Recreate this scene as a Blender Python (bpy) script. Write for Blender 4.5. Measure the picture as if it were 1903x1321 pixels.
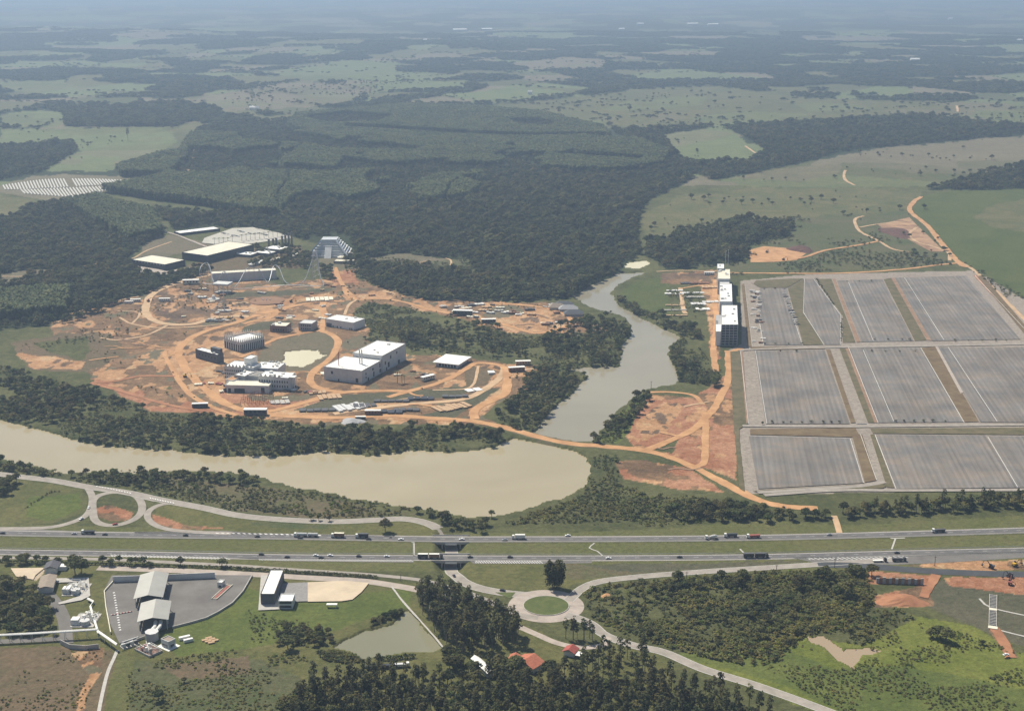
import bpy, math, random
import numpy as np
from mathutils import Vector
rng = np.random.default_rng(7)
random.seed(7)
sc = bpy.context.scene
COL = sc.collection
for _o in list(bpy.data.objects): bpy.data.objects.remove(_o)

# ---------------------------------------------------------------- camera, sky, sun, exposure
CAM_H, FPX, PITCH = 456.0, 2537.0, math.atan(705.0/2537.0)
cd = bpy.data.cameras.new('camera'); cam = bpy.data.objects.new('camera', cd); COL.objects.link(cam)
cd.sensor_width = 36.0; cd.lens = 36.0*FPX/1903.0; cd.clip_start = 5.0; cd.clip_end = 200000.0
cam.location = (0, 0, CAM_H); cam.rotation_euler = (math.pi/2-PITCH, 0, 0)
sc.camera = cam
SUN_AZ, SUN_EL = math.radians(-40), math.radians(54)
w = bpy.data.worlds.new('World'); sc.world = w; w.use_nodes = True
nt = w.node_tree; bg = nt.nodes['Background']
sky = nt.nodes.new('ShaderNodeTexSky'); sky.sky_type = 'NISHITA'; sky.sun_disc = False
sky.sun_elevation = SUN_EL; sky.sun_rotation = SUN_AZ; sky.air_density = 1.0; sky.dust_density = 2.0; sky.altitude = 500
nt.links.new(sky.outputs[0], bg.inputs[0]); bg.inputs[1].default_value = 0.07
sl = bpy.data.lights.new('sun', 'SUN'); sl.energy = 5.0; sl.angle = math.radians(0.9); sl.color = (1.0, 0.93, 0.81)
so = bpy.data.objects.new('sun', sl); COL.objects.link(so); so.location = (0, 0, 900)
TO_SUN = Vector((math.sin(SUN_AZ)*math.cos(SUN_EL), math.cos(SUN_AZ)*math.cos(SUN_EL), math.sin(SUN_EL)))
so.rotation_euler = TO_SUN.to_track_quat('Z', 'Y').to_euler()
sc.view_settings.view_transform = 'Standard'; sc.view_settings.look = 'None'
sc.view_settings.exposure = 0.28; sc.view_settings.gamma = 1.0; sc.view_settings.use_curve_mapping = False
cy = sc.cycles
cy.max_bounces = 4; cy.diffuse_bounces = 2; cy.glossy_bounces = 2; cy.transmission_bounces = 2; cy.volume_bounces = 0
cy.transparent_max_bounces = 4; cy.use_denoising = True; cy.caustics_reflective = False; cy.caustics_refractive = False
HAZE_DENSITY = 1.05e-4

# ---------------------------------------------------------------- projection and terrain
SP, CP = math.sin(PITCH), math.cos(PITCH)
def plane_pt(u, v, z=0.0):
    u = np.asarray(u, float); v = np.asarray(v, float)
    a = (u-951.5)/FPX; b = (v-660.5)/FPX
    s = SP+b*CP                       # downwards per unit depth
    Z = (CAM_H-z)/np.maximum(s, 1e-5)
    return a*Z, (CP-b*SP)*Z
def to_px(x, y, z):
    dz = z-CAM_H
    depth = y*CP-dz*SP
    down = -(y*SP+dz*CP)
    depth = np.maximum(depth, 1e-3)
    return 951.5+FPX*x/depth, 660.5+FPX*down/depth
def _hash(ix, iy, s):
    h = (ix.astype(np.int64)*374761393+iy.astype(np.int64)*668265263+s*1442695041) & 0xffffffff
    h = ((h ^ (h >> 13))*1274126177) & 0xffffffff
    return ((h ^ (h >> 16)) & 0xffffff)/float(0xffffff)
def vn(x, y, s=0):
    x = np.asarray(x, float); y = np.asarray(y, float)
    ix = np.floor(x); iy = np.floor(y); fx = x-ix; fy = y-iy
    fx = fx*fx*(3-2*fx); fy = fy*fy*(3-2*fy)
    a = _hash(ix, iy, s); b = _hash(ix+1, iy, s); c = _hash(ix, iy+1, s); d = _hash(ix+1, iy+1, s)
    return (a*(1-fx)+b*fx)*(1-fy)+(c*(1-fx)+d*fx)*fy
def fbm(x, y, s=0, o=3):
    t = 0; a = .5; n = 0
    for k in range(o):
        t = t+a*vn(x*2**k, y*2**k, s+k*17); n += a; a *= .5
    return t/n
def sstep(a, b, x):
    t = np.clip((x-a)/(b-a), 0, 1); return t*t*(3-2*t)
def hbase(x, y):
    d = np.hypot(x, y)
    r1 = sstep(2350, 3600, d); r2 = sstep(4800, 11000, d)
    return r1*(30*(fbm(x/620+3.1, y/900+1.7, 5)-.5)+6*(vn(x/190, y/260, 9)-.5)) + r2*(90*(fbm(x/2100+.4, y/2300, 21)-.5)+12)
def ground_pt(u, v):
    """ground point (with relief) seen at a traced point of the survey photograph"""
    u = np.asarray(u, float); v = np.asarray(v, float)
    z = np.zeros_like(u)
    for k in range(14):
        x, y = plane_pt(u, v, z); z = .5*z+.5*hbase(x, y)
    x, y = plane_pt(u, v, z)
    return x, y, hbase(x, y)
def G(u, v):
    x, y, z = ground_pt(u, v); return Vector((float(x), float(y), float(z)))
def PZ(u, v, z):
    x, y = plane_pt(u, v, z); return Vector((float(x), float(y), z))
def height_at(u, vb, vt):
    """height of a vertical edge whose foot is seen at (u, vb) and whose top is seen at row vt"""
    p = G(u, vb)
    b = (vt-660.5)/FPX
    # solve to_px(...)[1] == vt
    lo, hi = 0.0, 200.0
    for _ in range(40):
        m = (lo+hi)/2
        if to_px(p.x, p.y, p.z+m)[1] > vt: lo = m
        else: hi = m
    return lo
def mpp(u, v):
    a = G(u-.5, v); b = G(u+.5, v); return (b-a).length
def inpoly(px, py, poly):
    poly = np.asarray(poly, float)
    ins = np.zeros(px.shape, bool)
    mn = poly.min(0); mx = poly.max(0)
    m = (px >= mn[0]) & (px <= mx[0]) & (py >= mn[1]) & (py <= mx[1])
    if not m.any(): return ins
    X = px[m]; Y = py[m]; r = np.zeros(X.shape, bool)
    n = len(poly)
    for i in range(n):
        x1, y1 = poly[i]; x2, y2 = poly[(i+1) % n]
        if y1 == y2: continue
        c = ((y1 > Y) != (y2 > Y)) & (X < (x2-x1)*(Y-y1)/(y2-y1)+x1)
        r ^= c
    ins[m] = r
    return ins
def dist_line(x, y, pts):
    d = np.full(np.shape(x), 1e9); t = np.zeros(np.shape(x)); acc = 0.0
    for i in range(len(pts)-1):
        ax, ay = pts[i][:2]; bx, by = pts[i+1][:2]
        L2 = (bx-ax)**2+(by-ay)**2; L = math.sqrt(L2)
        k = np.clip(((x-ax)*(bx-ax)+(y-ay)*(by-ay))/L2, 0, 1)
        dd = np.hypot(x-ax-k*(bx-ax), y-ay-k*(by-ay))
        m = dd < d; d = np.where(m, dd, d); t = np.where(m, acc+k*L, t); acc += L
    return d, t, acc
UNDER = [tuple(G(u, v)[:2]) for u, v in [(833, 978), (838, 992), (838.5, 1003), (837.5, 1020), (837, 1036), (838, 1050), (842, 1064), (850, 1076)]]
def hunder(x, y):
    """the cutting in which the local road passes below the highway"""
    d, t, L = dist_line(x, y, UNDER)
    prof = sstep(0, 22, t)*sstep(L, L-34, t)
    return -6.2*prof*(1-sstep(6.3, 15.0, d))
def hall(x, y): return hbase(x, y)+hunder(x, y)

# ---------------------------------------------------------------- object helpers
def tag(o, label=None, cat=None, group=None, kind=None):
    if label: o['label'] = label
    if cat: o['category'] = cat
    if group: o['group'] = group
    if kind: o['kind'] = kind
    return o
def thing(name, label, cat, loc=(0, 0, 0), rz=0.0, group=None):
    o = bpy.data.objects.new(name, None); COL.objects.link(o)
    o.location = loc; o.rotation_euler = (0, 0, rz); o.empty_display_size = 1
    return tag(o, label, cat, group)
class MB:
    def __init__(s): s.v = []; s.f = []
    def add(s, vs, fs):
        n = len(s.v); s.v += [tuple(p) for p in vs]; s.f += [tuple(i+n for i in f) for f in fs]; return s
    def prism(s, poly, z0, z1, cap=True, bottom=False):
        n = len(poly); vs = [(p[0], p[1], z0) for p in poly]+[(p[0], p[1], z1) for p in poly]
        fs = [(i, (i+1) % n, n+(i+1) % n, n+i) for i in range(n)]
        if cap: fs.append(tuple(range(n, 2*n)))
        if bottom: fs.append(tuple(range(n-1, -1, -1)))
        return s.add(vs, fs)
    def box(s, c, size, rz=0.0, ax=None):
        """box with base centre c and size (x,y,z)"""
        sx, sy, sz = size[0]/2, size[1]/2, size[2]
        ca, sa = math.cos(rz), math.sin(rz)
        p = [(c[0]+x*ca-y*sa, c[1]+x*sa+y*ca) for x, y in ((-sx, -sy), (sx, -sy), (sx, sy), (-sx, sy))]
        return s.prism(p, c[2], c[2]+sz, True, True)
    def cyl(s, c, r, h, n=10, r2=None, bottom=False):
        r2 = r if r2 is None else r2
        vs = [(c[0]+r*math.cos(2*math.pi*i/n), c[1]+r*math.sin(2*math.pi*i/n), c[2]) for i in range(n)]
        vs += [(c[0]+r2*math.cos(2*math.pi*i/n), c[1]+r2*math.sin(2*math.pi*i/n), c[2]+h) for i in range(n)]
        fs = [(i, (i+1) % n, n+(i+1) % n, n+i) for i in range(n)]+[tuple(range(n, 2*n))]
        if bottom: fs.append(tuple(range(n-1, -1, -1)))
        return s.add(vs, fs)
    def tube(s, pts, r, n=5):
        pts = [Vector(p) for p in pts]; rs = r if isinstance(r, (list, tuple)) else [r]*len(pts)
        vs = []; fs = []
        for i, p in enumerate(pts):
            d = (pts[min(i+1, len(pts)-1)]-pts[max(i-1, 0)])
            d = d.normalized() if d.length > 1e-6 else Vector((0, 0, 1))
            a = d.orthogonal().normalized() if abs(d.z) > .95 else d.cross(Vector((0, 0, 1))).normalized()
            b = d.cross(a)
            for k in range(n):
                t = 2*math.pi*k/n; vs.append(p+rs[i]*(a*math.cos(t)+b*math.sin(t)))
        for i in range(len(pts)-1):
            for k in range(n): fs.append((i*n+k, i*n+(k+1) % n, (i+1)*n+(k+1) % n, (i+1)*n+k))
        fs += [tuple(range(n-1, -1, -1)), tuple(range((len(pts)-1)*n, len(pts)*n))]
        return s.add(vs, fs)
    def hcyl(s, a, b, r, n=10): return s.tube([a, b], r, n)
    def mesh(s, name, mat, off=(0, 0, 0)):
        me = bpy.data.meshes.new(name)
        me.from_pydata([(x-off[0], y-off[1], z-off[2]) for x, y, z in s.v], [], s.f)
        for m in (mat if isinstance(mat, (list, tuple)) else [mat]): me.materials.append(m)
        me.update(); return me
    def build(s, name, mat, parent=None, label=None, kind=None, off=None):
        if off is None:
            p = parent
            while p is not None and p.parent is not None: p = p.parent
            off = p.location if p is not None else (0, 0, 0)
        o = bpy.data.objects.new(name, s.mesh(name, mat, off)); COL.objects.link(o)
        if parent is not None: o.parent = parent
        if label: o['label'] = label
        if kind: o['kind'] = kind
        return o
def obj(name, me, parent=None, loc=(0, 0, 0), rz=0.0):
    o = bpy.data.objects.new(name, me); COL.objects.link(o); o.location = loc; o.rotation_euler = (0, 0, rz)
    if parent is not None: o.parent = parent
    return o
def copy_tree(o, parent=None):
    c = o.copy(); COL.objects.link(c)
    if parent is not None: c.parent = parent
    for ch in list(o.children): copy_tree(ch, c)
    return c

# ---------------------------------------------------------------- materials
MATS = {}
def mat(name, color, rough=.9, metal=0.0, var=.18, scale=.35, spec=.2, bump=0.0, rnd=0.0, c2=None):
    if name in MATS: return MATS[name]
    m = bpy.data.materials.new(name); m.use_nodes = True; n = m.node_tree; N = n.nodes; Lk = n.links
    b = N['Principled BSDF']; b.inputs['Roughness'].default_value = rough; b.inputs['Metallic'].default_value = metal
    b.inputs['Specular IOR Level'].default_value = spec
    g = N.new('ShaderNodeNewGeometry')
    t1 = N.new('ShaderNodeTexNoise'); t1.inputs['Scale'].default_value = scale; t1.inputs['Detail'].default_value = 5; t1.inputs['Roughness'].default_value = .65
    Lk.new(g.outputs['Position'], t1.inputs['Vector'])
    r = N.new('ShaderNodeMapRange'); r.inputs[1].default_value = .3; r.inputs[2].default_value = .7
    Lk.new(t1.outputs['Fac'], r.inputs[0])
    mx = N.new('ShaderNodeMix'); mx.data_type = 'RGBA'
    lo = tuple(c*(1-var) for c in color)+(1,); hi = (tuple(min(1, c*(1+var)) for c in color) if c2 is None else tuple(c2))+(1,)
    mx.inputs[6].default_value = lo; mx.inputs[7].default_value = hi
    Lk.new(r.outputs[0], mx.inputs[0]); out = mx.outputs[2]
    if rnd:
        oi = N.new('ShaderNodeObjectInfo'); hs = N.new('ShaderNodeHueSaturation')
        r2 = N.new('ShaderNodeMapRange'); r2.inputs[3].default_value = 1-rnd; r2.inputs[4].default_value = 1+rnd
        Lk.new(oi.outputs['Random'], r2.inputs[0]); Lk.new(r2.outputs[0], hs.inputs['Value'])
        r3 = N.new('ShaderNodeMapRange'); r3.inputs[3].default_value = .462; r3.inputs[4].default_value = .518
        mm = N.new('ShaderNodeMath'); mm.operation = 'MULTIPLY'; mm.inputs[1].default_value = 7.31
        fr = N.new('ShaderNodeMath'); fr.operation = 'FRACT'
        Lk.new(oi.outputs['Random'], mm.inputs[0]); Lk.new(mm.outputs[0], fr.inputs[0]); Lk.new(fr.outputs[0], r3.inputs[0]); Lk.new(r3.outputs[0], hs.inputs['Hue'])
        Lk.new(out, hs.inputs['Color']); out = hs.outputs[0]
    Lk.new(out, b.inputs['Base Color'])
    if bump:
        bp = N.new('ShaderNodeBump'); bp.inputs['Strength'].default_value = bump; bp.inputs['Distance'].default_value = .5
        Lk.new(t1.outputs['Fac'], bp.inputs['Height']); Lk.new(bp.outputs[0], b.inputs['Normal'])
    MATS[name] = m; return m
def leafmat(name, color, rnd=.42, trans=.2):
    m = mat(name, color, rough=.85, var=.35, scale=.5, spec=.15, rnd=rnd)
    n = m.node_tree; N = n.nodes; Lk = n.links
    b = N['Principled BSDF']; o = N['Material Output']
    t = N.new('ShaderNodeBsdfTranslucent'); ms = N.new('ShaderNodeMixShader'); ms.inputs[0].default_value = trans
    src = b.inputs['Base Color'].links[0].from_socket
    g2 = N.new('ShaderNodeNewGeometry'); t2 = N.new('ShaderNodeTexNoise'); t2.inputs['Scale'].default_value = .014; t2.inputs['Detail'].default_value = 5; t2.inputs['Roughness'].default_value = .7
    Lk.new(g2.outputs['Position'], t2.inputs['Vector']); r2 = N.new('ShaderNodeMapRange'); r2.inputs[1].default_value = .36; r2.inputs[2].default_value = .66; Lk.new(t2.outputs['Fac'], r2.inputs[0])
    m2 = N.new('ShaderNodeMix'); m2.data_type = 'RGBA'; m2.blend_type = 'MULTIPLY'; m2.inputs[0].default_value = 1.0
    m3 = N.new('ShaderNodeMix'); m3.data_type = 'RGBA'; m3.inputs[6].default_value = (.74, .80, .82, 1); m3.inputs[7].default_value = (1.42, 1.26, 1.05, 1)
    Lk.new(r2.outputs[0], m3.inputs[0]); Lk.new(src, m2.inputs[6]); Lk.new(m3.outputs[2], m2.inputs[7]); src = m2.outputs[2]; Lk.new(src, b.inputs['Base Color'])
    Lk.new(src, t.inputs['Color']); Lk.new(b.outputs[0], ms.inputs[1]); Lk.new(t.outputs[0], ms.inputs[2]); Lk.new(ms.outputs[0], o.inputs['Surface'])
    return m
def watermat(name, c1, c2, rough=.12, bump=.06):
    m = bpy.data.materials.new(name); m.use_nodes = True; n = m.node_tree; N = n.nodes; Lk = n.links
    b = N['Principled BSDF']; b.inputs['Roughness'].default_value = rough; b.inputs['IOR'].default_value = 1.33
    g = N.new('ShaderNodeNewGeometry')
    t = N.new('ShaderNodeTexNoise'); t.inputs['Scale'].default_value = .006; t.inputs['Detail'].default_value = 6; t.inputs['Distortion'].default_value = .8
    Lk.new(g.outputs['Position'], t.inputs['Vector'])
    r = N.new('ShaderNodeMapRange'); r.inputs[1].default_value = .35; r.inputs[2].default_value = .65; Lk.new(t.outputs['Fac'], r.inputs[0])
    mx = N.new('ShaderNodeMix'); mx.data_type = 'RGBA'; mx.inputs[6].default_value = c1+(1,); mx.inputs[7].default_value = c2+(1,)
    Lk.new(r.outputs[0], mx.inputs[0]); Lk.new(mx.outputs[2], b.inputs['Base Color'])
    t2 = N.new('ShaderNodeTexNoise'); t2.inputs['Scale'].default_value = .5; t2.inputs['Detail'].default_value = 3
    Lk.new(g.outputs['Position'], t2.inputs['Vector'])
    bp = N.new('ShaderNodeBump'); bp.inputs['Strength'].default_value = bump; bp.inputs['Distance'].default_value = .3
    Lk.new(t2.outputs['Fac'], bp.inputs['Height']); Lk.new(bp.outputs[0], b.inputs['Normal'])
    return m
M_white = mat('white_paint', (.78, .77, .72), .6, var=.07)
M_roofw = mat('white_roof', (.80, .79, .74), .7, var=.07, scale=.12)
M_cream = mat('cream_roof', (.72, .68, .54), .7, var=.10, scale=.1)
M_grey = mat('grey_wall', (.36, .36, .36), .8, var=.10, scale=.2)
M_lgrey = mat('pale_grey_wall', (.60, .60, .58), .8, var=.10, scale=.2)
M_dgrey = mat('dark_grey_wall', (.10, .105, .115), .7, var=.15, scale=.2)
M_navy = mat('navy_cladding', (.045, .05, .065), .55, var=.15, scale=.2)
M_black = mat('dark_opening', (.02, .021, .024), .5, var=.2)
M_glass = mat('dark_glass', (.03, .04, .05), .15, var=.2, spec=.6)
M_conc = mat('concrete', (.45, .43, .39), .9, var=.14, scale=.3)
M_steel = mat('galvanised_steel', (.55, .57, .58), .45, metal=.5, var=.08)
M_dsteel = mat('dark_steel', (.09, .09, .095), .6, var=.15)
M_rust = mat('red_oxide_steel', (.30, .10, .08), .8, var=.2)
M_brick = mat('brick_wall', (.24, .15, .115), .9, var=.2, scale=.6)
M_tile = mat('clay_tile_roof', (.42, .15, .09), .85, var=.25, scale=.6)
M_dtile = mat('dark_tile_roof', (.11, .11, .12), .8, var=.2, scale=.5)
M_beige = mat('beige_roof', (.30, .25, .20), .85, var=.15, scale=.4)
M_metalroof = mat('ribbed_metal_roof', (.38, .375, .34), .5, metal=.2, var=.08, scale=.1)
M_asph = mat('asphalt', (.165, .155, .142), .9, var=.2, scale=.05)
M_shoulder = mat('worn_shoulder', (.245, .225, .20), .9, var=.18, scale=.08)
M_lane = mat('tyre_dark_lane', (.135, .130, .126), .9, var=.18, scale=.06)
M_asphn = mat('fresh_asphalt', (.065, .07, .075), .85, var=.15, scale=.08)
M_road = mat('pale_road', (.315, .283, .243), .9, var=.2, scale=.12)
M_pink = mat('pinkish_concrete', (.39, .335, .285), .9, var=.18, scale=.12)
M_paint = mat('road_paint', (.75, .74, .70), .7, var=.15, scale=1.5)
M_dirt = mat('orange_dirt_road', (.47, .25, .115), .95, var=.22, scale=.05, c2=(.58, .335, .165))
M_dirtp = mat('pale_dirt_road', (.50, .345, .205), .95, var=.22, scale=.05)
M_dirtb = mat('brown_dirt', (.27, .175, .115), .95, var=.25, scale=.06)
M_dirtr = mat('red_dirt', (.34, .155, .08), .95, var=.3, scale=.04, c2=(.45, .22, .12))
M_bark = mat('bark', (.20, .17, .135), .9, var=.3, scale=2.0)
M_rubber = mat('tyre_rubber', (.02, .02, .02), .9, var=.2)
M_yellow = mat('machine_yellow', (.60, .36, .04), .5, var=.1)
M_red = mat('red_paint', (.42, .05, .035), .5, var=.1)
M_blue = mat('blue_paint', (.04, .10, .30), .5, var=.1)
M_carw = mat('car_white', (.80, .80, .79), .3, var=.03, spec=.5)
M_cars = mat('car_silver', (.45, .46, .47), .3, metal=.6, var=.03)
M_card = mat('car_black', (.025, .025, .028), .3, var=.05, spec=.5)
M_carr = mat('car_red', (.40, .04, .03), .3, var=.05, spec=.5)
M_tarp = mat('brown_tarpaulin', (.22, .12, .075), .8, var=.2)
M_wood = mat('sawn_timber', (.48, .33, .20), .9, var=.25, scale=1.0)
L_broad = leafmat('broadleaf_foliage', (.070, .086, .031))
L_broad2 = leafmat('olive_foliage', (.100, .104, .040))
L_euca = leafmat('eucalyptus_foliage', (.068, .077, .036))
L_plant = leafmat('plantation_foliage', (.112, .140, .062), rnd=.15, trans=.1)
L_shrub = leafmat('shrub_foliage', (.118, .128, .046), rnd=.4, trans=.25)
L_bamboo = leafmat('bamboo_foliage', (.075, .095, .026))
L_grass = leafmat('tall_grass', (.16, .165, .055), rnd=.25, trans=.3)
M_tunnel = mat('white_tunnel_film', (.58, .57, .53), .6, var=.08)
# ---------------------------------------------------------------- land cover (two real colours per cover, mixed by noise in the material)
CV = {
 'scrub': ((.058, .068, .026), (.125, .125, .052)), 'forest': ((.026, .038, .017), (.045, .056, .026)),
 'gully_and_shade': ((.024, .034, .016), (.038, .048, .024)), 'plant': ((.034, .050, .022), (.050, .066, .030)), 'grass': ((.085, .095, .032), (.150, .140, .055)),
 'verge': ((.105, .115, .038), (.135, .130, .055)),
 'lush': ((.082, .108, .028), (.130, .150, .040)), 'marsh': ((.110, .135, .026), (.180, .190, .046)),
 'crop': ((.070, .092, .028), (.105, .118, .040)), 'field': ((.120, .150, .064), (.170, .190, .088)),
 'pasture': ((.085, .098, .040), (.165, .148, .070)), 'mixed': ((.075, .095, .038), (.125, .115, .060)),
 'dry': ((.150, .132, .085), (.205, .178, .115)), 'brown': ((.115, .075, .045), (.29, .18, .10)),
 'dark': ((.095, .065, .045), (.210, .145, .095)), 'orange': ((.330, .175, .085), (.540, .33, .18)),
 'red': ((.270, .115, .060), (.430, .235, .140)), 'rough': ((.170, .122, .075), (.115, .098, .055)),
 'slope': ((.085, .088, .052), (.120, .110, .070)), 'olive': ((.130, .120, .072), (.175, .145, .095)),
 'sandy': ((.43, .275, .145), (.54, .37, .215)), 'pale': ((.420, .340, .240), (.520, .430, .310)), 'stalk': ((.145, .115, .070), (.105, .110, .050)),
 'lot': ((.275, .235, .195), (.345, .30, .25)),
}
GULLY_AND_SHADE = [
 [(640,238),(740,244),(880,253),(976,257),(1128,256),(1130,261),(976,263),(860,260),(740,252),(640,246)], [(440,258),(520,250),(600,262),(640,272),(720,276),(790,285),(770,290),(640,288),(540,276),(450,270)],  # first outline: shadow line at the block edge, painted as a dark wooded strip
 [(380,318),(500,316),(622,322),(640,302),(707,311),(828,312),(976,317),(1080,323),(1060,330),(940,332),(830,326),(700,326),(600,332),(470,326)], [(943,230),(1000,228),(1036,238),(1010,244),(960,240)],
 [(1023,297),(1064,290),(1200,301),(1190,308),(1100,303)], [(688,329),(735,328),(730,334),(695,335)], [(866,334),(935,350),(900,356),(862,344)], [(515,314),(560,316),(625,325),(600,330),(530,324)],
 [(560,225),(640,215),(735,222),(700,236),(610,238)], [(350,282),(420,285),(440,300),(400,312),(345,310)]]
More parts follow.
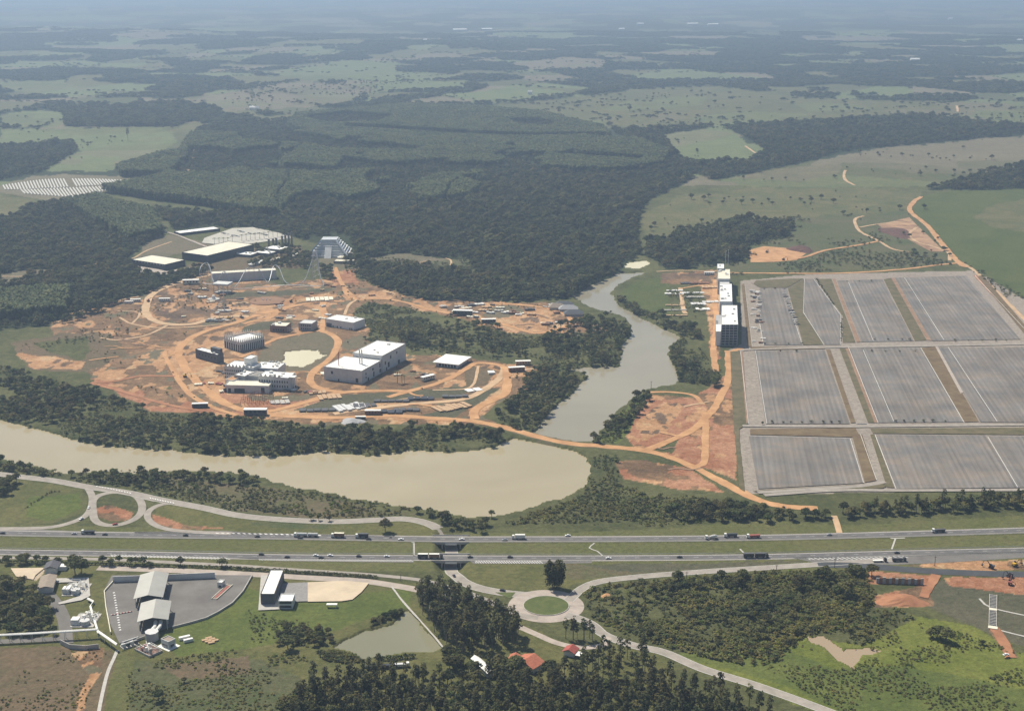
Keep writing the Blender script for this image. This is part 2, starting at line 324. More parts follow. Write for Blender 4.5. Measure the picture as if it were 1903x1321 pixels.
PAINT = [
 # far and middle distance
 ('field', 6, [(0,240),(310,236),(330,262),(300,285),(240,300),(200,320),(80,318),(100,300),(150,283),(140,262),(0,275)]),
 ('field', 4, [(0,212),(60,205),(112,208),(122,225),(110,236),(0,236)]),
 ('forest', 4, [(122,205),(330,190),(420,205),(330,235),(120,236)]),
 ('field', 3, [(480,136),(640,112),(742,115),(735,133),(872,139),(800,150),(590,152)]),
 ('field', 3, [(610,160),(700,152),(876,150),(860,163),(700,172)]),
 ('dry', 5, [(390,178),(560,150),(700,165),(640,195),(400,208),(300,195)]),
 ('field', 2, [(0,153),(100,151),(215,173),(120,181),(0,166)]),
 ('dry', 3, [(940,120),(1050,106),(1130,112),(1120,128),(990,130)]),
 ('field', 3, [(1150,140),(1290,131),(1440,147),(1200,150)]),
 ('field', 3, [(870,175),(960,158),(1010,166),(1060,172),(960,190),(880,192)]),
 ('pasture', 5, [(860,200),(1000,188),(1240,162),(1330,160),(1500,182),(1700,188),(1910,192),(1910,232),(1780,214),(1600,226),(1350,232),(1250,242),(1130,242),(1000,214)]),
 ('forest', 5, [(1130,240),(1250,238),(1330,235),(1230,250),(1260,290),(1310,306),(1400,298),(1420,276),(1560,282),(1480,305),(1330,335),(1240,310),(1170,262)]),
 ('field', 3, [(1222,252),(1340,235),(1362,244),(1405,282),(1400,296),(1310,305),(1262,286)]),
 ('forest', 4, [(1355,240),(1480,228),(1700,212),(1800,228),(1910,236),(1910,250),(1700,268),(1560,281),(1420,276)]),
 ('dry', 6, [(1500,306),(1560,290),(1640,275),(1910,252),(1910,302),(1800,332),(1600,316)]),
 ('pasture', 5, [(1320,334),(1480,310),(1560,304),(1700,320),(1840,325),(1740,347),(1560,347),(1400,348)]),
 ('forest', 5, [(1800,328),(1910,305),(1910,357),(1720,352)]),
 ('forest', 5, [(-40,275),(140,264),(142,283),(75,322),(-40,340)]),
 ('plant', 4, [(370,238),(480,226),(620,212),(760,200),(880,205),(1000,214),(1120,242),(1136,260),(1080,264),(1180,266),(1244,288),(1230,312),(1150,324),(1000,322),(890,322),(905,348),(870,372),(800,380),(720,392),(650,380),(590,366),(545,376),(520,402),(460,400),(380,384),(280,372),(190,358),(290,338),(335,322),(330,292),(345,268),(360,250)]),
 ('plant', 3, [(216,318),(300,292),(335,292),(330,330),(225,330)]),
 *[('gully_and_shade', 2, g) for g in GULLY_AND_SHADE],
 ('dry', 3, [(-20,350),(60,328),(120,324),(200,327),(290,333),(240,346),(170,361),(100,375),(60,368),(-20,354)]),
 ('pasture', 3, [(-40,356),(55,370),(72,376),(20,402),(-40,408)]),
 ('forest', 5, [(-60,408),(20,402),(72,378),(180,374),(290,402),(310,440),(245,470),(100,492),(-60,505)]),
 ('plant', 3, [(180,372),(205,382),(290,402),(300,440),(240,452),(200,430),(120,385)]),
 ('dry', 2, [(203,382),(285,401),(280,415),(262,412),(205,388)]),
 ('forest', 6, [(285,388),(460,402),(522,406),(547,380),(590,368),(650,383),(720,396),(800,384),(872,374),(908,350),(890,324),(1000,324),(1150,326),(1244,312),(1290,330),(1205,372),(1188,400),(1186,440),(1192,470),(1140,512),(1060,552),(950,562),(780,557),(700,532),(650,492),(640,466),(545,440),(440,422),(330,432)]),
 ('pasture', 6, [(1190,402),(1260,365),(1400,350),(1560,346),(1712,356),(1696,396),(1600,402),(1440,406),(1340,412),(1280,432),(1200,442)]),
 ('mixed', 6, [(1395,412),(1460,404),(1600,398),(1696,392),(1760,470),(1780,492),(1480,508),(1350,512),(1330,492),(1390,480),(1390,455)]),
 ('forest', 7, [(1205,452),(1280,430),(1380,408),(1475,416),(1466,438),(1392,454),(1390,484),(1330,492),(1240,502),(1195,472)]),
 ('crop', 4, [(1700,366),(1780,354),(1960,350),(1960,600),(1903,562),(1830,510),(1790,490),(1722,415),(1694,396)]),
 ('pasture', 4, [(1808,402),(1850,380),(1960,360),(1960,440),(1850,424)]),
 ('mixed', 5, [(1740,470),(1790,488),(1830,508),(1910,560),(1910,590),(1815,510),(1770,492)]),
 # left bank woods, scrub
 ('forest', 6, [(-60,505),(100,492),(245,470),(250,500),(395,505),(300,535),(255,552),(130,600),(-60,620)]),
 ('plant', 3, [(-60,560),(130,548),(125,590),(-60,606)]),
 ('olive', 4, [(285,430),(400,455),(345,470),(300,480),(250,482)]),
 ('olive', 5, [(0,510),(60,500),(120,505),(60,520),(0,530)]),
 ('scrub', 6, [(640,500),(700,478),(840,490),(1000,520),(1060,545),(960,560),(780,556),(700,535)]),
 ('olive', 4, [(670,480),(740,470),(830,480),(835,492),(720,500)]),
 ('mixed', 3, [(800,485),(870,480),(890,510),(800,508)]),
 ('scrub', 6, [(640,585),(690,562),(770,572),(850,592),(960,622),(1050,630),(1090,600),(1160,600),(1160,680),(1060,690),(960,672),(860,660),(700,640)]),
 # building site
 ('brown', 5, [(255,552),(330,520),(395,503),(520,528),(600,518),(640,503),(700,534),(800,558),(900,560),(1040,562),(1092,590),(1125,612),(1060,622),(960,622),(850,592),(760,572),(680,563),(655,585),(690,612),(682,636),(765,660),(870,664),(940,675),(1024,682),(985,692),(980,722),(958,742),(922,752),(895,775),(930,792),(800,788),(640,790),(560,788),(480,778),(280,764),(180,712),(320,722),(318,662),(240,682),(150,684),(60,684),(30,660),(112,640),(92,600),(170,568)]),
 ('brown', 6, [(150,684),(240,678),(318,660),(345,712),(300,722),(180,714)]),
 ('rough', 8, [(20,640),(120,618),(210,620),(240,660),(160,690),(60,690)]),
 ('scrub', 6, [(60,640),(165,625),(168,655),(150,668),(100,655)]),
 ('orange', 6, [(30,655),(160,670),(150,685),(60,684)]),
 ('dark', 6, [(290,540),(420,545),(470,560),(460,590),(330,600),(285,580)]),
 ('brown', 6, [(330,525),(560,528),(600,545),(440,552),(340,545)]),
 ('orange', 6, [(460,566),(540,552),(610,545),(640,560),(600,575),(606,618),(560,628),(520,600),(465,596)]),
 ('orange', 7, [(300,660),(350,630),(470,600),(470,640),(420,660),(400,690),(440,720),(480,752),(620,735),(600,700),(640,716),(760,720),(765,782),(560,784),(470,776),(390,740),(340,715)]),
 ('red', 5, [(420,715),(470,745),(540,748),(600,735),(600,748),(480,764),(400,740)]),
 ('red', 5, [(170,705),(230,715),(360,748),(470,770),(470,778),(280,762)]),
 ('brown', 5, [(640,716),(760,690),(860,690),(890,720),(760,740),(660,735)]),
 ('orange', 5, [(870,674),(945,680),(950,720),(930,745),(870,780),(870,750),(915,720)]),
 ('slope', 3, [(455,606),(490,597),(540,596),(548,604),(500,612),(450,618)]),
 ('slope', 3, [(400,545),(520,541),(616,536),(618,541),(520,550),(420,553)]),
 ('slope', 3, [(545,762),(600,745),(640,735),(760,725),(870,718),(880,728),(800,742),(700,750),(620,766)]),
 ('slope', 3, [(780,772),(850,756),(905,722),(930,720),(900,745),(860,765),(840,780)]),
 ('olive', 4, [(485,650),(520,630),(600,612),(626,632),(612,664),(575,692),(520,690),(478,672)]),
 ('olive', 4, [(625,640),(660,624),(690,640),(650,652)]),
 ('rough', 4, [(860,685),(886,680),(920,690),(905,715),(870,722)]),
 ('orange', 4, [(800,566),(900,562),(960,580),(1040,565),(1085,590),(1040,612),(960,620),(880,592),(820,580)]),
 ('olive', 4, [(905,572),(960,566),(975,580),(930,592),(895,588)]),
 ('orange', 5, [(1090,604),(1130,612),(1120,620),(1085,616)]),
 ('orange', 4, [(640,555),(700,530),(745,545),(720,555)]),
 ('red', 4, [(615,500),(660,500),(665,530),(620,530)]),
 ('rough', 4, [(345,492),(470,462),(560,455),(575,482),(560,500),(510,496),(400,508),(360,503)]), ('olive', 4, [(590,480),(672,476),(665,500),(630,505),(590,500)]),
 # hotel yard and east bank
 ('crop', 4, [(1150,545),(1190,520),(1245,515),(1245,560),(1258,592),(1200,580)]),
 ('dark', 4, [(1228,508),(1330,502),(1335,530),(1230,528)]),
 ('scrub', 4, [(1240,540),(1300,545),(1310,590),(1250,592)]),
 ('orange', 4, [(1300,520),(1335,515),(1342,560),(1340,655),(1318,655),(1312,560)]),
 ('red', 4, [(1300,640),(1330,600),(1340,665),(1318,672)]),
 ('scrub', 5, [(1240,655),(1290,600),(1318,610),(1320,670),(1345,700),(1330,720),(1262,708)]),
 ('lush', 4, [(1105,818),(1180,740),(1215,735),(1180,790),(1150,826)]),
 ('red', 6, [(1205,733),(1290,735),(1352,695),(1362,740),(1366,890),(1330,885),(1290,862),(1180,832),(1165,812)]),
 ('orange', 6, [(1180,790),(1230,745),(1270,750),(1240,800),(1200,818)]),
 ('scrub', 4, [(1215,838),(1240,815),(1262,812),(1250,842)]),
 ('scrub', 6, [(1105,845),(1150,848),(1150,900),(1200,920),(1400,935),(1480,945),(1480,960),(930,975),(1060,925),(1090,900)]),
 ('red', 6, [(1140,862),(1200,852),(1290,872),(1345,915),(1250,905),(1160,890)]),
 ('mixed', 4, [(1300,866),(1366,890),(1400,930),(1345,912)]),
 ('lot', 1, [(1376,522),(1500,510),(1812,503),(1960,590),(1960,908),(1650,914),(1412,918),(1384,915),(1356,650),(1378,640)]),
 # between river and motorway
 ('scrub', 5, [(-60,840),(300,872),(500,900),(760,945),(905,970),(905,985),(700,965),(440,950),(200,905),(-60,880)]),
 ('stalk', 5, [(300,885),(500,905),(700,945),(780,958),(620,966),(440,950),(320,915)]),
 ('verge', 2, [(-60,972),(300,980),(480,984),(840,990),(1000,990),(1180,985),(1420,966),(1560,975),(1960,955),(1960,1062),(-60,1062)]),
 ('grass', 2, [(-60,890),(40,892),(150,905),(165,925),(158,950),(95,972),(-60,975)]),
 ('lush', 4, [(50,925),(150,915),(150,945),(90,968),(50,960)]),
 ('grass', 2, [(290,940),(330,938),(440,962),(540,972),(700,972),(780,970),(835,998),(480,988),(340,984),(290,970)]),
 ('red', 3, [(283,955),(300,960),(345,975),(420,982),(330,984),(288,972)]),
 ('red', 3, [(178,945),(200,938),(250,952),(240,966),(205,968),(180,958)]),
 ('mixed', 3, [(460,968),(620,974),(600,982),(470,976)]),
 ('grass', 3, [(860,1048),(1280,1048),(1060,1085),(1050,1106),(940,1100),(870,1080)]),
 ('stalk', 7, [(1050,1050),(1420,1044),(1500,1046),(1180,1066),(1060,1076)]),
 ('slope', 5, [(1080,1050),(1420,1042),(1520,1044),(1180,1064)]),
 # south of the motorway
 ('grass', 4, [(-60,1056),(820,1085),(900,1120),(960,1150),(1040,1190),(1250,1210),(1250,1340),(-60,1340)]),
 ('lush', 5, [(460,1090),(560,1120),(770,1090),(760,1130),(620,1170),(480,1200),(330,1220),(300,1180)]),
 ('pale', 3, [(20,1058),(85,1055),(66,1078),(30,1070)]),
 ('rough', 6, [(-60,1208),(100,1200),(205,1206),(216,1225),(186,1340),(-60,1340)]),
 ('brown', 6, [(135,1212),(190,1200),(185,1250),(150,1330),(135,1330),(165,1260),(150,1235)]),
 ('verge', 3, [(222,1215),(250,1225),(232,1340),(190,1340)]),
 ('mixed', 7, [(250,1225),(330,1240),(480,1220),(560,1260),(540,1340),(235,1340)]),
 ('rough', 8, [(290,1240),(460,1215),(470,1250),(330,1262)]),
 ('scrub', 5, [(1070,1095),(1200,1075),(1620,1056),(1630,1130),(1500,1180),(1420,1240),(1240,1210),(1110,1160)]),
 ('marsh', 6, [(1250,1215),(1440,1215),(1500,1180),(1640,1130),(1700,1145),(1820,1165),(1880,1210),(1960,1215),(1960,1340),(1560,1340)]),
 ('lush', 7, [(1250,1215),(1400,1190),(1560,1240),(1700,1240),(1850,1270),(1960,1290),(1960,1340),(1600,1340),(1480,1280)]),
 ('scrub', 6, [(1440,1180),(1560,1130),(1650,1120),(1700,1150),(1600,1200),(1500,1180)]),
 ('slope', 3, [(1740,1075),(1830,1095),(1960,1110),(1960,1225),(1860,1185),(1800,1160),(1720,1125)]),
 ('red', 4, [(1612,1062),(1740,1068),(1720,1095),(1735,1120),(1625,1125),(1625,1105),(1700,1092),(1705,1085),(1615,1085)]),
 ('red', 3, [(1752,1072),(1960,1072),(1960,1108),(1900,1105),(1765,1088)]),
 ('orange', 3, [(1690,1050),(1740,1042),(1960,1038),(1960,1058),(1800,1060)]),
 ('brown', 3, [(1838,1165),(1862,1172),(1892,1222),(1868,1222)]),
 ('dark', 3, [(1625,1112),(1735,1116),(1735,1125),(1625,1128)]),
]
WATER = {
 'river': (-2.0, [(-80,766),(0,780),(70,799),(150,822),(250,833),(330,838),(420,847),(520,847),(600,839),(640,844),(705,847),(760,836),(830,840),(868,840),(905,834),(935,824),(952,815),(1000,822),(1060,838),(1085,848),(1097,860),(1098,878),(1088,905),(1060,922),(1000,942),(940,956),(905,964),(870,962),(800,949),(740,942),(640,926),(560,910),(515,900),(490,890),(430,879),(330,877),(200,880),(110,882),(60,868),(0,852),(-80,842)]),
 'reservoir': (-2.0, [(985,808),(1012,780),(1040,748),(1072,722),(1092,698),(1060,688),(1085,682),(1150,682),(1158,640),(1173,625),(1173,605),(1160,590),(1130,582),(1095,572),(1063,552),(1100,530),(1130,518),(1145,508),(1200,507),(1180,516),(1150,530),(1135,545),(1150,568),(1190,590),(1230,610),(1268,628),(1245,645),(1240,660),(1255,685),(1262,705),(1245,720),(1200,725),(1170,745),(1140,775),(1120,800),(1098,824),(1050,820)]),
 'pond_water': (-1.2, [(612,1205),(680,1176),(740,1150),(757,1136),(775,1150),(800,1178),(822,1204),(790,1216),(740,1217),(700,1223),(665,1226),(650,1213)]),
 'muddy_pond': (-.5, [(1502,1184),(1530,1184),(1570,1210),(1600,1206),(1640,1212),(1630,1220),(1600,1222),(1584,1242),(1562,1226),(1537,1208)]),
 'settling_pond': (-.8, [(518,674),(530,668),(528,655),(545,653),(570,651),(592,651),(594,658),(608,661),(590,668),(563,683),(545,681)]),
 'spillway_water': (-.6, [(1160,497),(1172,488),(1203,486),(1206,491),(1188,499)]),
}
WPOLY = {k: (z, np.stack(plane_pt(*np.array(p, float).T, z), 1)) for k, (z, p) in WATER.items()}
def land_mask(x, y, grow=0.0):
    m = np.ones(x.shape, bool)
    for k, (z, p) in WPOLY.items(): m &= ~inpoly(x, y, p)
    return m
def farcover(x, y, border=False):
    """patchwork of woods and fields in the distance: returns an index into FARCAT"""
    d = np.hypot(x, y); cell = np.where(d < 9000, 250.0, 520.0)
    wx = x+260*(fbm(x/700, y/700, 41)-.5); wy = y+260*(fbm(x/700, y/700, 57)-.5)
    out = np.zeros(x.shape, int)
    best = np.full(x.shape, 1e9); sec = np.full(x.shape, 1e9)
    ix = np.floor(wx/cell); iy = np.floor(wy/(cell*1.3))
    for dx in (-1, 0, 1):
        for dy in (-1, 0, 1):
            cx = ix+dx; cy_ = iy+dy
            px_ = (cx+.1+.8*_hash(cx, cy_, 3))*cell; py_ = (cy_+.1+.8*_hash(cx, cy_, 4))*cell*1.3
            dd = (px_-wx)**2+((py_-wy)/1.3)**2; m = dd < best
            sec = np.where(m, best, np.minimum(sec, dd)); best = np.where(m, dd, best)
            r = _hash(cx, cy_, 8)
            c = np.searchsorted([.40, .58, .74, .86, .97], r)
            out = np.where(m, c, out)
    wood = fbm(x/330, y/300, 77, 4)
    out = np.where(wood > .585, 0, out)
    if border: return out, np.sqrt(sec)-np.sqrt(best)
    return out
FARCAT = ['forest', 'field', 'pasture', 'dry', 'mixed', 'dry']

# ---------------------------------------------------------------- the ground sheet
def ground_grid():
    us = np.concatenate([np.linspace(-620, -12, 26), np.arange(0, 1904, 2.35), np.linspace(1915, 2520, 26)])
    # rows refined where the site is
    rows = [2150, 1900, 1700, 1560, 1470, 1420, 1380, 1350, 1335]
    v = 1324.0
    while v > -15.5:
        rows.append(v)
        v -= 2.4 if v > 810 else (1.5 if v > 480 else (1.75 if v > 130 else 1.2))
    rows += [-15.6]
    vs = np.array(rows)
    U, V = np.meshgrid(us, vs)
    x, y = plane_pt(U, V)
    x = x.ravel(); y = y.ravel(); nx = len(us); ny = len(vs)
    h = hbase(x, y)
    near = np.hypot(x, y) < 1300
    h[near] += hunder(x[near], y[near])
    wig = 2.2
    xw = x+wig*(vn(x/9, y/9, 61)-.5)*2; yw = y+wig*2*(vn(x/9, y/9, 62)-.5)*2
    for k, (z, p) in WPOLY.items():
        m = inpoly(xw, yw, p); h[m] = z-2.0
    h += np.where((h > -.01) & (np.hypot(x, y) < 2600), .5*(fbm(x/30, y/30, 91)-.5), 0)*sstep(0, 1, np.abs(h)+1)*.0
    # colours
    pu, pv = to_px(x, y, h)
    A = np.zeros((len(x), 3)); B = np.zeros((len(x), 3))
    A[:] = CV['scrub'][0]; B[:] = CV['scrub'][1]
    far = pv < 345
    fc = farcover(x[far], y[far]); fi = np.where(far)[0]
    for i, c in enumerate(FARCAT):
        m = fi[fc == i]; A[m] = CV[c][0]; B[m] = CV[c][1]
    s1 = vn(x/22, y/30, 33)+.6*vn(x/7, y/9, 34)-.8; s2 = vn(x/22, y/30, 35)+.6*vn(x/7, y/9, 36)-.8
    for cat, j, poly in PAINT:
        m = inpoly(pu+j*s1*1.6, pv+j*s2*.9, poly)
        A[m] = CV[cat][0]; B[m] = CV[cat][1]
        if cat in ('pasture', 'field', 'dry') and np.mean([q[1] for q in poly]) < 340:      # smaller parcels inside the large fields
            i_ = np.where(m)[0]; f2 = farcover(x[i_]+900, y[i_]+400)
            for k_, c_ in ((1, 'field'), (2, 'pasture'), (3, 'dry'), (4, 'mixed')):
                j_ = i_[(f2 == k_)]; A[j_] = .5*A[j_]+.5*np.array(CV[c_][0]); B[j_] = .5*B[j_]+.5*np.array(CV[c_][1])
    # graded, muddy and dusty blotches of the bare ground
    near_ = np.where(pv > 440)[0]; bl = fbm(x[near_]/34, y[near_]/46, 101, 4); b2 = fbm(x[near_]/16, y[near_]/24, 131, 3)
    for src, opts in (('brown', ((bl > .60, 'dark'), (bl < .40, 'orange'), (b2 > .66, 'olive'))), ('orange', ((bl > .60, 'brown'), (b2 > .66, 'dark'), (b2 < .31, 'sandy'))), ('dark', ((bl > .58, 'brown'), (b2 < .33, 'orange'))), ('red', ((bl > .60, 'brown'), (b2 < .34, 'orange')))):
        isrc = np.all(np.abs(A[near_]-np.array(CV[src][0])) < 1e-6, 1)
        for m_, c_ in opts: i_ = near_[isrc & m_]; A[i_] = CV[c_][0]; B[i_] = CV[c_][1]
    me = bpy.data.meshes.new('ground')
    vt = np.stack([x, y, h], 1)
    i = np.arange(nx-1)[None, :]+np.arange(ny-1)[:, None]*nx
    q = np.stack([i, i+1, i+1+nx, i+nx], -1).reshape(-1, 4)
    me.vertices.add(len(vt)); me.vertices.foreach_set('co', vt.astype(np.float32).ravel())
    me.loops.add(q.size); me.loops.foreach_set('vertex_index', q.astype(np.int32).ravel())
    me.polygons.add(len(q)); me.polygons.foreach_set('loop_start', (np.arange(len(q))*4).astype(np.int32))
    me.polygons.foreach_set('loop_total', np.full(len(q), 4, np.int32))
    me.update(); me.validate()
    for nm, arr in (('coverA', A), ('coverB', B)):
        a = me.attributes.new(nm, 'FLOAT_COLOR', 'POINT')
        a.data.foreach_set('color', np.concatenate([arr, np.ones((len(arr), 1))], 1).astype(np.float32).ravel())
    me.polygons.foreach_set('use_smooth', np.ones(len(q), bool))
    return me
def groundmat():
    m = bpy.data.materials.new('land_cover'); m.use_nodes = True; n = m.node_tree; N = n.nodes; Lk = n.links
    b = N['Principled BSDF']; b.inputs['Roughness'].default_value = .95; b.inputs['Specular IOR Level'].default_value = .1
    a1 = N.new('ShaderNodeAttribute'); a1.attribute_name = 'coverA'; a2 = N.new('ShaderNodeAttribute'); a2.attribute_name = 'coverB'
    g = N.new('ShaderNodeNewGeometry')
    def noise(scale, detail, dist=0.0, rough=.6):
        t = N.new('ShaderNodeTexNoise'); t.inputs['Scale'].default_value = scale; t.inputs['Detail'].default_value = detail
        t.inputs['Distortion'].default_value = dist; t.inputs['Roughness'].default_value = rough
        Lk.new(g.outputs['Position'], t.inputs['Vector']); return t.outputs['Fac']
    def math_(op, a, b_):
        t = N.new('ShaderNodeMath'); t.operation = op
        for i, s in ((0, a), (1, b_)):
            if isinstance(s, (int, float)): t.inputs[i].default_value = s
            else: Lk.new(s, t.inputs[i])
        return t.outputs[0]
    n1 = noise(.012, 5, 1.2); n2 = noise(.09, 6, .4, .68); n3 = noise(.6, 4, 0, .7)
    f = math_('ADD', math_('MULTIPLY', n1, .45), math_('ADD', math_('MULTIPLY', n2, .40), math_('MULTIPLY', n3, .15)))
    r = N.new('ShaderNodeMapRange'); r.inputs[1].default_value = .36; r.inputs[2].default_value = .64; r.interpolation_type = 'SMOOTHSTEP'
    Lk.new(f, r.inputs[0])
    mx = N.new('ShaderNodeMix'); mx.data_type = 'RGBA'; Lk.new(r.outputs[0], mx.inputs[0]); Lk.new(a1.outputs['Color'], mx.inputs[6]); Lk.new(a2.outputs['Color'], mx.inputs[7])
    n4 = noise(.22, 6, .2, .75)
    r4 = N.new('ShaderNodeMapRange'); r4.inputs[1].default_value = .3; r4.inputs[2].default_value = .7; r4.inputs[3].default_value = .68; r4.inputs[4].default_value = 1.28
    Lk.new(n4, r4.inputs[0])
    vm = N.new('ShaderNodeVectorMath'); vm.operation = 'SCALE'; Lk.new(mx.outputs[2], vm.inputs[0]); Lk.new(r4.outputs[0], vm.inputs['Scale'])
    Lk.new(vm.outputs[0], b.inputs['Base Color'])
    bp = N.new('ShaderNodeBump'); bp.inputs['Strength'].default_value = .75; bp.inputs['Distance'].default_value = 2.2
    Lk.new(n4, bp.inputs['Height']); Lk.new(bp.outputs[0], b.inputs['Normal'])
    return m
gm = ground_grid(); gm.materials.append(groundmat())
ground = obj('ground', gm); tag(ground, kind='structure')

# water sheets a little wider than their hollows, so that the bank line is where the land dips
W_river = watermat('silty_river_water', (.40, .345, .225), (.345, .295, .185), rough=.09, bump=.03)
W_res = watermat('grey_green_water', (.315, .285, .205), (.275, .25, .18), rough=.10, bump=.03)
W_pond = watermat('pond_surface', (.250, .240, .160), (.200, .195, .125), rough=.14)
W_mud = watermat('mud_water', (.36, .275, .18), (.30, .23, .145), rough=.12, bump=.03)
W_pale = watermat('pale_silt_water', (.66, .62, .44), (.6, .55, .38), rough=.4)
for k, m in (('river', W_river), ('reservoir', W_res), ('pond_water', W_pond), ('muddy_pond', W_mud), ('settling_pond', W_pale), ('spillway_water', W_pale)):
    z, p = WPOLY[k]
    c = p.mean(0)
    q = []
    n_ = len(p); area = .5*sum(p[i][0]*p[(i+1) % n_][1]-p[(i+1) % n_][0]*p[i][1] for i in range(n_)); s_ = 1 if area > 0 else -1
    for i in range(n_):
        t = p[(i+1) % n_]-p[i-1]; t = t/np.linalg.norm(t); q.append((p[i][0]+s_*t[1]*7, p[i][1]-s_*t[0]*7, z))
    mb = MB(); mb.add(q, [tuple(range(n_))] if s_ > 0 else [tuple(range(n_-1, -1, -1))])
    tag(mb.build(k, m), kind='structure')
# the sky beyond is the world; the air is one pale volume
def haze():
    mb = MB(); mb.box((0, 30500, -90), (90000, 69000, 90+CAM_H+16))
    m = bpy.data.materials.new('haze_air'); m.use_nodes = True; n = m.node_tree
    for x in list(n.nodes): n.nodes.remove(x)
    o = n.nodes.new('ShaderNodeOutputMaterial'); p = n.nodes.new('ShaderNodeVolumePrincipled')
    p.inputs['Color'].default_value = (.50, .67, .89, 1); p.inputs['Density'].default_value = HAZE_DENSITY; p.inputs['Anisotropy'].default_value = .25
    n.links.new(p.outputs[0], o.inputs['Volume'])
    h = mb.build('haze', m); tag(h, kind='stuff'); return h
haze()
# ---------------------------------------------------------------- roads, tracks, paved lots
def smooth(pts, step=4.0):
    """Catmull-Rom through world points, resampled"""
    P = np.array([tuple(p)[:2] for p in pts]); n = len(P)
    Q = np.vstack([2*P[0]-P[1], P, 2*P[-1]-P[-2]]); out = []
    for i in range(1, n):
        a, b, c, d = Q[i-1], Q[i], Q[i+1], Q[i+2]
        m = max(2, int(np.linalg.norm(c-b)/step))
        t = np.linspace(0, 1, m, endpoint=False)[:, None]
        out.append(.5*((2*b)+(-a+c)*t+(2*a-5*b+4*c-d)*t**2+(-a+3*b-3*c+d)*t**3))
    out.append(P[-1:]); return np.vstack(out)
def offset(line, d):
    t = np.gradient(line, axis=0); t /= np.linalg.norm(t, axis=1)[:, None]+1e-9
    d = np.asarray(d, float); d = d[:, None] if d.ndim else d
    return line+np.stack([-t[:, 1], t[:, 0]], 1)*d
_lvl = [0]
def level():
    _lvl[0] += 1; return .08+.005*_lvl[0]
def strip_mesh(L, R, zl, zr, mb=None):
    mb = mb or MB(); n = len(L)
    vs = [(a[0], a[1], z) for a, z in zip(L, zl)]+[(a[0], a[1], z) for a, z in zip(R, zr)]
    fs = [(i+n, i+1+n, i+1, i) for i in range(n-1)]
    return mb.add(vs, fs)
def ribbon(name, px, hw, m, hf=hall, step=4.0, wob=0.0, base=None, world=None):
    line = smooth(world if world is not None else [G(*p) for p in px], step)
    z0 = level() if base is None else base
    l = np.full(len(line), hw, float); r = np.full(len(line), hw, float)
    if wob:
        l += wob*2*(vn(line[:, 0]/14, line[:, 1]/14, 71)-.5)+wob*(vn(line[:, 0]/5, line[:, 1]/5, 73)-.5)
        r += wob*2*(vn(line[:, 0]/14, line[:, 1]/14, 72)-.5)+wob*(vn(line[:, 0]/5, line[:, 1]/5, 74)-.5)
    A = offset(line, l); B = offset(line, -r)
    zc = hf(line[:, 0], line[:, 1])+z0
    o = strip_mesh(A, B, zc, zc).build(name, m); tag(o, kind='structure')
    return line, z0
def patch(name, px, m, z=None, kind='structure'):
    z = level() if z is None else z
    x, y = plane_pt(*np.array(px, float).T, 0.0); n = len(x)
    area = sum(x[i]*y[(i+1) % n]-x[(i+1) % n]*y[i] for i in range(n))
    f = tuple(range(n)) if area > 0 else tuple(range(n-1, -1, -1))
    o = MB().add([(a, b, z) for a, b in zip(x, y)], [f]).build(name, m); tag(o, kind=kind); return o
def at_frac(line, z, s, off=0.0):
    """point, heading on a line at arc length s, shifted sideways"""
    d = np.concatenate([[0], np.cumsum(np.linalg.norm(np.diff(line, axis=0), axis=1))])
    x = np.interp(s, d, line[:, 0]); y = np.interp(s, d, line[:, 1])
    i = min(max(np.searchsorted(d, s), 1), len(line)-1); t = line[i]-line[i-1]; t = t/np.linalg.norm(t)
    return Vector((x-t[1]*off, y+t[0]*off, z)), math.atan2(t[1], t[0])
def length(line): return float(np.linalg.norm(np.diff(line, axis=0), axis=1).sum())
flat = lambda x, y: np.zeros(np.shape(x))

far_cw, zf = ribbon('highway', [(-90,987),(0,990),(300,994.5),(480,996),(660,999),(830,1001.5),(950,1001.5),(1180,1001),(1420,998.5),(1660,992.5),(1903,985),(2010,981)], 6.4, M_shoulder, hf=flat)
ribbon('highway', None, 3.75, M_lane, hf=flat, world=far_cw[::3])
near_cw, zn = ribbon('highway', [(-90,1023),(0,1025.5),(240,1029),(480,1034),(660,1035.6),(830,1036.5),(950,1037),(1180,1036.5),(1420,1034),(1660,1028),(1903,1022),(2010,1018)], 5.9, M_shoulder, hf=flat)
ribbon('highway', None, 3.7, M_lane, hf=flat, world=near_cw[::3])
zf += .03; zn += .03
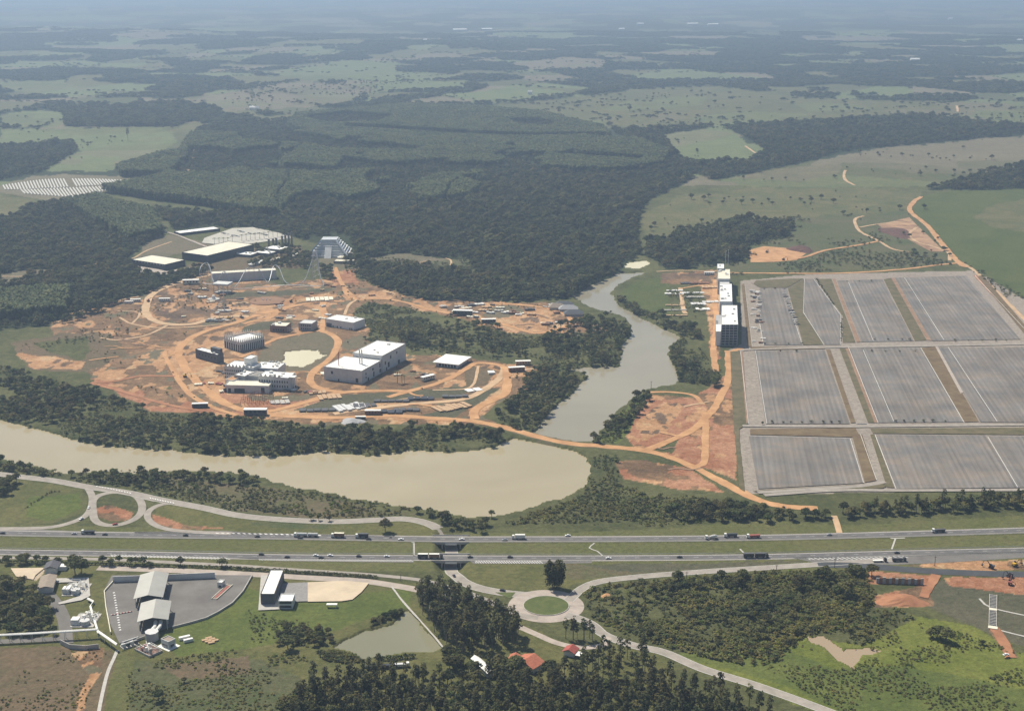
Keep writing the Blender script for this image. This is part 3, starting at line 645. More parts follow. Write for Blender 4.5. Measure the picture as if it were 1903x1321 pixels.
# widenings: acceleration lanes and gores
patch('highway_shoulder', [(190,1031),(430,1036),(520,1042),(768,1045),(768,1040),(480,1036),(240,1031)], M_asph, zn-.03)
patch('highway_shoulder', [(872,1041),(1012,1042.5),(1100,1041),(1100,1046),(1000,1047.5),(880,1047)], M_asph, zn-.03)
patch('highway_shoulder', [(1470,1036),(1640,1033),(1903,1025),(1960,1022),(1960,1034),(1903,1036),(1760,1045),(1690,1048),(1600,1050),(1540,1050)], M_asph, zn-.03)
patch('highway_shoulder', [(250,988),(420,986),(480,991),(600,993),(780,998),(840,999),(840,1002),(250,995)], M_asph, zf-.03)
patch('highway_shoulder', [(-60,983.5),(60,983),(150,987),(250,990),(250,993),(-60,989)], M_asph, zf-.035)
paint = MB()
def stripe(line, z, off, w_, dash=None, s0=0, s1=None):
    Ltot = length(line); s1 = Ltot if s1 is None else s1
    if dash is None:
        a = offset(line, off+w_/2); b = offset(line, off-w_/2); strip_mesh(a, b, [z]*len(line), [z]*len(line), paint); return
    s = s0
    while s < s1:
        p, h = at_frac(line, z, s, off); c, s_ = math.cos(h), math.sin(h); l2 = dash[0]/2; w2 = w_/2
        paint.add([(p.x+x*c-y*s_, p.y+x*s_+y*c, z) for x, y in ((-l2, -w2), (l2, -w2), (l2, w2), (-l2, w2))], [(0, 1, 2, 3)])
        s += dash[1]
for ln, z, hw in ((far_cw, zf, 6.4), (near_cw, zn, 5.9)):
    stripe(ln, z+.025, hw-1.6, .28); stripe(ln, z+.025, -(hw-.8), .28); stripe(ln, z+.025, .3, .22, (4, 12))
def hatch(px_a, px_b, z, n, slant=1.2, w_=.30):
    """diagonal bars across a gore between two traced edges"""
    A = smooth([G(*p) for p in px_a], 2); B = smooth([G(*p) for p in px_b], 2); la, lb = length(A), length(B)
    for i in range(n):
        t = (i+.2)/n; t2 = min(1, t+slant/n)
        for_p = [at_frac(A, z, la*t)[0], at_frac(A, z, la*min(1, t+w_/n))[0], at_frac(B, z, lb*min(1, t2+w_/n))[0], at_frac(B, z, lb*t2)[0]]
        paint.add(for_p, [(0, 1, 2, 3)])
hatch([(770,1043.5),(620,1042.5),(480,1041)], [(770,1040),(620,1039),(480,1038)], zn+.035, 54)
hatch([(1010,1046.5),(940,1046.5),(882,1046)], [(1010,1042.5),(940,1042),(882,1041.5)], zn+.035, 27)
hatch([(430,1040),(320,1037),(205,1034)], [(430,1036),(320,1033),(205,1030)], zn+.035, 34, 1.6)
hatch([(1690,1036),(1600,1039),(1500,1040)], [(1690,1033),(1600,1035),(1500,1036.5)], zn+.035, 22, 1.2, .25)
hatch([(600,995.5),(500,993),(400,991)], [(600,994),(500,991.5),(400,990)], zf+.035, 20, .3, .5)
hatch([(245,919),(210,911),(178,905)], [(245,917),(210,909.4),(178,903.8)], .75, 13, .3, .5)
hatch([(325,937),(300,932),(278,927)], [(325,935),(300,930),(278,925)], .75, 10, .3, .5)
tag(paint.build('road_markings', M_paint), kind='structure')

R = {}
def road(key, px, hw, m=M_road, name='road', **k): R[key] = ribbon(name, px, hw, m, **k); return R[key]
road('local', [(-70,876),(0,881),(40,886),(100,893),(165,905),(235,915),(300,929),(380,944),(440,957),(520,965),(620,969),(700,966),(750,964),(790,971),(818,984),(834,996),(839,1010),(838,1024),(837,1040),(842,1058),(856,1077),(882,1090),(915,1098),(950,1103),(985,1106)], 4.6)
road('ramp_w', [(163,906),(171,922),(170,940),(160,957),(137,969),(100,978.5),(50,981.5),(-70,982)], 3.2)
road('ring_w', [(172,945),(173,930),(185,920),(210,914.5),(235,916),(253,922),(263,935),(263,950),(253,962),(235,971),(212,976),(190,974),(176,965),(172,945)], 3.4)
road('loop_w', [(325,934),(300,937),(282,945),(274,955),(277,966),(292,977),(320,984.5),(370,988.5),(430,991)], 3.0)
road('spur', [(246,917),(258,922),(290,930)], 3.0)
rc = G(1015, 1125.5)
_ring = [(rc.x+23*math.cos(t), rc.y+22*math.sin(t)) for t in np.linspace(0, 2*math.pi, 33)]
R['ring_s'] = ribbon('road', None, 5.6, M_pink, world=_ring)
road('east', [(1056,1116),(1066,1107),(1082,1093),(1116,1080),(1192,1071),(1300,1062.5),(1419,1055),(1529,1048),(1600,1043.5),(1660,1039)], 3.6)
road('fresh', [(1520,1049),(1596,1051),(1686,1058),(1767,1063),(1874,1066.5),(1990,1068)], 5.4, M_asphn)
road('under', [(868,1101),(919,1122),(953,1138),(980,1146),(1000,1148)], 3.4)
road('south', [(1052,1142),(1078,1150),(1101,1161),(1126,1181),(1180,1200),(1234,1212),(1307,1243),(1394,1270),(1480,1300),(1560,1330),(1620,1352)], 3.8)
road('link', [(960,1162),(987,1174),(1010,1184),(1031,1193),(1068,1202),(1100,1202),(1125,1196),(1128,1184)], 3.0, M_pink)
road('serv1', [(182,1055),(300,1059),(440,1065.5),(566,1073),(642,1077),(692,1081.5),(768,1094),(800,1102),(840,1112)], 4.4, M_pink)
road('serv2', [(-70,1035),(120,1037.5),(240,1041),(440,1051),(541,1058),(692,1068),(790,1079),(850,1096)], 2.6)
road('yard', [(80,1092),(103,1119),(116,1142),(121,1162),(124,1196)], 4.6, M_asph)
road('yard2', [(-70,1196),(40,1190),(124,1186)], 3.4, M_asph)
road('med1', [(1664,1001),(1657,1021)], .7, M_conc, name='drain_channel', hf=flat)
road('med1b', [(1655,1000.4),(1682,999.5)], .8, M_conc, name='drain_channel', hf=flat)
road('med2', [(1375,1020),(1385,1030)], .7, M_conc, name='drain_channel', hf=flat)
road('med3', [(769,1009),(769,1031)], .8, M_conc, name='drain_channel', hf=flat)
road('med4', [(1105,1009),(1095,1018),(1110,1024),(1120,1033)], .6, M_conc, name='drain_channel', hf=flat)
road('embank', [(1820,1112),(1840,1128),(1903,1143),(1960,1154)], .9, M_conc, name='drain_channel')
road('embank2', [(1840,1166),(1903,1182),(1960,1192)], .9, M_conc, name='drain_channel')
road('wallpath', [(218,1208),(212,1222),(200,1250),(190,1290),(182,1330)], 1.2, M_conc, name='path')
ribbon('path', [(728,1090),(745,1112),(760,1130),(790,1163),(826,1206)], .75, M_conc, wob=.3)
road('gate_path', [(1550,958),(1555,972),(1560,990)], 2.6, M_dirtp, name='path')
# kerb round the roundabout island
k = MB(); n_ = 40
for i in range(n_):
    a, b = 2*math.pi*i/n_, 2*math.pi*(i+1)/n_
    q = [(rc.x+r*math.cos(t), rc.y+r*.957*math.sin(t)) for r, t in ((16.9, a), (17.4, a), (17.4, b), (16.9, b))]
    k.prism(q, .05, .62)
tag(k.build('kerb', M_conc), kind='structure')
isl = MB().add([(rc.x+16.9*math.cos(2*math.pi*i/n_), rc.y+16.2*math.sin(2*math.pi*i/n_), .55) for i in range(n_)], [tuple(range(n_))])
tag(isl.build('lawn', mat('mown_grass', (.085, .115, .035), .95, var=.2, scale=.15, c2=(.12, .135, .045))), kind='structure')
patch('lawn', [(920,1100.5),(958,1100.5),(948,1112)], MATS['mown_grass'])
# side kerbs of the lower roads
for key in ('east', 'local', 'south'):
    ln, z0 = R[key]
    for s_ in (-1, 1):
        hw = {'east': 3.9, 'local': 4.9, 'south': 4.1}[key]
        zc = hall(ln[:, 0], ln[:, 1])+z0+.05
        o = strip_mesh(offset(ln, s_*hw+.35), offset(ln, s_*hw-.35), zc, zc).build('kerb', M_conc); tag(o, kind='structure')

# haul roads and tracks of the building site
D = [
 ([(1520,945),(1480,943),(1440,938),(1400,925),(1340,895),(1290,868),(1240,848),(1190,836),(1130,830),(1060,824),(1000,812),(940,795),(880,783),(800,777),(720,772),(640,776),(560,774),(500,771),(455,763),(420,750),(390,730),(365,708),(348,688),(336,668),(331,655),(340,640),(360,625),(395,611),(440,599),(470,588),(510,578)], 5.2, M_dirt),
 ([(400,508),(341,523),(300,537),(281,549),(274,562),(271,579),(283,594),(315,602.5),(355,602.5),(394,593),(433,588),(462,588)], 5.5, M_dirtp),
 ([(433,592),(452,594),(470,588),(491,579),(507,578),(530,571),(553,567)], 4.5, M_dirt),
 ([(452,602),(466,598),(502,590),(520,578),(553,567),(602,560),(640,560)], 4.2, M_dirt),
 ([(602,560),(599,570),(603,585),(602,600),(598,615),(614,620),(627,632),(625,650),(612,668),(596,680),(581,693),(576,705),(582,716),(602,724),(640,730)], 4.6, M_dirt),
 ([(598,614),(560,620),(520,628),(490,640),(468,654),(447,664)], 3.4, M_dirt),
 ([(470,769),(520,760),(570,747),(617,733),(660,728),(720,726),(760,728)], 4.8, M_dirt),
 ([(720,738),(760,727),(804,715),(842,700),(863,686),(885,675),(922,677),(938,683)], 4.4, M_dirt),
 ([(620,769),(680,760),(760,751),(848,744),(885,733),(914,714),(934,696),(936,682)], 4.6, M_dirtp),
 ([(938,682),(943,706),(939,730),(922,741),(892,755),(882,766),(884,779)], 5.0, M_dirt),
 ([(940,690),(966,689),(990,685),(1022,684)], 2.6, M_dirtp),
 ([(889,680),(887,690),(884,704),(880,714),(863,723),(804,725)], 1.8, M_dirtp),
 ([(640,537),(646,548),(660,557),(690,556),(721,556),(761,564),(808,578),(875,588),(943,605),(993,619),(1037,612),(1060,600),(1050,585),(1010,572),(960,566),(915,565),(900,575)], 3.6, M_dirt),
 ([(622,497),(630,518),(644,540),(660,557)], 3.6, M_dirt),
 ([(665,557),(650,565),(640,585)], 2.2, M_dirtp),
 ([(1353,652),(1354,697),(1341,735),(1308,781),(1269,808),(1205,835)], 4.4, M_dirt),
 ([(1307,752),(1288,735),(1250,729),(1205,729)], 2.8, M_dirt),
 ([(1308,765),(1311,785),(1311,836),(1308,860),(1290,868)], 3.6, M_dirt),
 ([(1330,520),(1328,560),(1332,600),(1326,650),(1330,690)], 4.0, M_dirt),
 ([(1380,648),(1365,652),(1357,668),(1354,690)], 4.0, M_dirt),
 ([(326,697),(312,672),(306,658),(313,652),(322,660)], 2.6, M_dirt),
 ([(326,697),(336,712),(356,735),(395,757),(440,772)], 3.4, M_dirt),
 ([(326,699),(263,699),(210,709),(171,712),(223,726),(263,739),(330,756),(395,766)], 2.6, M_dirtr),
 ([(100,601),(131,588),(168,569),(210,560),(258,551)], 2.4, M_dirtp),
 ([(187,628),(215,632),(250,628),(275,622),(294,614),(310,605)], 2.2, M_dirtp),
 ([(222,590),(245,602),(290,609),(355,608),(440,600)], 1.8, M_dirtp),
 ([(218,578),(255,580),(258,588),(246,601)], 1.6, M_dirtp),
 ([(0,514),(60,513),(118,502),(197,487),(244,481),(273,466),(320,449)], 1.7, M_dirtp),
 ([(278,395),(282,412),(289,426),(328,437),(381,458),(420,470)], 2.6, M_pink),
 ([(203,380),(240,389),(287,399)], 2.4, M_dirtp),
 ([(1712,366),(1696,378),(1692,394),(1723,420),(1754,458),(1784,491),(1800,497)], 5.0, M_dirt),
 ([(1605,402),(1590,407),(1590,418),(1600,432),(1632,448),(1660,464),(1700,470)], 3.0, M_dirtp),
 ([(1632,449),(1590,457),(1533,466),(1500,477),(1470,483)], 3.6, M_dirt),
 ([(1598,423),(1640,416),(1693,411)], 2.6, M_dirtp),
 ([(1790,488),(1740,493),(1674,501),(1560,508),(1446,508),(1359,507),(1330,503)], 3.8, M_dirt),
 ([(1765,485),(1762,470),(1735,459),(1704,450),(1690,436),(1704,423)], 2.8, M_dirtp),
 ([(1790,490),(1810,503),(1840,530),(1880,570),(1950,640)], 3.0, M_dirtp),
 ([(1812,512),(1850,552),(1903,612),(1960,680)], 3.0, M_dirtr),
 ([(1220,505),(1260,503),(1330,504)], 2.2, M_dirtp),
 ([(1264,535),(1270,575),(1274,583)], 3.2, M_dirtp),
 ([(1266,536),(1300,531),(1335,528)], 2.4, M_dirt),
 ([(815,500),(835,497),(838,485),(828,480)], 1.8, M_dirtp),
 ([(720,497),(760,492),(800,484)], 1.6, M_dirtp),
 ([(920,525),(960,530),(1020,536)], 1.3, M_dirtp),
 ([(1571,317),(1568,326),(1572,336),(1588,345)], 3.4, M_dirtp),
 ([(1385,272),(1402,284),(1418,290)], 3.0, M_dirtp),
 ([(1778,197),(1780,208)], 4.0, M_dirtp),
 ([(366,243),(360,290),(345,322),(330,328)], 4.5, M_dirtp),
 ([(340,228),(400,227),(470,227)], 3.5, M_dirtp),
 ([(1740,1068),(1728,1090),(1715,1110)], 3.6, M_dirtr),
 ([(1846,1166),(1862,1188),(1880,1222)], 3.4, M_dirtr),
 ([(0,530),(40,527),(80,515)], 1.6, M_dirtp),
]
for px, hw, m in D:
    farv = np.mean([p[1] for p in px]) < 480
    ribbon('dirt_track', px, hw, m, wob=hw*.22, base=(.5+.006*(len(bpy.data.objects) % 50) if farv else None), step=6 if farv else 4)
rt = random.Random(31)
for i in range(30):
    u, v = rt.choice([(420, 570), (520, 585), (560, 700), (760, 705), (250, 640), (380, 690), (800, 740), (150, 660), (900, 590), (980, 600), (600, 545), (1250, 760), (1280, 820), (1230, 880)]); u += rt.uniform(-45, 45); v += rt.uniform(-14, 14); a_ = rt.uniform(-.6, .6); L_ = rt.uniform(25, 75)
    px = [(u+L_*k_*math.cos(a_)+rt.uniform(-3, 3), v+L_*k_*math.sin(a_)*.35+rt.uniform(-2, 2)) for k_ in (-.5, -.2, .15, .5)]
    ribbon('dirt_track', px, rt.uniform(.9, 2.2), [M_dirtp, M_dirt, M_dirtb][i % 3], wob=.6)
# causeway across the lake: a bank under the haul road
cw = smooth([G(*p) for p in [(935,793),(1000,812),(1060,824),(1120,829),(1160,833)]], 5)
mb = MB(); n_ = len(cw)
prof = [(13, -3.2), (7.2, .12), (-7.2, .12), (-13, -3.2)]
vs = []; fs = []
offs = [offset(cw, o_+1.2*(vn(cw[:, 0]/8, cw[:, 1]/8, 5+j)-.5)) for j, (o_, z) in enumerate(prof)]
for j, (o_, z) in enumerate(prof): vs += [(p[0], p[1], z) for p in offs[j]]
for j in range(3):
    for i in range(n_-1): fs.append((j*n_+i, (j+1)*n_+i, (j+1)*n_+i+1, j*n_+i+1))
tag(mb.add(vs, fs).build('causeway', mat('bank_soil', (.17, .13, .08), .95, var=.3, scale=.15, c2=(.10, .11, .05))), kind='structure')

# ---------------------------------------------------------------- paved overflow parking
def lotmat():
    a = G(1404, 653); b = G(1425, 788); d = (a-b).normalized()
    ang = math.atan2(d.y, d.x)
    m = bpy.data.materials.new('striped_paving'); m.use_nodes = True; n = m.node_tree; N = n.nodes; Lk = n.links
    bs = N['Principled BSDF']; bs.inputs['Roughness'].default_value = .9; bs.inputs['Specular IOR Level'].default_value = .15
    g = N.new('ShaderNodeNewGeometry'); mp = N.new('ShaderNodeMapping'); mp.inputs['Rotation'].default_value = (0, 0, math.pi/2-ang)
    Lk.new(g.outputs['Position'], mp.inputs['Vector'])
    mp2 = N.new('ShaderNodeMapping'); mp2.inputs['Scale'].default_value = (.33, .0045, 1); Lk.new(mp.outputs[0], mp2.inputs['Vector'])
    t = N.new('ShaderNodeTexNoise'); t.inputs['Scale'].default_value = 1.0; t.inputs['Detail'].default_value = 3; t.inputs['Roughness'].default_value = .7; Lk.new(mp2.outputs[0], t.inputs['Vector'])
    t2 = N.new('ShaderNodeTexNoise'); t2.inputs['Scale'].default_value = .018; t2.inputs['Detail'].default_value = 6; Lk.new(g.outputs['Position'], t2.inputs['Vector'])
    wv = N.new('ShaderNodeTexWave'); wv.inputs['Scale'].default_value = .056; wv.inputs['Distortion'].default_value = 1.1; wv.inputs['Detail'].default_value = 3; Lk.new(mp.outputs[0], wv.inputs['Vector'])
    def mr(s, a, b_, c, d_):
        r = N.new('ShaderNodeMapRange'); r.inputs[1].default_value = a; r.inputs[2].default_value = b_; r.inputs[3].default_value = c; r.inputs[4].default_value = d_; Lk.new(s, r.inputs[0]); return r.outputs[0]
    def mul(a, b_):
        x = N.new('ShaderNodeMath'); x.operation = 'MULTIPLY'; Lk.new(a, x.inputs[0]); Lk.new(b_, x.inputs[1]); return x.outputs[0]
    f = mul(mul(mr(t.outputs['Fac'], .3, .7, .78, 1.16), mr(t2.outputs['Fac'], .35, .65, .88, 1.12)), mr(wv.outputs['Fac'], 0, 1, .88, 1.06))
    mx = N.new('ShaderNodeVectorMath'); mx.operation = 'SCALE'; t3 = N.new('ShaderNodeTexNoise'); t3.inputs['Scale'].default_value = .03; t3.inputs['Detail'].default_value = 7; t3.inputs['Roughness'].default_value = .7; Lk.new(g.outputs['Position'], t3.inputs['Vector'])
    cm = N.new('ShaderNodeMix'); cm.data_type = 'RGBA'; cm.inputs[6].default_value = (.175, .166, .155, 1); cm.inputs[7].default_value = (.245, .205, .165, 1); Lk.new(mr(t3.outputs['Fac'], .42, .68, 0, 1), cm.inputs[0]); Lk.new(cm.outputs[2], mx.inputs[0]); Lk.new(f, mx.inputs['Scale'])
    Lk.new(mx.outputs[0], bs.inputs['Base Color']); return m
M_lot = lotmat()
M_verge = mat('dry_verge', (.105, .105, .05), .95, var=.25, scale=.08, c2=(.17, .135, .08))
M_browns = mat('brown_verge', (.155, .105, .06), .95, var=.25, scale=.08, c2=(.20, .15, .085))
LOTS = [
 [(1412,537),(1462,536),(1476,596),(1491,642),(1419,642),(1411,596)],
 [(1495,519),(1514,519),(1562,586),(1562,641),(1533,641),(1497,592),(1493,579)],
 [(1555,522),(1640,520),(1698,634),(1600,636)], [(1663,517),(1795,513),(1896,631),(1731,634)],
 [(1402,653),(1532,651),(1579,788),(1423,788)], [(1577,647),(1711,647),(1791,785),(1631,786)], [(1742,647),(1960,645),(1960,786),(1822,785)],
 [(1392,811),(1580,815),(1605,898),(1409,909)], [(1626,808),(1960,812),(1960,906),(1664,909)],
]
for p in LOTS: patch('parking_lot', p, M_lot)
for p, m in [([(1464,537),(1494,519),(1492,581),(1531,641),(1493,642)], M_verge), ([(1517,519),(1545,519),(1590,637),(1566,637),(1566,588)], M_verge),
  ([(1642,520),(1656,517),(1722,633),(1700,634)], M_verge), ([(1547,519),(1552,519),(1599,636),(1592,637)], M_dirtb), ([(1656,517),(1662,517),(1730,633),(1723,633)], M_dirtb),
  ([(1535,650),(1543,650),(1590,786),(1581,787)], M_browns), ([(1560,648),(1576,648),(1630,786),(1613,786)], M_verge), ([(1571,648),(1577,648),(1631,786),(1625,786)], M_dirtb),
  ([(1712,647),(1738,645),(1819,784),(1793,785)], M_browns), ([(1738,645),(1743,645),(1790,730),(1785,732)], M_pink),
  ([(1394,798),(1590,796),(1598,812),(1585,813),(1394,808)], M_browns), ([(1583,808),(1602,808),(1629,893),(1607,897)], M_browns),
  ([(1617,797),(1960,795),(1960,809),(1622,806)], M_verge), ([(1617,808),(1625,808),(1662,907),(1648,906)], M_verge),
  ([(1357,654),(1375,653),(1390,788),(1374,798),(1374,820),(1384,914),(1374,908),(1362,769)], M_verge), ([(1376,654),(1380,654),(1390,786),(1387,788)], M_dirtb),
  ([(1400,528),(1405,522),(1460,519),(1493,518),(1464,535),(1412,535)], M_verge), ([(1378,530),(1384,527),(1398,645),(1390,645)], M_browns),
  ([(1816,514),(1826,512),(1960,670),(1960,690)], M_browns), ([(1398,913),(1640,899),(1650,903),(1640,908),(1425,919)], M_verge), ([(1392,645),(1500,646),(1533,645),(1533,649),(1402,651)], M_browns)]:
    patch('verge', p, m)
kb = MB()
def kerbline(a, b, w_=.3, h=.35):
    A, B = G(*a), G(*b); d = (B-A); L = d.length; c = (A+B)/2
    kb.box((c.x, c.y, 0), (L, w_, h), math.atan2(d.y, d.x))
for a, b in [((1577,526),(1623,634)), ((1681,517),(1754,632)), ((1404,653),(1425,788)), ((1604,651),(1661,784)), ((1711,647),(1791,785)), ((1762,646),(1853,784)), ((1836,813),(1891,906)),
  ((1580,816),(1605,898)), ((1411,596),(1419,642)), ((1476,596),(1491,642)), ((1493,581),(1531,641)), ((1493,581),(1495,519)), ((1512,519),(1562,586)), ((1562,586),(1562,641)),
  ((1376,653),(1391,788)), ((1592,788),(1611,788)), ((1626,808),(1665,909)), ((1599,808),(1629,893)), ((1392,811),(1580,815.5)), ((1384,528),(1398,645)), ((1577,647),(1632,787)), ((1812,513),(1903,611))]:
    kerbline(a, b, h=.85)
tag(kb.build('kerb', M_white), kind='structure')
for px, hw, m in [([(1376,653),(1383,651),(1400,650),(1450,648),(1600,645.5),(1760,643),(1960,639)], 3.0, M_road), ([(1380,792),(1500,793),(1620,793),(1960,789)], 3.2, M_road), ([(1408,916),(1500,910),(1600,904),(1644,896)], 3.0, M_road), ([(1420,921),(1550,912),(1680,912),(1960,911)], 3.0, M_road)]:
    ribbon('road', px, hw, m, step=12)
# yards of the industrial site south of the motorway
patch('paved_yard', [(195,1095),(208,1070),(330,1069),(470,1070),(455,1097),(425,1128),(385,1149),(320,1166),(275,1180),(222,1197),(200,1150)], M_asph)
patch('paved_yard', [(520,1085),(572,1083),(572,1118),(545,1119),(520,1104)], mat('block_paving', (.26, .25, .24), .9, var=.15, scale=.5))
patch('paved_yard', [(572,1083),(640,1080),(686,1084),(672,1101),(655,1115),(635,1118),(572,1119)], mat('tan_yard', (.56, .46, .33), .9, var=.12, scale=.06))
patch('paved_yard', [(485,1070),(516,1070),(520,1133),(480,1135)], M_conc)
patch('paved_yard', [(20,1057),(83,1056),(66,1070),(62,1078),(30,1072)], mat('tan_yard', (.5, .4, .28)))
patch('paved_yard', [(95,1076),(165,1074),(168,1108),(152,1116),(110,1124),(108,1121),(150,1108),(150,1082),(96,1084)], M_conc)
# resort car park by the dark sheds
patch('paved_yard', [(380,443),(432,425),(470,423),(535,437),(545,443),(470,453),(425,457),(375,452)], mat('pale_paving', (.46, .44, .38), .9, var=.12, scale=.05))
patch('paved_yard', [(224,494),(244,489),(310,505),(356,497),(360,503),(310,511),(260,507)], M_pink)
# ---------------------------------------------------------------- buildings
class Frame:
    """local axes of a rectangular building: o = corner nearest the camera, ax along F->L, ay along F->R"""
    def __init__(s, o, ax, ay, W, D, H): s.o, s.ax, s.ay, s.W, s.D, s.H = o, ax, ay, W, D, H
    def p(s, a, b, z=0.0): q = s.o+s.ax*a+s.ay*b; return (q.x, q.y, s.o.z+z)
    def quad(s, a0, b0, a1, b1): return [s.p(a0, b0)[:2], s.p(a1, b0)[:2], s.p(a1, b1)[:2], s.p(a0, b1)[:2]] if s.cw() else [s.p(a0, b0)[:2], s.p(a0, b1)[:2], s.p(a1, b1)[:2], s.p(a1, b0)[:2]]
    def cw(s): return (s.ax.x*s.ay.y-s.ax.y*s.ay.x) > 0
    def box(s, mb, a0, b0, a1, b1, z0, z1): mb.prism(s.quad(a0, b0, a1, b1), s.o.z+z0, s.o.z+z1, True, True); return mb
def frame(F, L, R, top=None, H=None, main='L'):
    f, l, r = G(*F), G(*L), G(*R)
    if main == 'L':
        ax = (l-f); W = ax.length; ax = ax.normalized(); ay = Vector((-ax.y, ax.x, 0))
        if ay.dot(r-f) < 0: ay = -ay
        D = ay.dot(r-f)
    else:
        ay = (r-f); D = ay.length; ay = ay.normalized(); ax = Vector((-ay.y, ay.x, 0))
        if ax.dot(l-f) < 0: ax = -ax
        W = ax.dot(l-f)
    if H is None: H = height_at(F[0], F[1], top)
    f = Vector((f.x, f.y, min(f.z, l.z, r.z)))
    return Frame(f, ax, ay, W, D, H)
def shell(root, fr, wm, rm, parapet=.5, t=.4, z0=0.0, roofpart='roof'):
    H = fr.H; wl = MB()
    fr.box(wl, 0, 0, fr.W, t, z0, H); fr.box(wl, 0, fr.D-t, fr.W, fr.D, z0, H)
    fr.box(wl, 0, t, t, fr.D-t, z0, H); fr.box(wl, fr.W-t, t, fr.W, fr.D-t, z0, H)
    fr.wall = wl.build('wall', wm, root)
    r = MB(); fr.box(r, t, t, fr.W-t, fr.D-t, H-parapet-.5, H-parapet); fr.roof = r.build(roofpart, rm, root); return fr.roof
def opening(root, fr, side, s, z, w_, h, m=None, name='window', deep=.12):
    """a leaf set proud of side 'L' (along F->L) or 'R' (along F->R); s is metres from the near corner"""
    mb = MB()
    if side == 'L': fr.box(mb, s, -deep, s+w_, .0-.002, z, z+h)
    else: fr.box(mb, -deep, s, -.002, s+w_, z, z+h)
    return mb.build(name, m or M_black, root)
def building(name, label, F, L, R, top=None, H=None, wm=M_grey, rm=M_roofw, main='L', parapet=.5, group=None, cat='building'):
    fr = frame(F, L, R, top, H, main); root = thing(name, label, cat, fr.o, group=group)
    shell(root, fr, wm, rm, parapet); return root, fr
def rooftops(root, fr, n, seed=0, m=None, s=(1.5, 4), h=(1, 2.2)):
    r = random.Random(seed)
    for i in range(n):
        a, b = r.uniform(.1, .85)*fr.W, r.uniform(.1, .85)*fr.D; q = MB(); sx, sy = r.uniform(*s), r.uniform(*s)
        fr.box(q, a, b, a+sx, b+sy, fr.H-.49, fr.H+r.uniform(*h)-.4); q.build('roof_unit', m or M_lgrey, fr.roof)
# --- big pale two-part hall in the middle of the site
t, f1 = building('show_hall', 'large grey windowless hall with white flat roof beside the silt pond', (673,713.5), (602.5,705), (710,693), top=689, wm=M_lgrey, cat='hall')
for s, z, w_, h in ((52, 9, 2.4, 3), (38, 8, 2.6, 3.2), (5, 1, 3.4, 5), (30, .1, 1.6, 2.6)):
    if s < f1.W-3: opening(t, f1, 'L', s, z, w_, h)
for s, z, w_, h in ((9, 8, 2, 3), (9, 4, 2, 2.4), (14, .1, 3, 3.4), (26, 9, 3, 3), (28, 1, 3, 6), (44, 8, 3, 5), (44, 1.5, 4, 4.5), (56, 10, 3, 5)):
    if s < f1.D-4: opening(t, f1, 'R', s, z, w_, h)
mb = MB()
for i in range(9):
    a = f1.W*(i+.5)/9; mb.tube([f1.p(a, .2, f1.H), f1.p(a, .2, f1.H+2.2)], .12, 4)
mb.build('parapet_posts', M_steel, t, kind='stuff')
mb = MB(); fr = f1
for q in (.28, .34): mb.tube([f1.p(f1.W*q, f1.D*.55, f1.H-.6), f1.p(f1.W*q, f1.D*.55, f1.H+17)], .75, 8)
mb.build('vent_stack', M_steel, t)
mb = MB(); mb.tube([f1.p(f1.W*.72, f1.D*.22, f1.H-.6), f1.p(f1.W*.72, f1.D*.22, f1.H+16)], .45, 8); mb.build('vent_stack', M_rust, t)
t, f2 = building('show_hall', 'taller grey rear hall with sloping parapet joined to the large grey hall', (711,692.5), (664,682), (754.5,668.5), H=f1.H+5, wm=M_lgrey, main='R', cat='hall')
for s, z, w_, h in ((6, 8, 3, 4), (14, 3, 4, 6), (20, 12, 3, 4), (36, 14, 3, 3), (40, .1, 5, 5), (9, .1, 3, 4)):
    if s < f2.D-6: opening(t, f2, 'R', s, z, w_, h)
mb = MB()
for i in range(14):
    b = f2.D-.5; a = f2.W*(i+.5)/14; hh = 3+2.5*(i % 4 == 1); mb.tube([f2.p(a, b, f2.H), f2.p(a, b, f2.H+hh)], .18, 4)
mb.build('parapet_posts', M_rust, t, kind='stuff')
rooftops(t, f2, 3, 4)
# --- white box hall at the woodland edge
t, fr = building('white_hall', 'white box shaped hall with pale roof at the edge of the green hill', (657,614), (604.5,606), (681,606.5), top=599.5, wm=M_white, cat='hall')
for i, s in enumerate((2, 5, 20, 26, 33)): opening(t, fr, 'L', s, .1, 1.6, 2.6, name='door')
opening(t, fr, 'L', fr.W-11, .1, 9, 5, M_dgrey, 'gate'); rooftops(t, fr, 3, 8)
# --- grey hall with dark loading wall, and the crenellated one
t, fr = building('dark_hall', 'dark grey blockwork hall with white roof next to the crenellated hall', (404,676), (364,665), (415.5,672.5), top=659, wm=M_dgrey, cat='hall')
q = MB(); fr.box(q, 1, fr.D*.45, fr.W*.42, fr.D*.95, fr.H-.5, fr.H+5.5); q.build('roof_room', M_dgrey, t); rooftops(t, fr, 2, 3)
for i in range(6): opening(t, fr, 'L', 3+i*(fr.W-6)/6, fr.H*.45, 2, 2.2)
t, fr = building('crenellated_hall', 'round grey hall with pointed crenellations and white roof', (446,654.5), (417,646), (479.5,640), top=637, wm=M_lgrey, cat='hall')
tm = MB(); wn = MB()
def tooth(mb, fr, a, b, da, db, w_, h):
    p0, p1, p2 = fr.p(a, b, fr.H), fr.p(a+da*w_, b+db*w_, fr.H), fr.p(a+da*w_/2, b+db*w_/2, fr.H+h)
    n = (-.5*(db != 0), -.5*(da != 0)); q = [fr.p(a+n[0], b+n[1], fr.H), fr.p(a+da*w_+n[0], b+db*w_+n[1], fr.H), fr.p(a+da*w_/2+n[0], b+db*w_/2+n[1], fr.H+h)]
    mb.add([p0, p1, p2]+q, [(0, 1, 2), (5, 4, 3), (0, 3, 4, 1), (1, 4, 5, 2), (2, 5, 3, 0)])
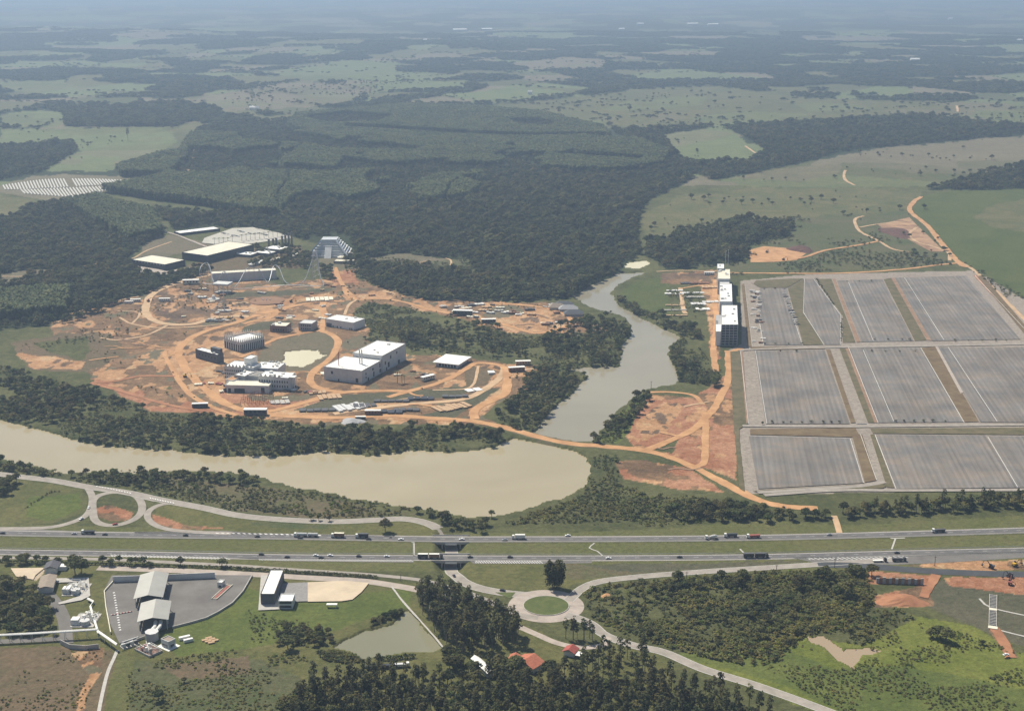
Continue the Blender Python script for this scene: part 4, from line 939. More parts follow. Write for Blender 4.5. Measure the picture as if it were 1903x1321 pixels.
def teeth(root, fr, side, s0, s1, n, h, m, name='battlement', fill=.8):
    st = (s1-s0)/n
    for i in range(n):
        mb = MB(); s = s0+i*st
        if side == 'L': tooth(mb, fr, s, 0, 1, 0, st*fill, h)
        elif side == 'R': tooth(mb, fr, 0, s, 0, 1, st*fill, h)
        elif side == 'B': tooth(mb, fr, s, fr.D-.1, 1, 0, st*fill, h)
        else: tooth(mb, fr, fr.W-.1, s, 0, 1, st*fill, h)
        mb.build(name, m, fr.wall)
teeth(t, fr, 'L', 0, fr.W, 7, 5.5, M_lgrey); teeth(t, fr, 'R', 0, fr.D, 13, 5.5, M_lgrey); teeth(t, fr, 'B', 0, fr.W, 7, 5.5, M_lgrey); teeth(t, fr, 'K', 0, fr.D, 12, 5.5, M_lgrey)
for i in range(7): opening(t, fr, 'L', i*fr.W/7+1, .4, fr.W/7*.45, fr.H*.7)
for i in range(13): opening(t, fr, 'R', i*fr.D/13+1, .4, fr.D/13*.45, fr.H*.72)
# --- two small scaffolded blocks north of the crenellated hall
t, fr = building('brick_block', 'long brown brick block under scaffolding with pale roof strip', (532,618), (502,616.5), (538,611), top=606, wm=M_brick, rm=M_cream, cat='building')
for i in range(5): opening(t, fr, 'L', 3+i*(fr.W-6)/5, 2.2, 1.6, 2.4)
rooftops(t, fr, 2, 5)
mb = MB(); frs = frame((552,617), (534,618), (556,611), top=609)
for i in range(6):
    for j in range(2): mb.tube([frs.p(frs.W*i/5, frs.D*j), frs.p(frs.W*i/5, frs.D*j, frs.H)], .18, 4)
for z in (.33, .66, 1):
    for j in range(2): mb.tube([frs.p(0, frs.D*j, frs.H*z), frs.p(frs.W, frs.D*j, frs.H*z)], .16, 4)
s = thing('scaffold', 'grey steel scaffold between the brown brick block and the square grey block', 'scaffold', frs.o); mb.build('frame_tubes', M_steel, s, kind='stuff')
t, fr = building('grey_block', 'square grey block with flat silver roof and scaffold at the dirt crossroads', (580,615.5), (555,614), (587,608.5), top=601.5, wm=M_grey, rm=M_lgrey)
for i in range(5):
    for j in range(2): opening(t, fr, 'L', 2+i*(fr.W-4)/5, 2+j*4.2, 1.5, 2)
# --- castle-like complex by the loop road
def arcade(root, fr, n, rows, z0, h, side='L', w_=1.3):
    tot = fr.W if side == 'L' else fr.D
    for i in range(n):
        for z in rows: opening(root, fr, side, (i+.3)*tot/n, z0+z, w_, h)
t, fr = building('castle_block', 'grey facade block with gabled parapet and white roof at the front of the castle complex', (537,726), (481,722.5), (553,716), top=702, wm=M_lgrey, cat='building')
teeth(t, fr, 'L', fr.W*.25, fr.W, 5, 3.2, M_lgrey, 'gable', .7); arcade(t, fr, 12, (0, 5.5), 3.2, 2.6); rooftops(t, fr, 5, 13, M_white)
mb = MB(); fr.box(mb, -7, 1, -.3, 9, 0, .3)
for a in (-6.8, -.8):
    for b in (1.2, 8.6): fr.box(mb, a, b, a+.5, b+.5, .3, fr.H)
fr.box(mb, -7, 1, -.3, 9, fr.H, fr.H+.6); mb.build('stair_tower', M_white, t)
t, fr = building('castle_block', 'low grey curved front block with tan roof edge and dark gates of the castle complex', (500,731), (419,729), (512,722), H=9, wm=M_lgrey, rm=M_cream, cat='building')
for a, w_, h in ((5, 4, 6.5), (28, 12, 5), (44, 3.2, 5), (49, 3, 5)): opening(t, fr, 'L', a, .1, w_, h, M_navy, 'gate')
t, fr = building('castle_block', 'small roofless pale block with red pipes at the end of the castle complex', (434.5,722), (419,720), (436,714), H=10, wm=M_white, rm=M_dirt, cat='building')
t, fr = building('castle_block', 'pale block with white roof in the middle of the castle complex', (456,719), (436,716), (462,708), H=13, wm=M_grey, cat='building'); rooftops(t, fr, 3, 2)
t, fr = building('castle_block', 'stepped block with grey and tan roof bays in the castle complex', (481,719), (457,717), (486,708), H=12, wm=M_grey, rm=M_cream, cat='building')
mb = MB()
for i in range(4): fr.box(mb, 0, fr.D*(.1+.22*i), fr.W, fr.D*(.2+.22*i), fr.H-.45, fr.H+.5)
mb.build('roof_beam', M_conc, t)
t, fr = building('castle_block', 'narrow grey facade with arched gables and dark windows at the rear of the castle complex', (450,709), (418,706), (456,697), H=17, wm=M_lgrey, cat='building')
teeth(t, fr, 'L', 0, fr.W, 5, 3.4, M_lgrey, 'gable', .8); arcade(t, fr, 9, (0, 4.5, 8.6), 2.6, 2.2, w_=1.2)
t, fr = building('castle_block', 'grey gabled facade with porthole windows between the tower and the white roofs', (471,708), (450,706), (476,698), H=16, wm=M_lgrey, cat='building')
teeth(t, fr, 'L', 0, fr.W, 3, 3.4, M_lgrey, 'gable', .8); arcade(t, fr, 5, (0, 4.5, 8.6), 2.2, 2.2)
t, fr = building('castle_tower', 'tall plain white square tower of the castle complex', (468,703), (455,701.5), (472,696), H=24, wm=M_white, cat='tower')
t, fr = building('castle_block', 'long white roofed rear block of the castle complex beside the pond', (517,705), (471,702.5), (524,693), H=13, wm=M_lgrey, cat='building')
opening(t, fr, 'L', fr.W-14, .3, 13, 10, M_dgrey, 'gate'); rooftops(t, fr, 6, 21, M_white); teeth(t, fr, 'B', fr.W*.1, fr.W*.7, 5, 2.6, M_lgrey, 'gable')
# entrance steelwork in front of it
sc_ = G(478, 748); t = thing('steel_portal', 'dark red steel gateway frame on the dirt forecourt of the castle complex', 'frame', sc_)
mb = MB(); r = random.Random(3)
for i in range(9):
    for j in range(3):
        p = sc_+Vector(((i-4)*4.2, (j-1)*9, 0)); hh = 6+5*math.exp(-((i-4)/2.2)**2)
        mb.tube([p, p+Vector((0, 0, hh))], .22, 4)
        if i < 8: mb.tube([p+Vector((0, 0, hh)), p+Vector((4.2, 0, 6+5*math.exp(-((i-3)/2.2)**2)))], .2, 4)
mb.build('steel_frame', M_rust, t, kind='stuff')
# --- small open pavilion with white roof
t, fr = building('pavilion', 'low pavilion with broad white flat roof near the bend of the dirt track', (850,684.5), (810,680), (866,671), top=677, wm=M_lgrey, cat='pavilion')
for i in range(6): opening(t, fr, 'L', 2+i*(fr.W-5)/6, .5, 2.6, 3.0)
mb = MB(); fr.box(mb, -3, -3, fr.W+3, fr.D+3, fr.H, fr.H+.5); mb.build('roof_overhang', M_roofw, t)
# --- dark sheds of the aqua resort
def shed(label, F, L, R, top, wm=M_navy, rm=M_cream, group='dark clad halls with cream roofs', main='L'):
    return building('warehouse', label, F, L, R, top, wm=wm, rm=rm, cat='warehouse', main=main, group=group)
t, fr = shed('square dark clad warehouse with cream roof nearest the forest', (307,502.5), (245,493), (355,495), 491.5)
for i in range(10): opening(t, fr, 'L', 4+i*(fr.W-8)/10, fr.H-3, .8, 2, M_lgrey, 'vent', .2)
t, fr = shed('long dark clad warehouse with cream roof between the two other dark halls', (386,489), (345,481), (472,467.5), 475, main='R')
t, fr = shed('low dark warehouse with white roof along the far edge of the resort car park', (335,438.5), (321,435), (409,429.5), 433.5, rm=M_roofw, main='R')
t, fr = building('warehouse', 'long grey wall hall with narrow cream roof behind the roller coaster', (395,525), (391,521), (514,518), 508.5, wm=M_lgrey, rm=M_cream, main='R', cat='warehouse')
for lab, F_, L_, R_, tp in [('flat white roofed block east of the long dark warehouse', (466,479), (430,476), (468,473), 474), ('small white roofed block beside the palm lined car park', (500,476), (471,473), (506,470.5), 471.5),
   ('dark brown block with pale flat roof near the tall round columns', (520,471), (490,468), (522,464), 464)]:
    t, fr = building('resort_block', lab, F_, L_, R_, tp, wm=M_dgrey, rm=M_roofw); rooftops(t, fr, 4, int(F_[0]))
for i, (u, v, s) in enumerate([(476,492,7), (485,489,9), (508,487,8), (518,484,7), (468,494,6), (544,479,6), (553,476,5), (640,478,6), (652,474,5), (634,481,7)]):
    p = G(u, v); t = thing('kiosk', ['cream tent roofed kiosk', 'white roofed kiosk', 'pale thatched kiosk'][i % 3]+' among the resort gardens '+['by the dark warehouse', 'below the flat roofed blocks', 'near the round columns', 'along the garden path', 'under the garden trees', 'west of the pyramid', 'at the foot of the pyramid', 'east of the pyramid', 'on the terrace behind the pyramid', 'at the pyramid forecourt'][i], 'kiosk', p)
    MB().cyl(p, s*.75, 3, 8).build('wall', M_lgrey, t); MB().cyl((p.x, p.y, p.z+3), s, 2.6, 8, .4).build('roof', [M_cream, M_roofw, M_pink][i % 3], t)
# tall round columns
for i, (u, vb, vt) in enumerate([(525,459,440), (531,458,437.5), (537,457,435), (542.5,456,433), (500,459,446), (508,459,445), (514,458,444)]):
    p = G(u, vb); h = height_at(u, vb, vt); t = thing('column_tower', ['slim tan column tower, westernmost of the tall four', 'second slim tan column tower of the tall four', 'third slim tan column tower of the tall four', 'tallest tan column tower at the forest edge', 'short tan column, westernmost of the low three', 'short tan column in the middle of the low three', 'short tan column nearest the tall four'][i], 'tower', p, group='tan round column towers at the forest edge')
    MB().cyl(p, 1.9, h, 10).build('shaft', M_beige, t); MB().cyl((p.x, p.y, p.z+h), 2.3, 1.2, 10).build('cap', M_dsteel, t)
# stepped metal pyramid
pb = [G(573, 479), G(646, 479)]; W_ = (pb[1]-pb[0]).length; px_ = pb[0].x; py_ = pb[0].y; H_ = height_at(609, 479, 452)
t = thing('pyramid', 'stepped silver pyramid building with central stair ramp at the forest edge', 'pyramid', ((pb[0].x+pb[1].x)/2, py_, pb[0].z))
c = t.location; n_ = 7
for i in range(n_):
    s0 = 1-i*.092; z0 = H_*i/n_; w2 = W_*s0/2; d0 = W_*.5*(1-s0)
    mb = MB(); mb.prism([(c.x-w2, c.y+d0), (c.x+w2, c.y+d0), (c.x+w2, c.y+W_-d0), (c.x-w2, c.y+W_-d0)], c.z+z0, c.z+z0+H_/n_, True); mb.build('tier', [M_white, M_steel][i % 2], t)
mb = MB(); rw = W_*.085; dtop = W_*.5*(n_*.092)
vs = [(c.x-rw, c.y-6, c.z), (c.x+rw, c.y-6, c.z), (c.x+rw, c.y+dtop, c.z+H_+.6), (c.x-rw, c.y+dtop, c.z+H_+.6), (c.x-rw, c.y+dtop, c.z), (c.x+rw, c.y+dtop, c.z)]
mb.add(vs, [(0, 1, 2, 3), (0, 3, 4), (1, 5, 2), (0, 4, 5, 1), (2, 5, 4, 3)]); mb.build('stair_ramp', M_lgrey, t)
for sx in (-1, 1):
    mb = MB(); mb.tube([(c.x+sx*W_*.56, c.y-8, c.z), (c.x+sx*W_*.2, c.y+dtop*.8, c.z+H_+1)], 1.6, 4); mb.build('corner_rib', M_steel, t)
mb = MB(); w2 = W_*.2; mb.prism([(c.x-w2, c.y+dtop*.9), (c.x+w2, c.y+dtop*.9), (c.x+w2, c.y+W_-dtop), (c.x-w2, c.y+W_-dtop)], c.z+H_, c.z+H_+2.4, True); mb.build('crown', M_steel, t)
t, fr = building('terrace_block', 'low tan terrace building at the foot of the silver pyramid', (655,491), (620,490), (656,487), 486, wm=M_beige, rm=M_cream)
# --- roller coaster
def coaster():
    ctrl = [(375,520,3), (372,522,14), (376,520,22), (386,516,24), (392,520,18), (396,526,6), (402,532,3), (412,535,20), (420,534,24), (428,536,10), (434,538,3), (446,534,10), (460,528,24), (472,526,25), (482,526,22), (492,527,8), (500,528,4),
            (510,520,22), (520,522,20), (530,530,6), (548,532,2), (566,528,6), (580,523,30), (586,520,44), (591,521,40), (596,528,12), (602,532,3), (590,534,2), (560,534,3), (530,535,4), (500,536,3), (470,540,4), (440,543,5), (416,545,6), (400,541,10), (385,535,6), (376,528,2)]
    P = []
    for u, v, z in ctrl: p = G(u, v); P.append((p.x, p.y, p.z+z))
    P = np.array(P); n = len(P); out = []
    for i in range(n-1):
        a, b, c_, d = P[max(i-1, 0)], P[i], P[i+1], P[min(i+2, n-1)]
        for t in np.linspace(0, 1, 8, endpoint=False): out.append(.5*((2*b)+(-a+c_)*t+(2*a-5*b+4*c_-d)*t**2+(-a+3*b-3*c_+d)*t**3))
    L = [Vector(p) for p in out]
    for p in L: p.z = max(p.z, 1.0)
    t = thing('roller_coaster', 'grey steel roller coaster with tall lift hill before the long grey hall', 'roller coaster', G(480, 535))
    mb = MB(); mb.tube(L, .5, 5); mb.build('track', M_steel, t)
    mb = MB()
    for i in range(0, len(L), 7):
        p = L[i]
        if p.z > 5:
            mb.tube([(p.x-.15*p.z, p.y, 0), p], .2, 4); mb.tube([(p.x+.15*p.z, p.y, 0), p], .2, 4)
    mb.build('supports', M_steel, t, kind='stuff')
coaster()
# lift tower beside the pyramid, open station, slim mast
t = thing('lift_tower', 'tall leaning lattice lift tower of the roller coaster near the pyramid', 'tower', G(590, 522)); mb = MB()
b = G(590, 522)
for dx, dy in ((-7, -3), (7, -3), (-4, 4), (4, 4)): mb.tube([(b.x+dx, b.y+dy, 0), (b.x+dx*.3-4, b.y+dy*.3, 46)], .5, 4)
for z in range(6, 46, 8): k_ = 1-z*.7/46; mb.tube([(b.x-7*k_-4*z/46, b.y-3*k_, z), (b.x+7*k_-4*z/46, b.y-3*k_, z+6)], .35, 4)
mb.build('lattice', M_steel, t)
t, fr = building('coaster_station', 'open frame station building with pale flat roof beside the coaster loops', (423,546), (397,544.5), (426,541), H=1.2, wm=M_conc, rm=M_conc, cat='station')
mb = MB()
for i in range(4):
    for j in range(2): fr.box(mb, i*fr.W/3.1, j*fr.D*.95, i*fr.W/3.1+.6, j*fr.D*.95+.6, 1.2, 12)
mb.build('post', M_steel, t, kind=None); mb = MB(); fr.box(mb, -1, -1, fr.W+1, fr.D+1, 12, 14.5); mb.build('canopy', M_lgrey, t)
p = G(417, 578); t = thing('drop_tower', 'slim grey vertical mast on concrete footing in the muddy hollow', 'mast', p); h = height_at(417, 578, 540)
MB().tube([p, p+Vector((0, 0, h))], .9, 6).build('mast', M_steel, t); MB().tube([p+Vector((-18, 2, 0)), p+Vector((0, 0, h*.55))], .5, 4).build('strut', M_steel, t); MB().box(p-Vector((0, 0, .2)), (20, 8, 1.6)).build('footing', M_conc, t)
p = G(397, 557); t = thing('ride_base', 'circular white concrete ride base on the brown ground', 'ride base', p); MB().cyl(p, 9, 1.5, 20).build('plinth', M_conc, t); MB().cyl((p.x, p.y, 1.5), 3, 5, 10, 2).build('hub', M_white, t)
p = G(496, 560); t = thing('earth_disc', 'broad flat round platform of brown earth in the middle of the site', 'platform', p)
MB().cyl(p-Vector((0, 0, .3)), mpp(496, 560)*33, 1.6, 40, mpp(496, 560)*31.5).build('fill', mat('packed_earth', (.26, .155, .095), .95, var=.15, scale=.05), t)
for i in range(3): q = p+Vector((-6+5*i, 2, 1.3)); MB().cyl(q, .8, 2.2, 6).build('marker', M_white, t)
# --- long hotel block by the parking lots
H_ = 27.5
ra, rb = PZ(1333, 603, H_), PZ(1371, 603, H_)
F = G(1371.5, 645); Lp = G(1342, 645)
def hotel(label, u0, u1, v0, v1, h, wm, rm, nu):
    a, b, c_ = PZ(u0[1], v0, h), PZ(u0[0], v0, h), PZ(u1[0], v1, h)
    o = Vector((a.x, a.y, 0)); ax = Vector((b.x-a.x, 0, 0)); W = abs(ax.x); fr = Frame(o, Vector((-1, 0, 0)), Vector((0, 1, 0)), W, c_.y-a.y, h)
    # follow the slant of the block
    d = Vector((c_.x-b.x, c_.y-b.y, 0)); fr.D = d.length; fr.ay = d.normalized(); fr.ax = Vector((-1, 0, 0))
    root = thing('hotel_wing', label, 'hotel', o, group=None); shell(root, fr, wm, rm); rooftops(root, fr, nu, int(v0), M_lgrey, (2, 5), (.8, 2)); return root, fr
t, hf = hotel('tall front wing of the long hotel block with open dark storeys facing the dirt track', (1341, 1371.5), (1341, 1367), 603, 567, H_, M_lgrey, M_roofw, 5)
for i in range(8):
    z = i*H_/8; mb = MB(); hf.box(mb, -.4, -1.6, hf.W+.4, -.003, z, z+.5); mb.build('floor_slab', M_conc, t)
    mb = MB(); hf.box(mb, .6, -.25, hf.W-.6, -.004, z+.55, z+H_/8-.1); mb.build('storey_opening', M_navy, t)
for a in (0, .25, .5, .75, 1): mb = MB(); hf.box(mb, a*(hf.W-.5), -1.4, a*(hf.W-.5)+.5, -.26, .51, H_-.2); mb.build('column', M_lgrey, t)
mb = MB(); hf.box(mb, hf.W+.5, -3, hf.W+7, 34, 0, H_*.7); mb.build('side_annex', M_white, t)
for i in range(9): mb = MB(); hf.box(mb, hf.W+7.0, 36+i*7, hf.W+7.3, 40+i*7, 1, H_*.55); mb.build('side_panel', M_grey, t)
mb = MB(); hf.box(mb, hf.W+.01, 34.2, hf.W+6.9, hf.D+20, 0, 9); mb.build('side_annex', M_grey, t)
t, fr = hotel('second white roofed wing of the long hotel block', (1337.5, 1361), (1337.5, 1359), 560, 527, H_-2, M_lgrey, M_roofw, 8)
t, fr = hotel('third wing of the long hotel block with cream roof and yellow machine', (1334, 1357), (1334, 1354), 518, 500, H_-4, M_lgrey, M_cream, 4)
t, fr = hotel('farthest stepped white wing of the long hotel block', (1333, 1345.5), (1333, 1344), 498.5, 490, H_-1, M_lgrey, M_roofw, 1)
hotel('recessed grey link between the tall front wing and second wing of the hotel block', (1342.5, 1364), (1340, 1359.5), 575, 556, H_-6, M_grey, M_lgrey, 2); hotel('recessed grey link between the second and third wings of the hotel block', (1338.5, 1357), (1336, 1354), 536, 512, H_-8, M_grey, M_lgrey, 2)
for i, (u, v) in enumerate([(1347,516), (1352,515)]):
    p = G(u, v); t = thing('hoist_mast', ['slim hoist mast behind the farthest hotel wing', 'slim hoist mast rising from the hotel wing with the yellow machine'][i], 'mast', p, group='hoist masts by the hotel'); MB().tube([p, p+Vector((0, 0, 44))], .5, 4).build('mast', M_steel, t)
# --- industrial site south of the motorway
def gable(name, label, F, L, R, eave, ridge, wm, rm, cat, main='L', over=1.0, open_end=False):
    """gabled roof, ridge along F->R"""
    fr = frame(F, L, R, H=eave, main=main); root = thing(name, label, cat, fr.o)
    if open_end:
        mb = MB()
        for i in range(5):
            for a in (0, fr.W-.5): fr.box(mb, a, i*(fr.D-.5)/4, a+.5, i*(fr.D-.5)/4+.5, 0, eave)
        mb.build('post', M_steel, root); mb = MB(); fr.box(mb, fr.W-.2, .6, fr.W, fr.D-.6, 0, eave*.45); mb.build('wall', wm, root)
    else: shell(root, fr, wm, rm, parapet=.3)
    o_ = over
    V = [fr.p(-o_, -o_, eave), fr.p(fr.W+o_, -o_, eave), fr.p(fr.W/2, -o_, ridge), fr.p(-o_, fr.D+o_, eave), fr.p(fr.W+o_, fr.D+o_, eave), fr.p(fr.W/2, fr.D+o_, ridge)]
    V += [(x, y, z+.25) for x, y, z in V]
    MB().add(V, [(6, 8, 11, 9), (8, 7, 10, 11), (0, 3, 5, 2), (2, 5, 4, 1), (0, 2, 8, 6), (2, 1, 7, 8), (3, 9, 11, 5), (5, 11, 10, 4), (0, 6, 9, 3), (1, 4, 10, 7)]).build('roof', rm, root)
    if not open_end:
        g = MB(); g.add([fr.p(.1, .1, eave), fr.p(fr.W-.1, .1, eave), fr.p(fr.W/2, .1, ridge-.2)], [(0, 1, 2), (2, 1, 0)]); g.build('gable_wall', wm, root)
    return root, fr
t, fr = gable('loading_shed', 'open loading shed with grey gabled roof at the rear of the asphalt yard', (302,1127), (252,1130), (288,1085), 8, 10.5, M_lgrey, M_metalroof, 'shed', open_end=True)
t, fr = gable('loading_shed', 'open loading shed with grey gabled metal roof from which two white pipes emerge', (312,1169), (259,1173), (300,1137), 8, 10.5, M_lgrey, M_metalroof, 'shed', open_end=True)
pl = [fr.p(fr.W*.42, 3, 5.5), fr.p(fr.W*.42, -4, 5), fr.p(fr.W*.62, -15, 4.4)]
for d in (0, 3.6):
    q = [Vector(p)-fr.ax*d for p in pl]; t = thing('pipe_duct', ['white bent pipe leaving the loading shed on the side of the grey hopper', 'white bent pipe leaving the loading shed on the side of the small office'][d > 0], 'pipe', (q[2].x, q[2].y, 0)); MB().tube(q, 1.3, 8).build('pipe', M_white, t); MB().tube([(q[2].x, q[2].y, 0), q[2]], .4, 4).build('post', M_steel, t)
p = G(283, 1188); t = thing('hopper', 'grey slatted octagonal hopper under the white pipes', 'hopper', p); MB().cyl(p, 4.6, 6, 8).build('body', M_grey, t); MB().cyl((p.x, p.y, 6), 4.9, .5, 8).build('rim', M_lgrey, t)
# perimeter wall of the yard: each panel a piece
def wall_run(label, pts, h, th, m, n_per=8.0, name='yard_wall'):
    o = G(*pts[0]); root = thing(name, label, 'wall', o); sp = []
    for i in range(len(pts)-1):
        A, B = G(*pts[i]), G(*pts[i+1]); d = B-A; n = max(1, int(d.length/n_per)); an = math.atan2(d.y, d.x)
        for j in range(n):
            c = A+d*((j+.5)/n); mb = MB(); mb.box(c, (d.length/n-.12, th, h), an); mb.build('panel', m, root)
    return root
wall_run('tall grey concrete wall along the rear of the fenced asphalt yard', [(210,1083), (290,1080), (400,1075)], 5.5, .4, M_lgrey)
wall_run('low cream coping wall on the angled corner of the fenced asphalt yard', [(210,1083), (194,1101), (197,1130), (206,1178)], 2.0, .6, M_cream)
wall_run('curved pale concrete kerb wall round the outer side of the asphalt yard', [(468,1072), (452,1100), (432,1122), (405,1139), (383,1150), (355,1158), (320,1167)], 1.6, .7, M_conc)
wall_run('grey retaining wall below the pipe rack', [(112,1196), (130,1205), (160,1207), (184,1204)], 3.5, .5, M_conc)
wall_run('pale retaining wall along the stream beside the square office', [(230,1200), (270,1185)], 2.0, .6, M_conc)
# cats eyes row of white blocks and barrier
for i in range(16):
    p = G(212+i*.75+.4*(i % 2), 1103+i*4.6); t = tag(MB().cyl((0, 0, 0), 1.1, .5, 8, .8).build('lane_block', M_white), 'round white concrete lane block in the row down the asphalt yard', 'block', 'white lane blocks in the asphalt yard'); t.location = p+Vector((0, 0, .55))
A, B = G(206, 1145), G(246, 1138); t = thing('barrier', 'red and white striped barrier across the asphalt yard', 'barrier', A); d = B-A
for i in range(14): c = A+d*((i+.5)/14); MB().box((c.x, c.y, .9), (d.length/14-.03, .5, .5), math.atan2(d.y, d.x)).build('stripe', [M_white, M_red][i % 2], t)
for q in (.02, .98): c = A+d*q; MB().box(c, (.5, .5, .9)).build('post', M_white, t)
t, fr = building('weighbridge_office', 'small grey gatehouse beside the tan weighbridge in the asphalt yard', (413,1093), (404,1092), (415,1087), top=1082, wm=M_lgrey, rm=M_roofw, cat='gatehouse'); opening(t, fr, 'L', .8, 1.2, 2, 1.2)
A, B = G(398, 1115), G(428, 1088); d = B-A; t = thing('weighbridge', 'tan weighbridge ramp with rust coloured deck in the asphalt yard', 'weighbridge', A); c = (A+B)/2; an = math.atan2(d.y, d.x)
MB().box((c.x, c.y, .4), (d.length, 4.6, .7), an).build('ramp', M_beige, t); MB().box((c.x, c.y, 1.1), (d.length*.8, 2.2, .12), an).build('deck', M_rust, t)
for s_ in (-1, 1): q = c+Vector((-math.sin(an), math.cos(an), 0))*s_*2.1; MB().box((q.x, q.y, 1.1), (d.length, .4, .5), an).build('kerb_beam', M_cream, t)
# offices with blue fronts
t, fr = building('office_hall', 'tall narrow white roofed hall with navy front beside the tan yard', (511,1124), (485,1124), (516,1078), top=1103, wm=M_dgrey, rm=M_roofw, cat='hall')
t, fr = building('office_block', 'small two storey office with white roof and dark ribbon windows beside the tan yard', (544,1131), (518,1131), (545,1117), top=1116, wm=M_lgrey, rm=M_roofw, cat='office')
for z in (1, 4.2): opening(t, fr, 'L', .8, z, fr.W-1.6, 1.8, M_glass)
p = G(617, 1128); t = thing('shelter', 'small white roofed shelter on the grass south of the tan yard', 'shelter', p)
for dx in (-3.3, 3.3): MB().box(p+Vector((dx, 0, 0)), (.3, 2, 2.4)).build('post', M_steel, t)
MB().box(p+Vector((0, 0, 2.4)), (8, 3, .4)).build('roof', M_roofw, t)
# house and villa
gable('gatehouse', 'dark tiled gatehouse with white annex beside the broad dark tree', (106,1065), (83,1066), (109,1054), 4, 6.5, M_white, M_dtile, 'house')
p = G(117, 1057); tag(MB().box((0, 0, 0), (7, 6, 3.4)).build('annex', M_white), 'small white flat roofed annex next to the dark tiled gatehouse', 'annex').location = p
gable('workshop', 'brown roofed workshop at the wood edge above the paved lane', (98,1101), (72,1103), (91,1080), 4.5, 6, M_lgrey, M_beige, 'workshop')
t, fr = building('control_house', 'small square two storey control house with flat tan roof on a white slab', (314,1206), (300,1200), (325,1199), top=1192, wm=M_lgrey, rm=M_beige, cat='house')
opening(t, fr, 'L', 1, 1, fr.W-2, 1.6, M_glass); opening(t, fr, 'R', 1.5, 1, fr.D-3, 1.6, M_glass); mb = MB(); fr.box(mb, -2.5, -2.5, fr.W+2, fr.D+2, -.3, .25); mb.build('slab', M_white, t)
t, fr = building('process_base', 'concrete process pad with dark brown plant and white pipework next to the control house', (278,1222), (250,1208), (304,1212), H=1.6, wm=M_conc, rm=M_brick, cat='plant'); r = random.Random(5)
for i in range(7): q = MB(); a, b = r.uniform(.1, .8)*fr.W, r.uniform(.1, .8)*fr.D; x, y, z = fr.p(a, b, 1.1); q.cyl((x, y, z), r.uniform(.6, 1.1), r.uniform(2, 4.5), 8); q.build('vessel', [M_white, M_conc, M_rust][i % 3], t)
mb = MB()
for i in range(9): a = fr.p(r.uniform(.05, .95)*fr.W, r.uniform(.05, .95)*fr.D, 1.1); b = fr.p(r.uniform(.05, .95)*fr.W, r.uniform(.05, .95)*fr.D, 1.1); mb.tube([a, (a[0], a[1], 4), (b[0], b[1], 4), b], .18, 4)
mb.build('pipework', M_white, t)
A, B = G(226, 1204), G(256, 1194); t = thing('pump_skid', 'long white pump skid where the pipe rack ends', 'pump skid', (A+B)/2); d = B-A; an = math.atan2(d.y, d.x); c = (A+B)/2
MB().box(c, (d.length, 6, .6), an).build('skid', M_conc, t)
for k_ in range(4): q = A+d*((k_+.5)/4); MB().box((q.x, q.y, .6), (d.length*.18, 3, 2.2), an).build('pump', [M_lgrey, M_dsteel][k_ % 2], t)
for s_ in (-2.4, 2.4): MB().tube([(A.x, A.y+s_, 3.4), (B.x, B.y+s_, 3.4)], .45, 6).build('pipe', M_white, t)
def gas_skid(label, u, v, n, seed):
    p = G(u, v); t = thing('gas_skid', label, 'plant', p); r = random.Random(seed)
    MB().box(p, (17, 22, .5)).build('pad', M_conc, t)
    for i in range(n):
        x, y = p.x+r.uniform(-5.5, 5.5), p.y+r.uniform(-8, 8); MB().cyl((x, y, .5), r.uniform(.7, 1.3), r.uniform(2, 5), 9).build('tank', M_white, t)
    MB().cyl((p.x+1, p.y-6, .5), 3.6, 3.2, 14).build('drum', M_lgrey, t); MB().box((p.x-6, p.y-5, .5), (5.5, 6, 4)).build('cabin', M_white, t)
    mb = MB()
    for i in range(12):
        a = (p.x+r.uniform(-7, 7), p.y+r.uniform(-9, 9), .5); b = (p.x+r.uniform(-7, 7), p.y+r.uniform(-9, 9), .5); h = r.uniform(3, 5.5); mb.tube([a, (a[0], a[1], h), (b[0], a[1], h), (b[0], b[1], h), b], .2, 4)
    mb.build('pipework', M_white, t)
gas_skid('cluster of white tanks and pipes on a concrete pad near the dark tiled gatehouse', 143, 1096, 11, 1); gas_skid('square concrete pad of white tanks and pipes beside the paved lane', 160, 1153, 9, 2)
# pipe rack across the yard
def rack(label, pts, z=6.0):
    W = [G(*p) for p in pts]; t = thing('pipe_rack', label, 'pipe rack', W[0])
    for d, r_ in ((-1.0, .42), (0, .5), (1.0, .42)): MB().tube([w_+Vector((0, d, z)) for w_ in W], r_, 6).build('pipe', M_white, t)
    for i in range(len(W)-1):
        d = W[i+1]-W[i]; n = max(1, int(d.length/7))
        for j in range(n):
            p = W[i]+d*(j/n); mb = MB(); mb.tube([p+Vector((0, -1.4, 0)), p+Vector((0, -1.4, z))], .2, 4); mb.tube([p+Vector((0, 1.4, 0)), p+Vector((0, 1.4, z))], .2, 4); mb.build('bent', M_steel, t)
rack('long white pipe rack on steel bents crossing the paved lane', [(-40,1196), (60,1191), (183,1183)]); rack('short white pipe rack running down to the pump skid', [(184,1185), (218,1209)], 5.0); rack('slender white pipe rack bending between the two tank pads', [(163,1116), (174,1122), (168,1130), (183,1180)], 2.0)
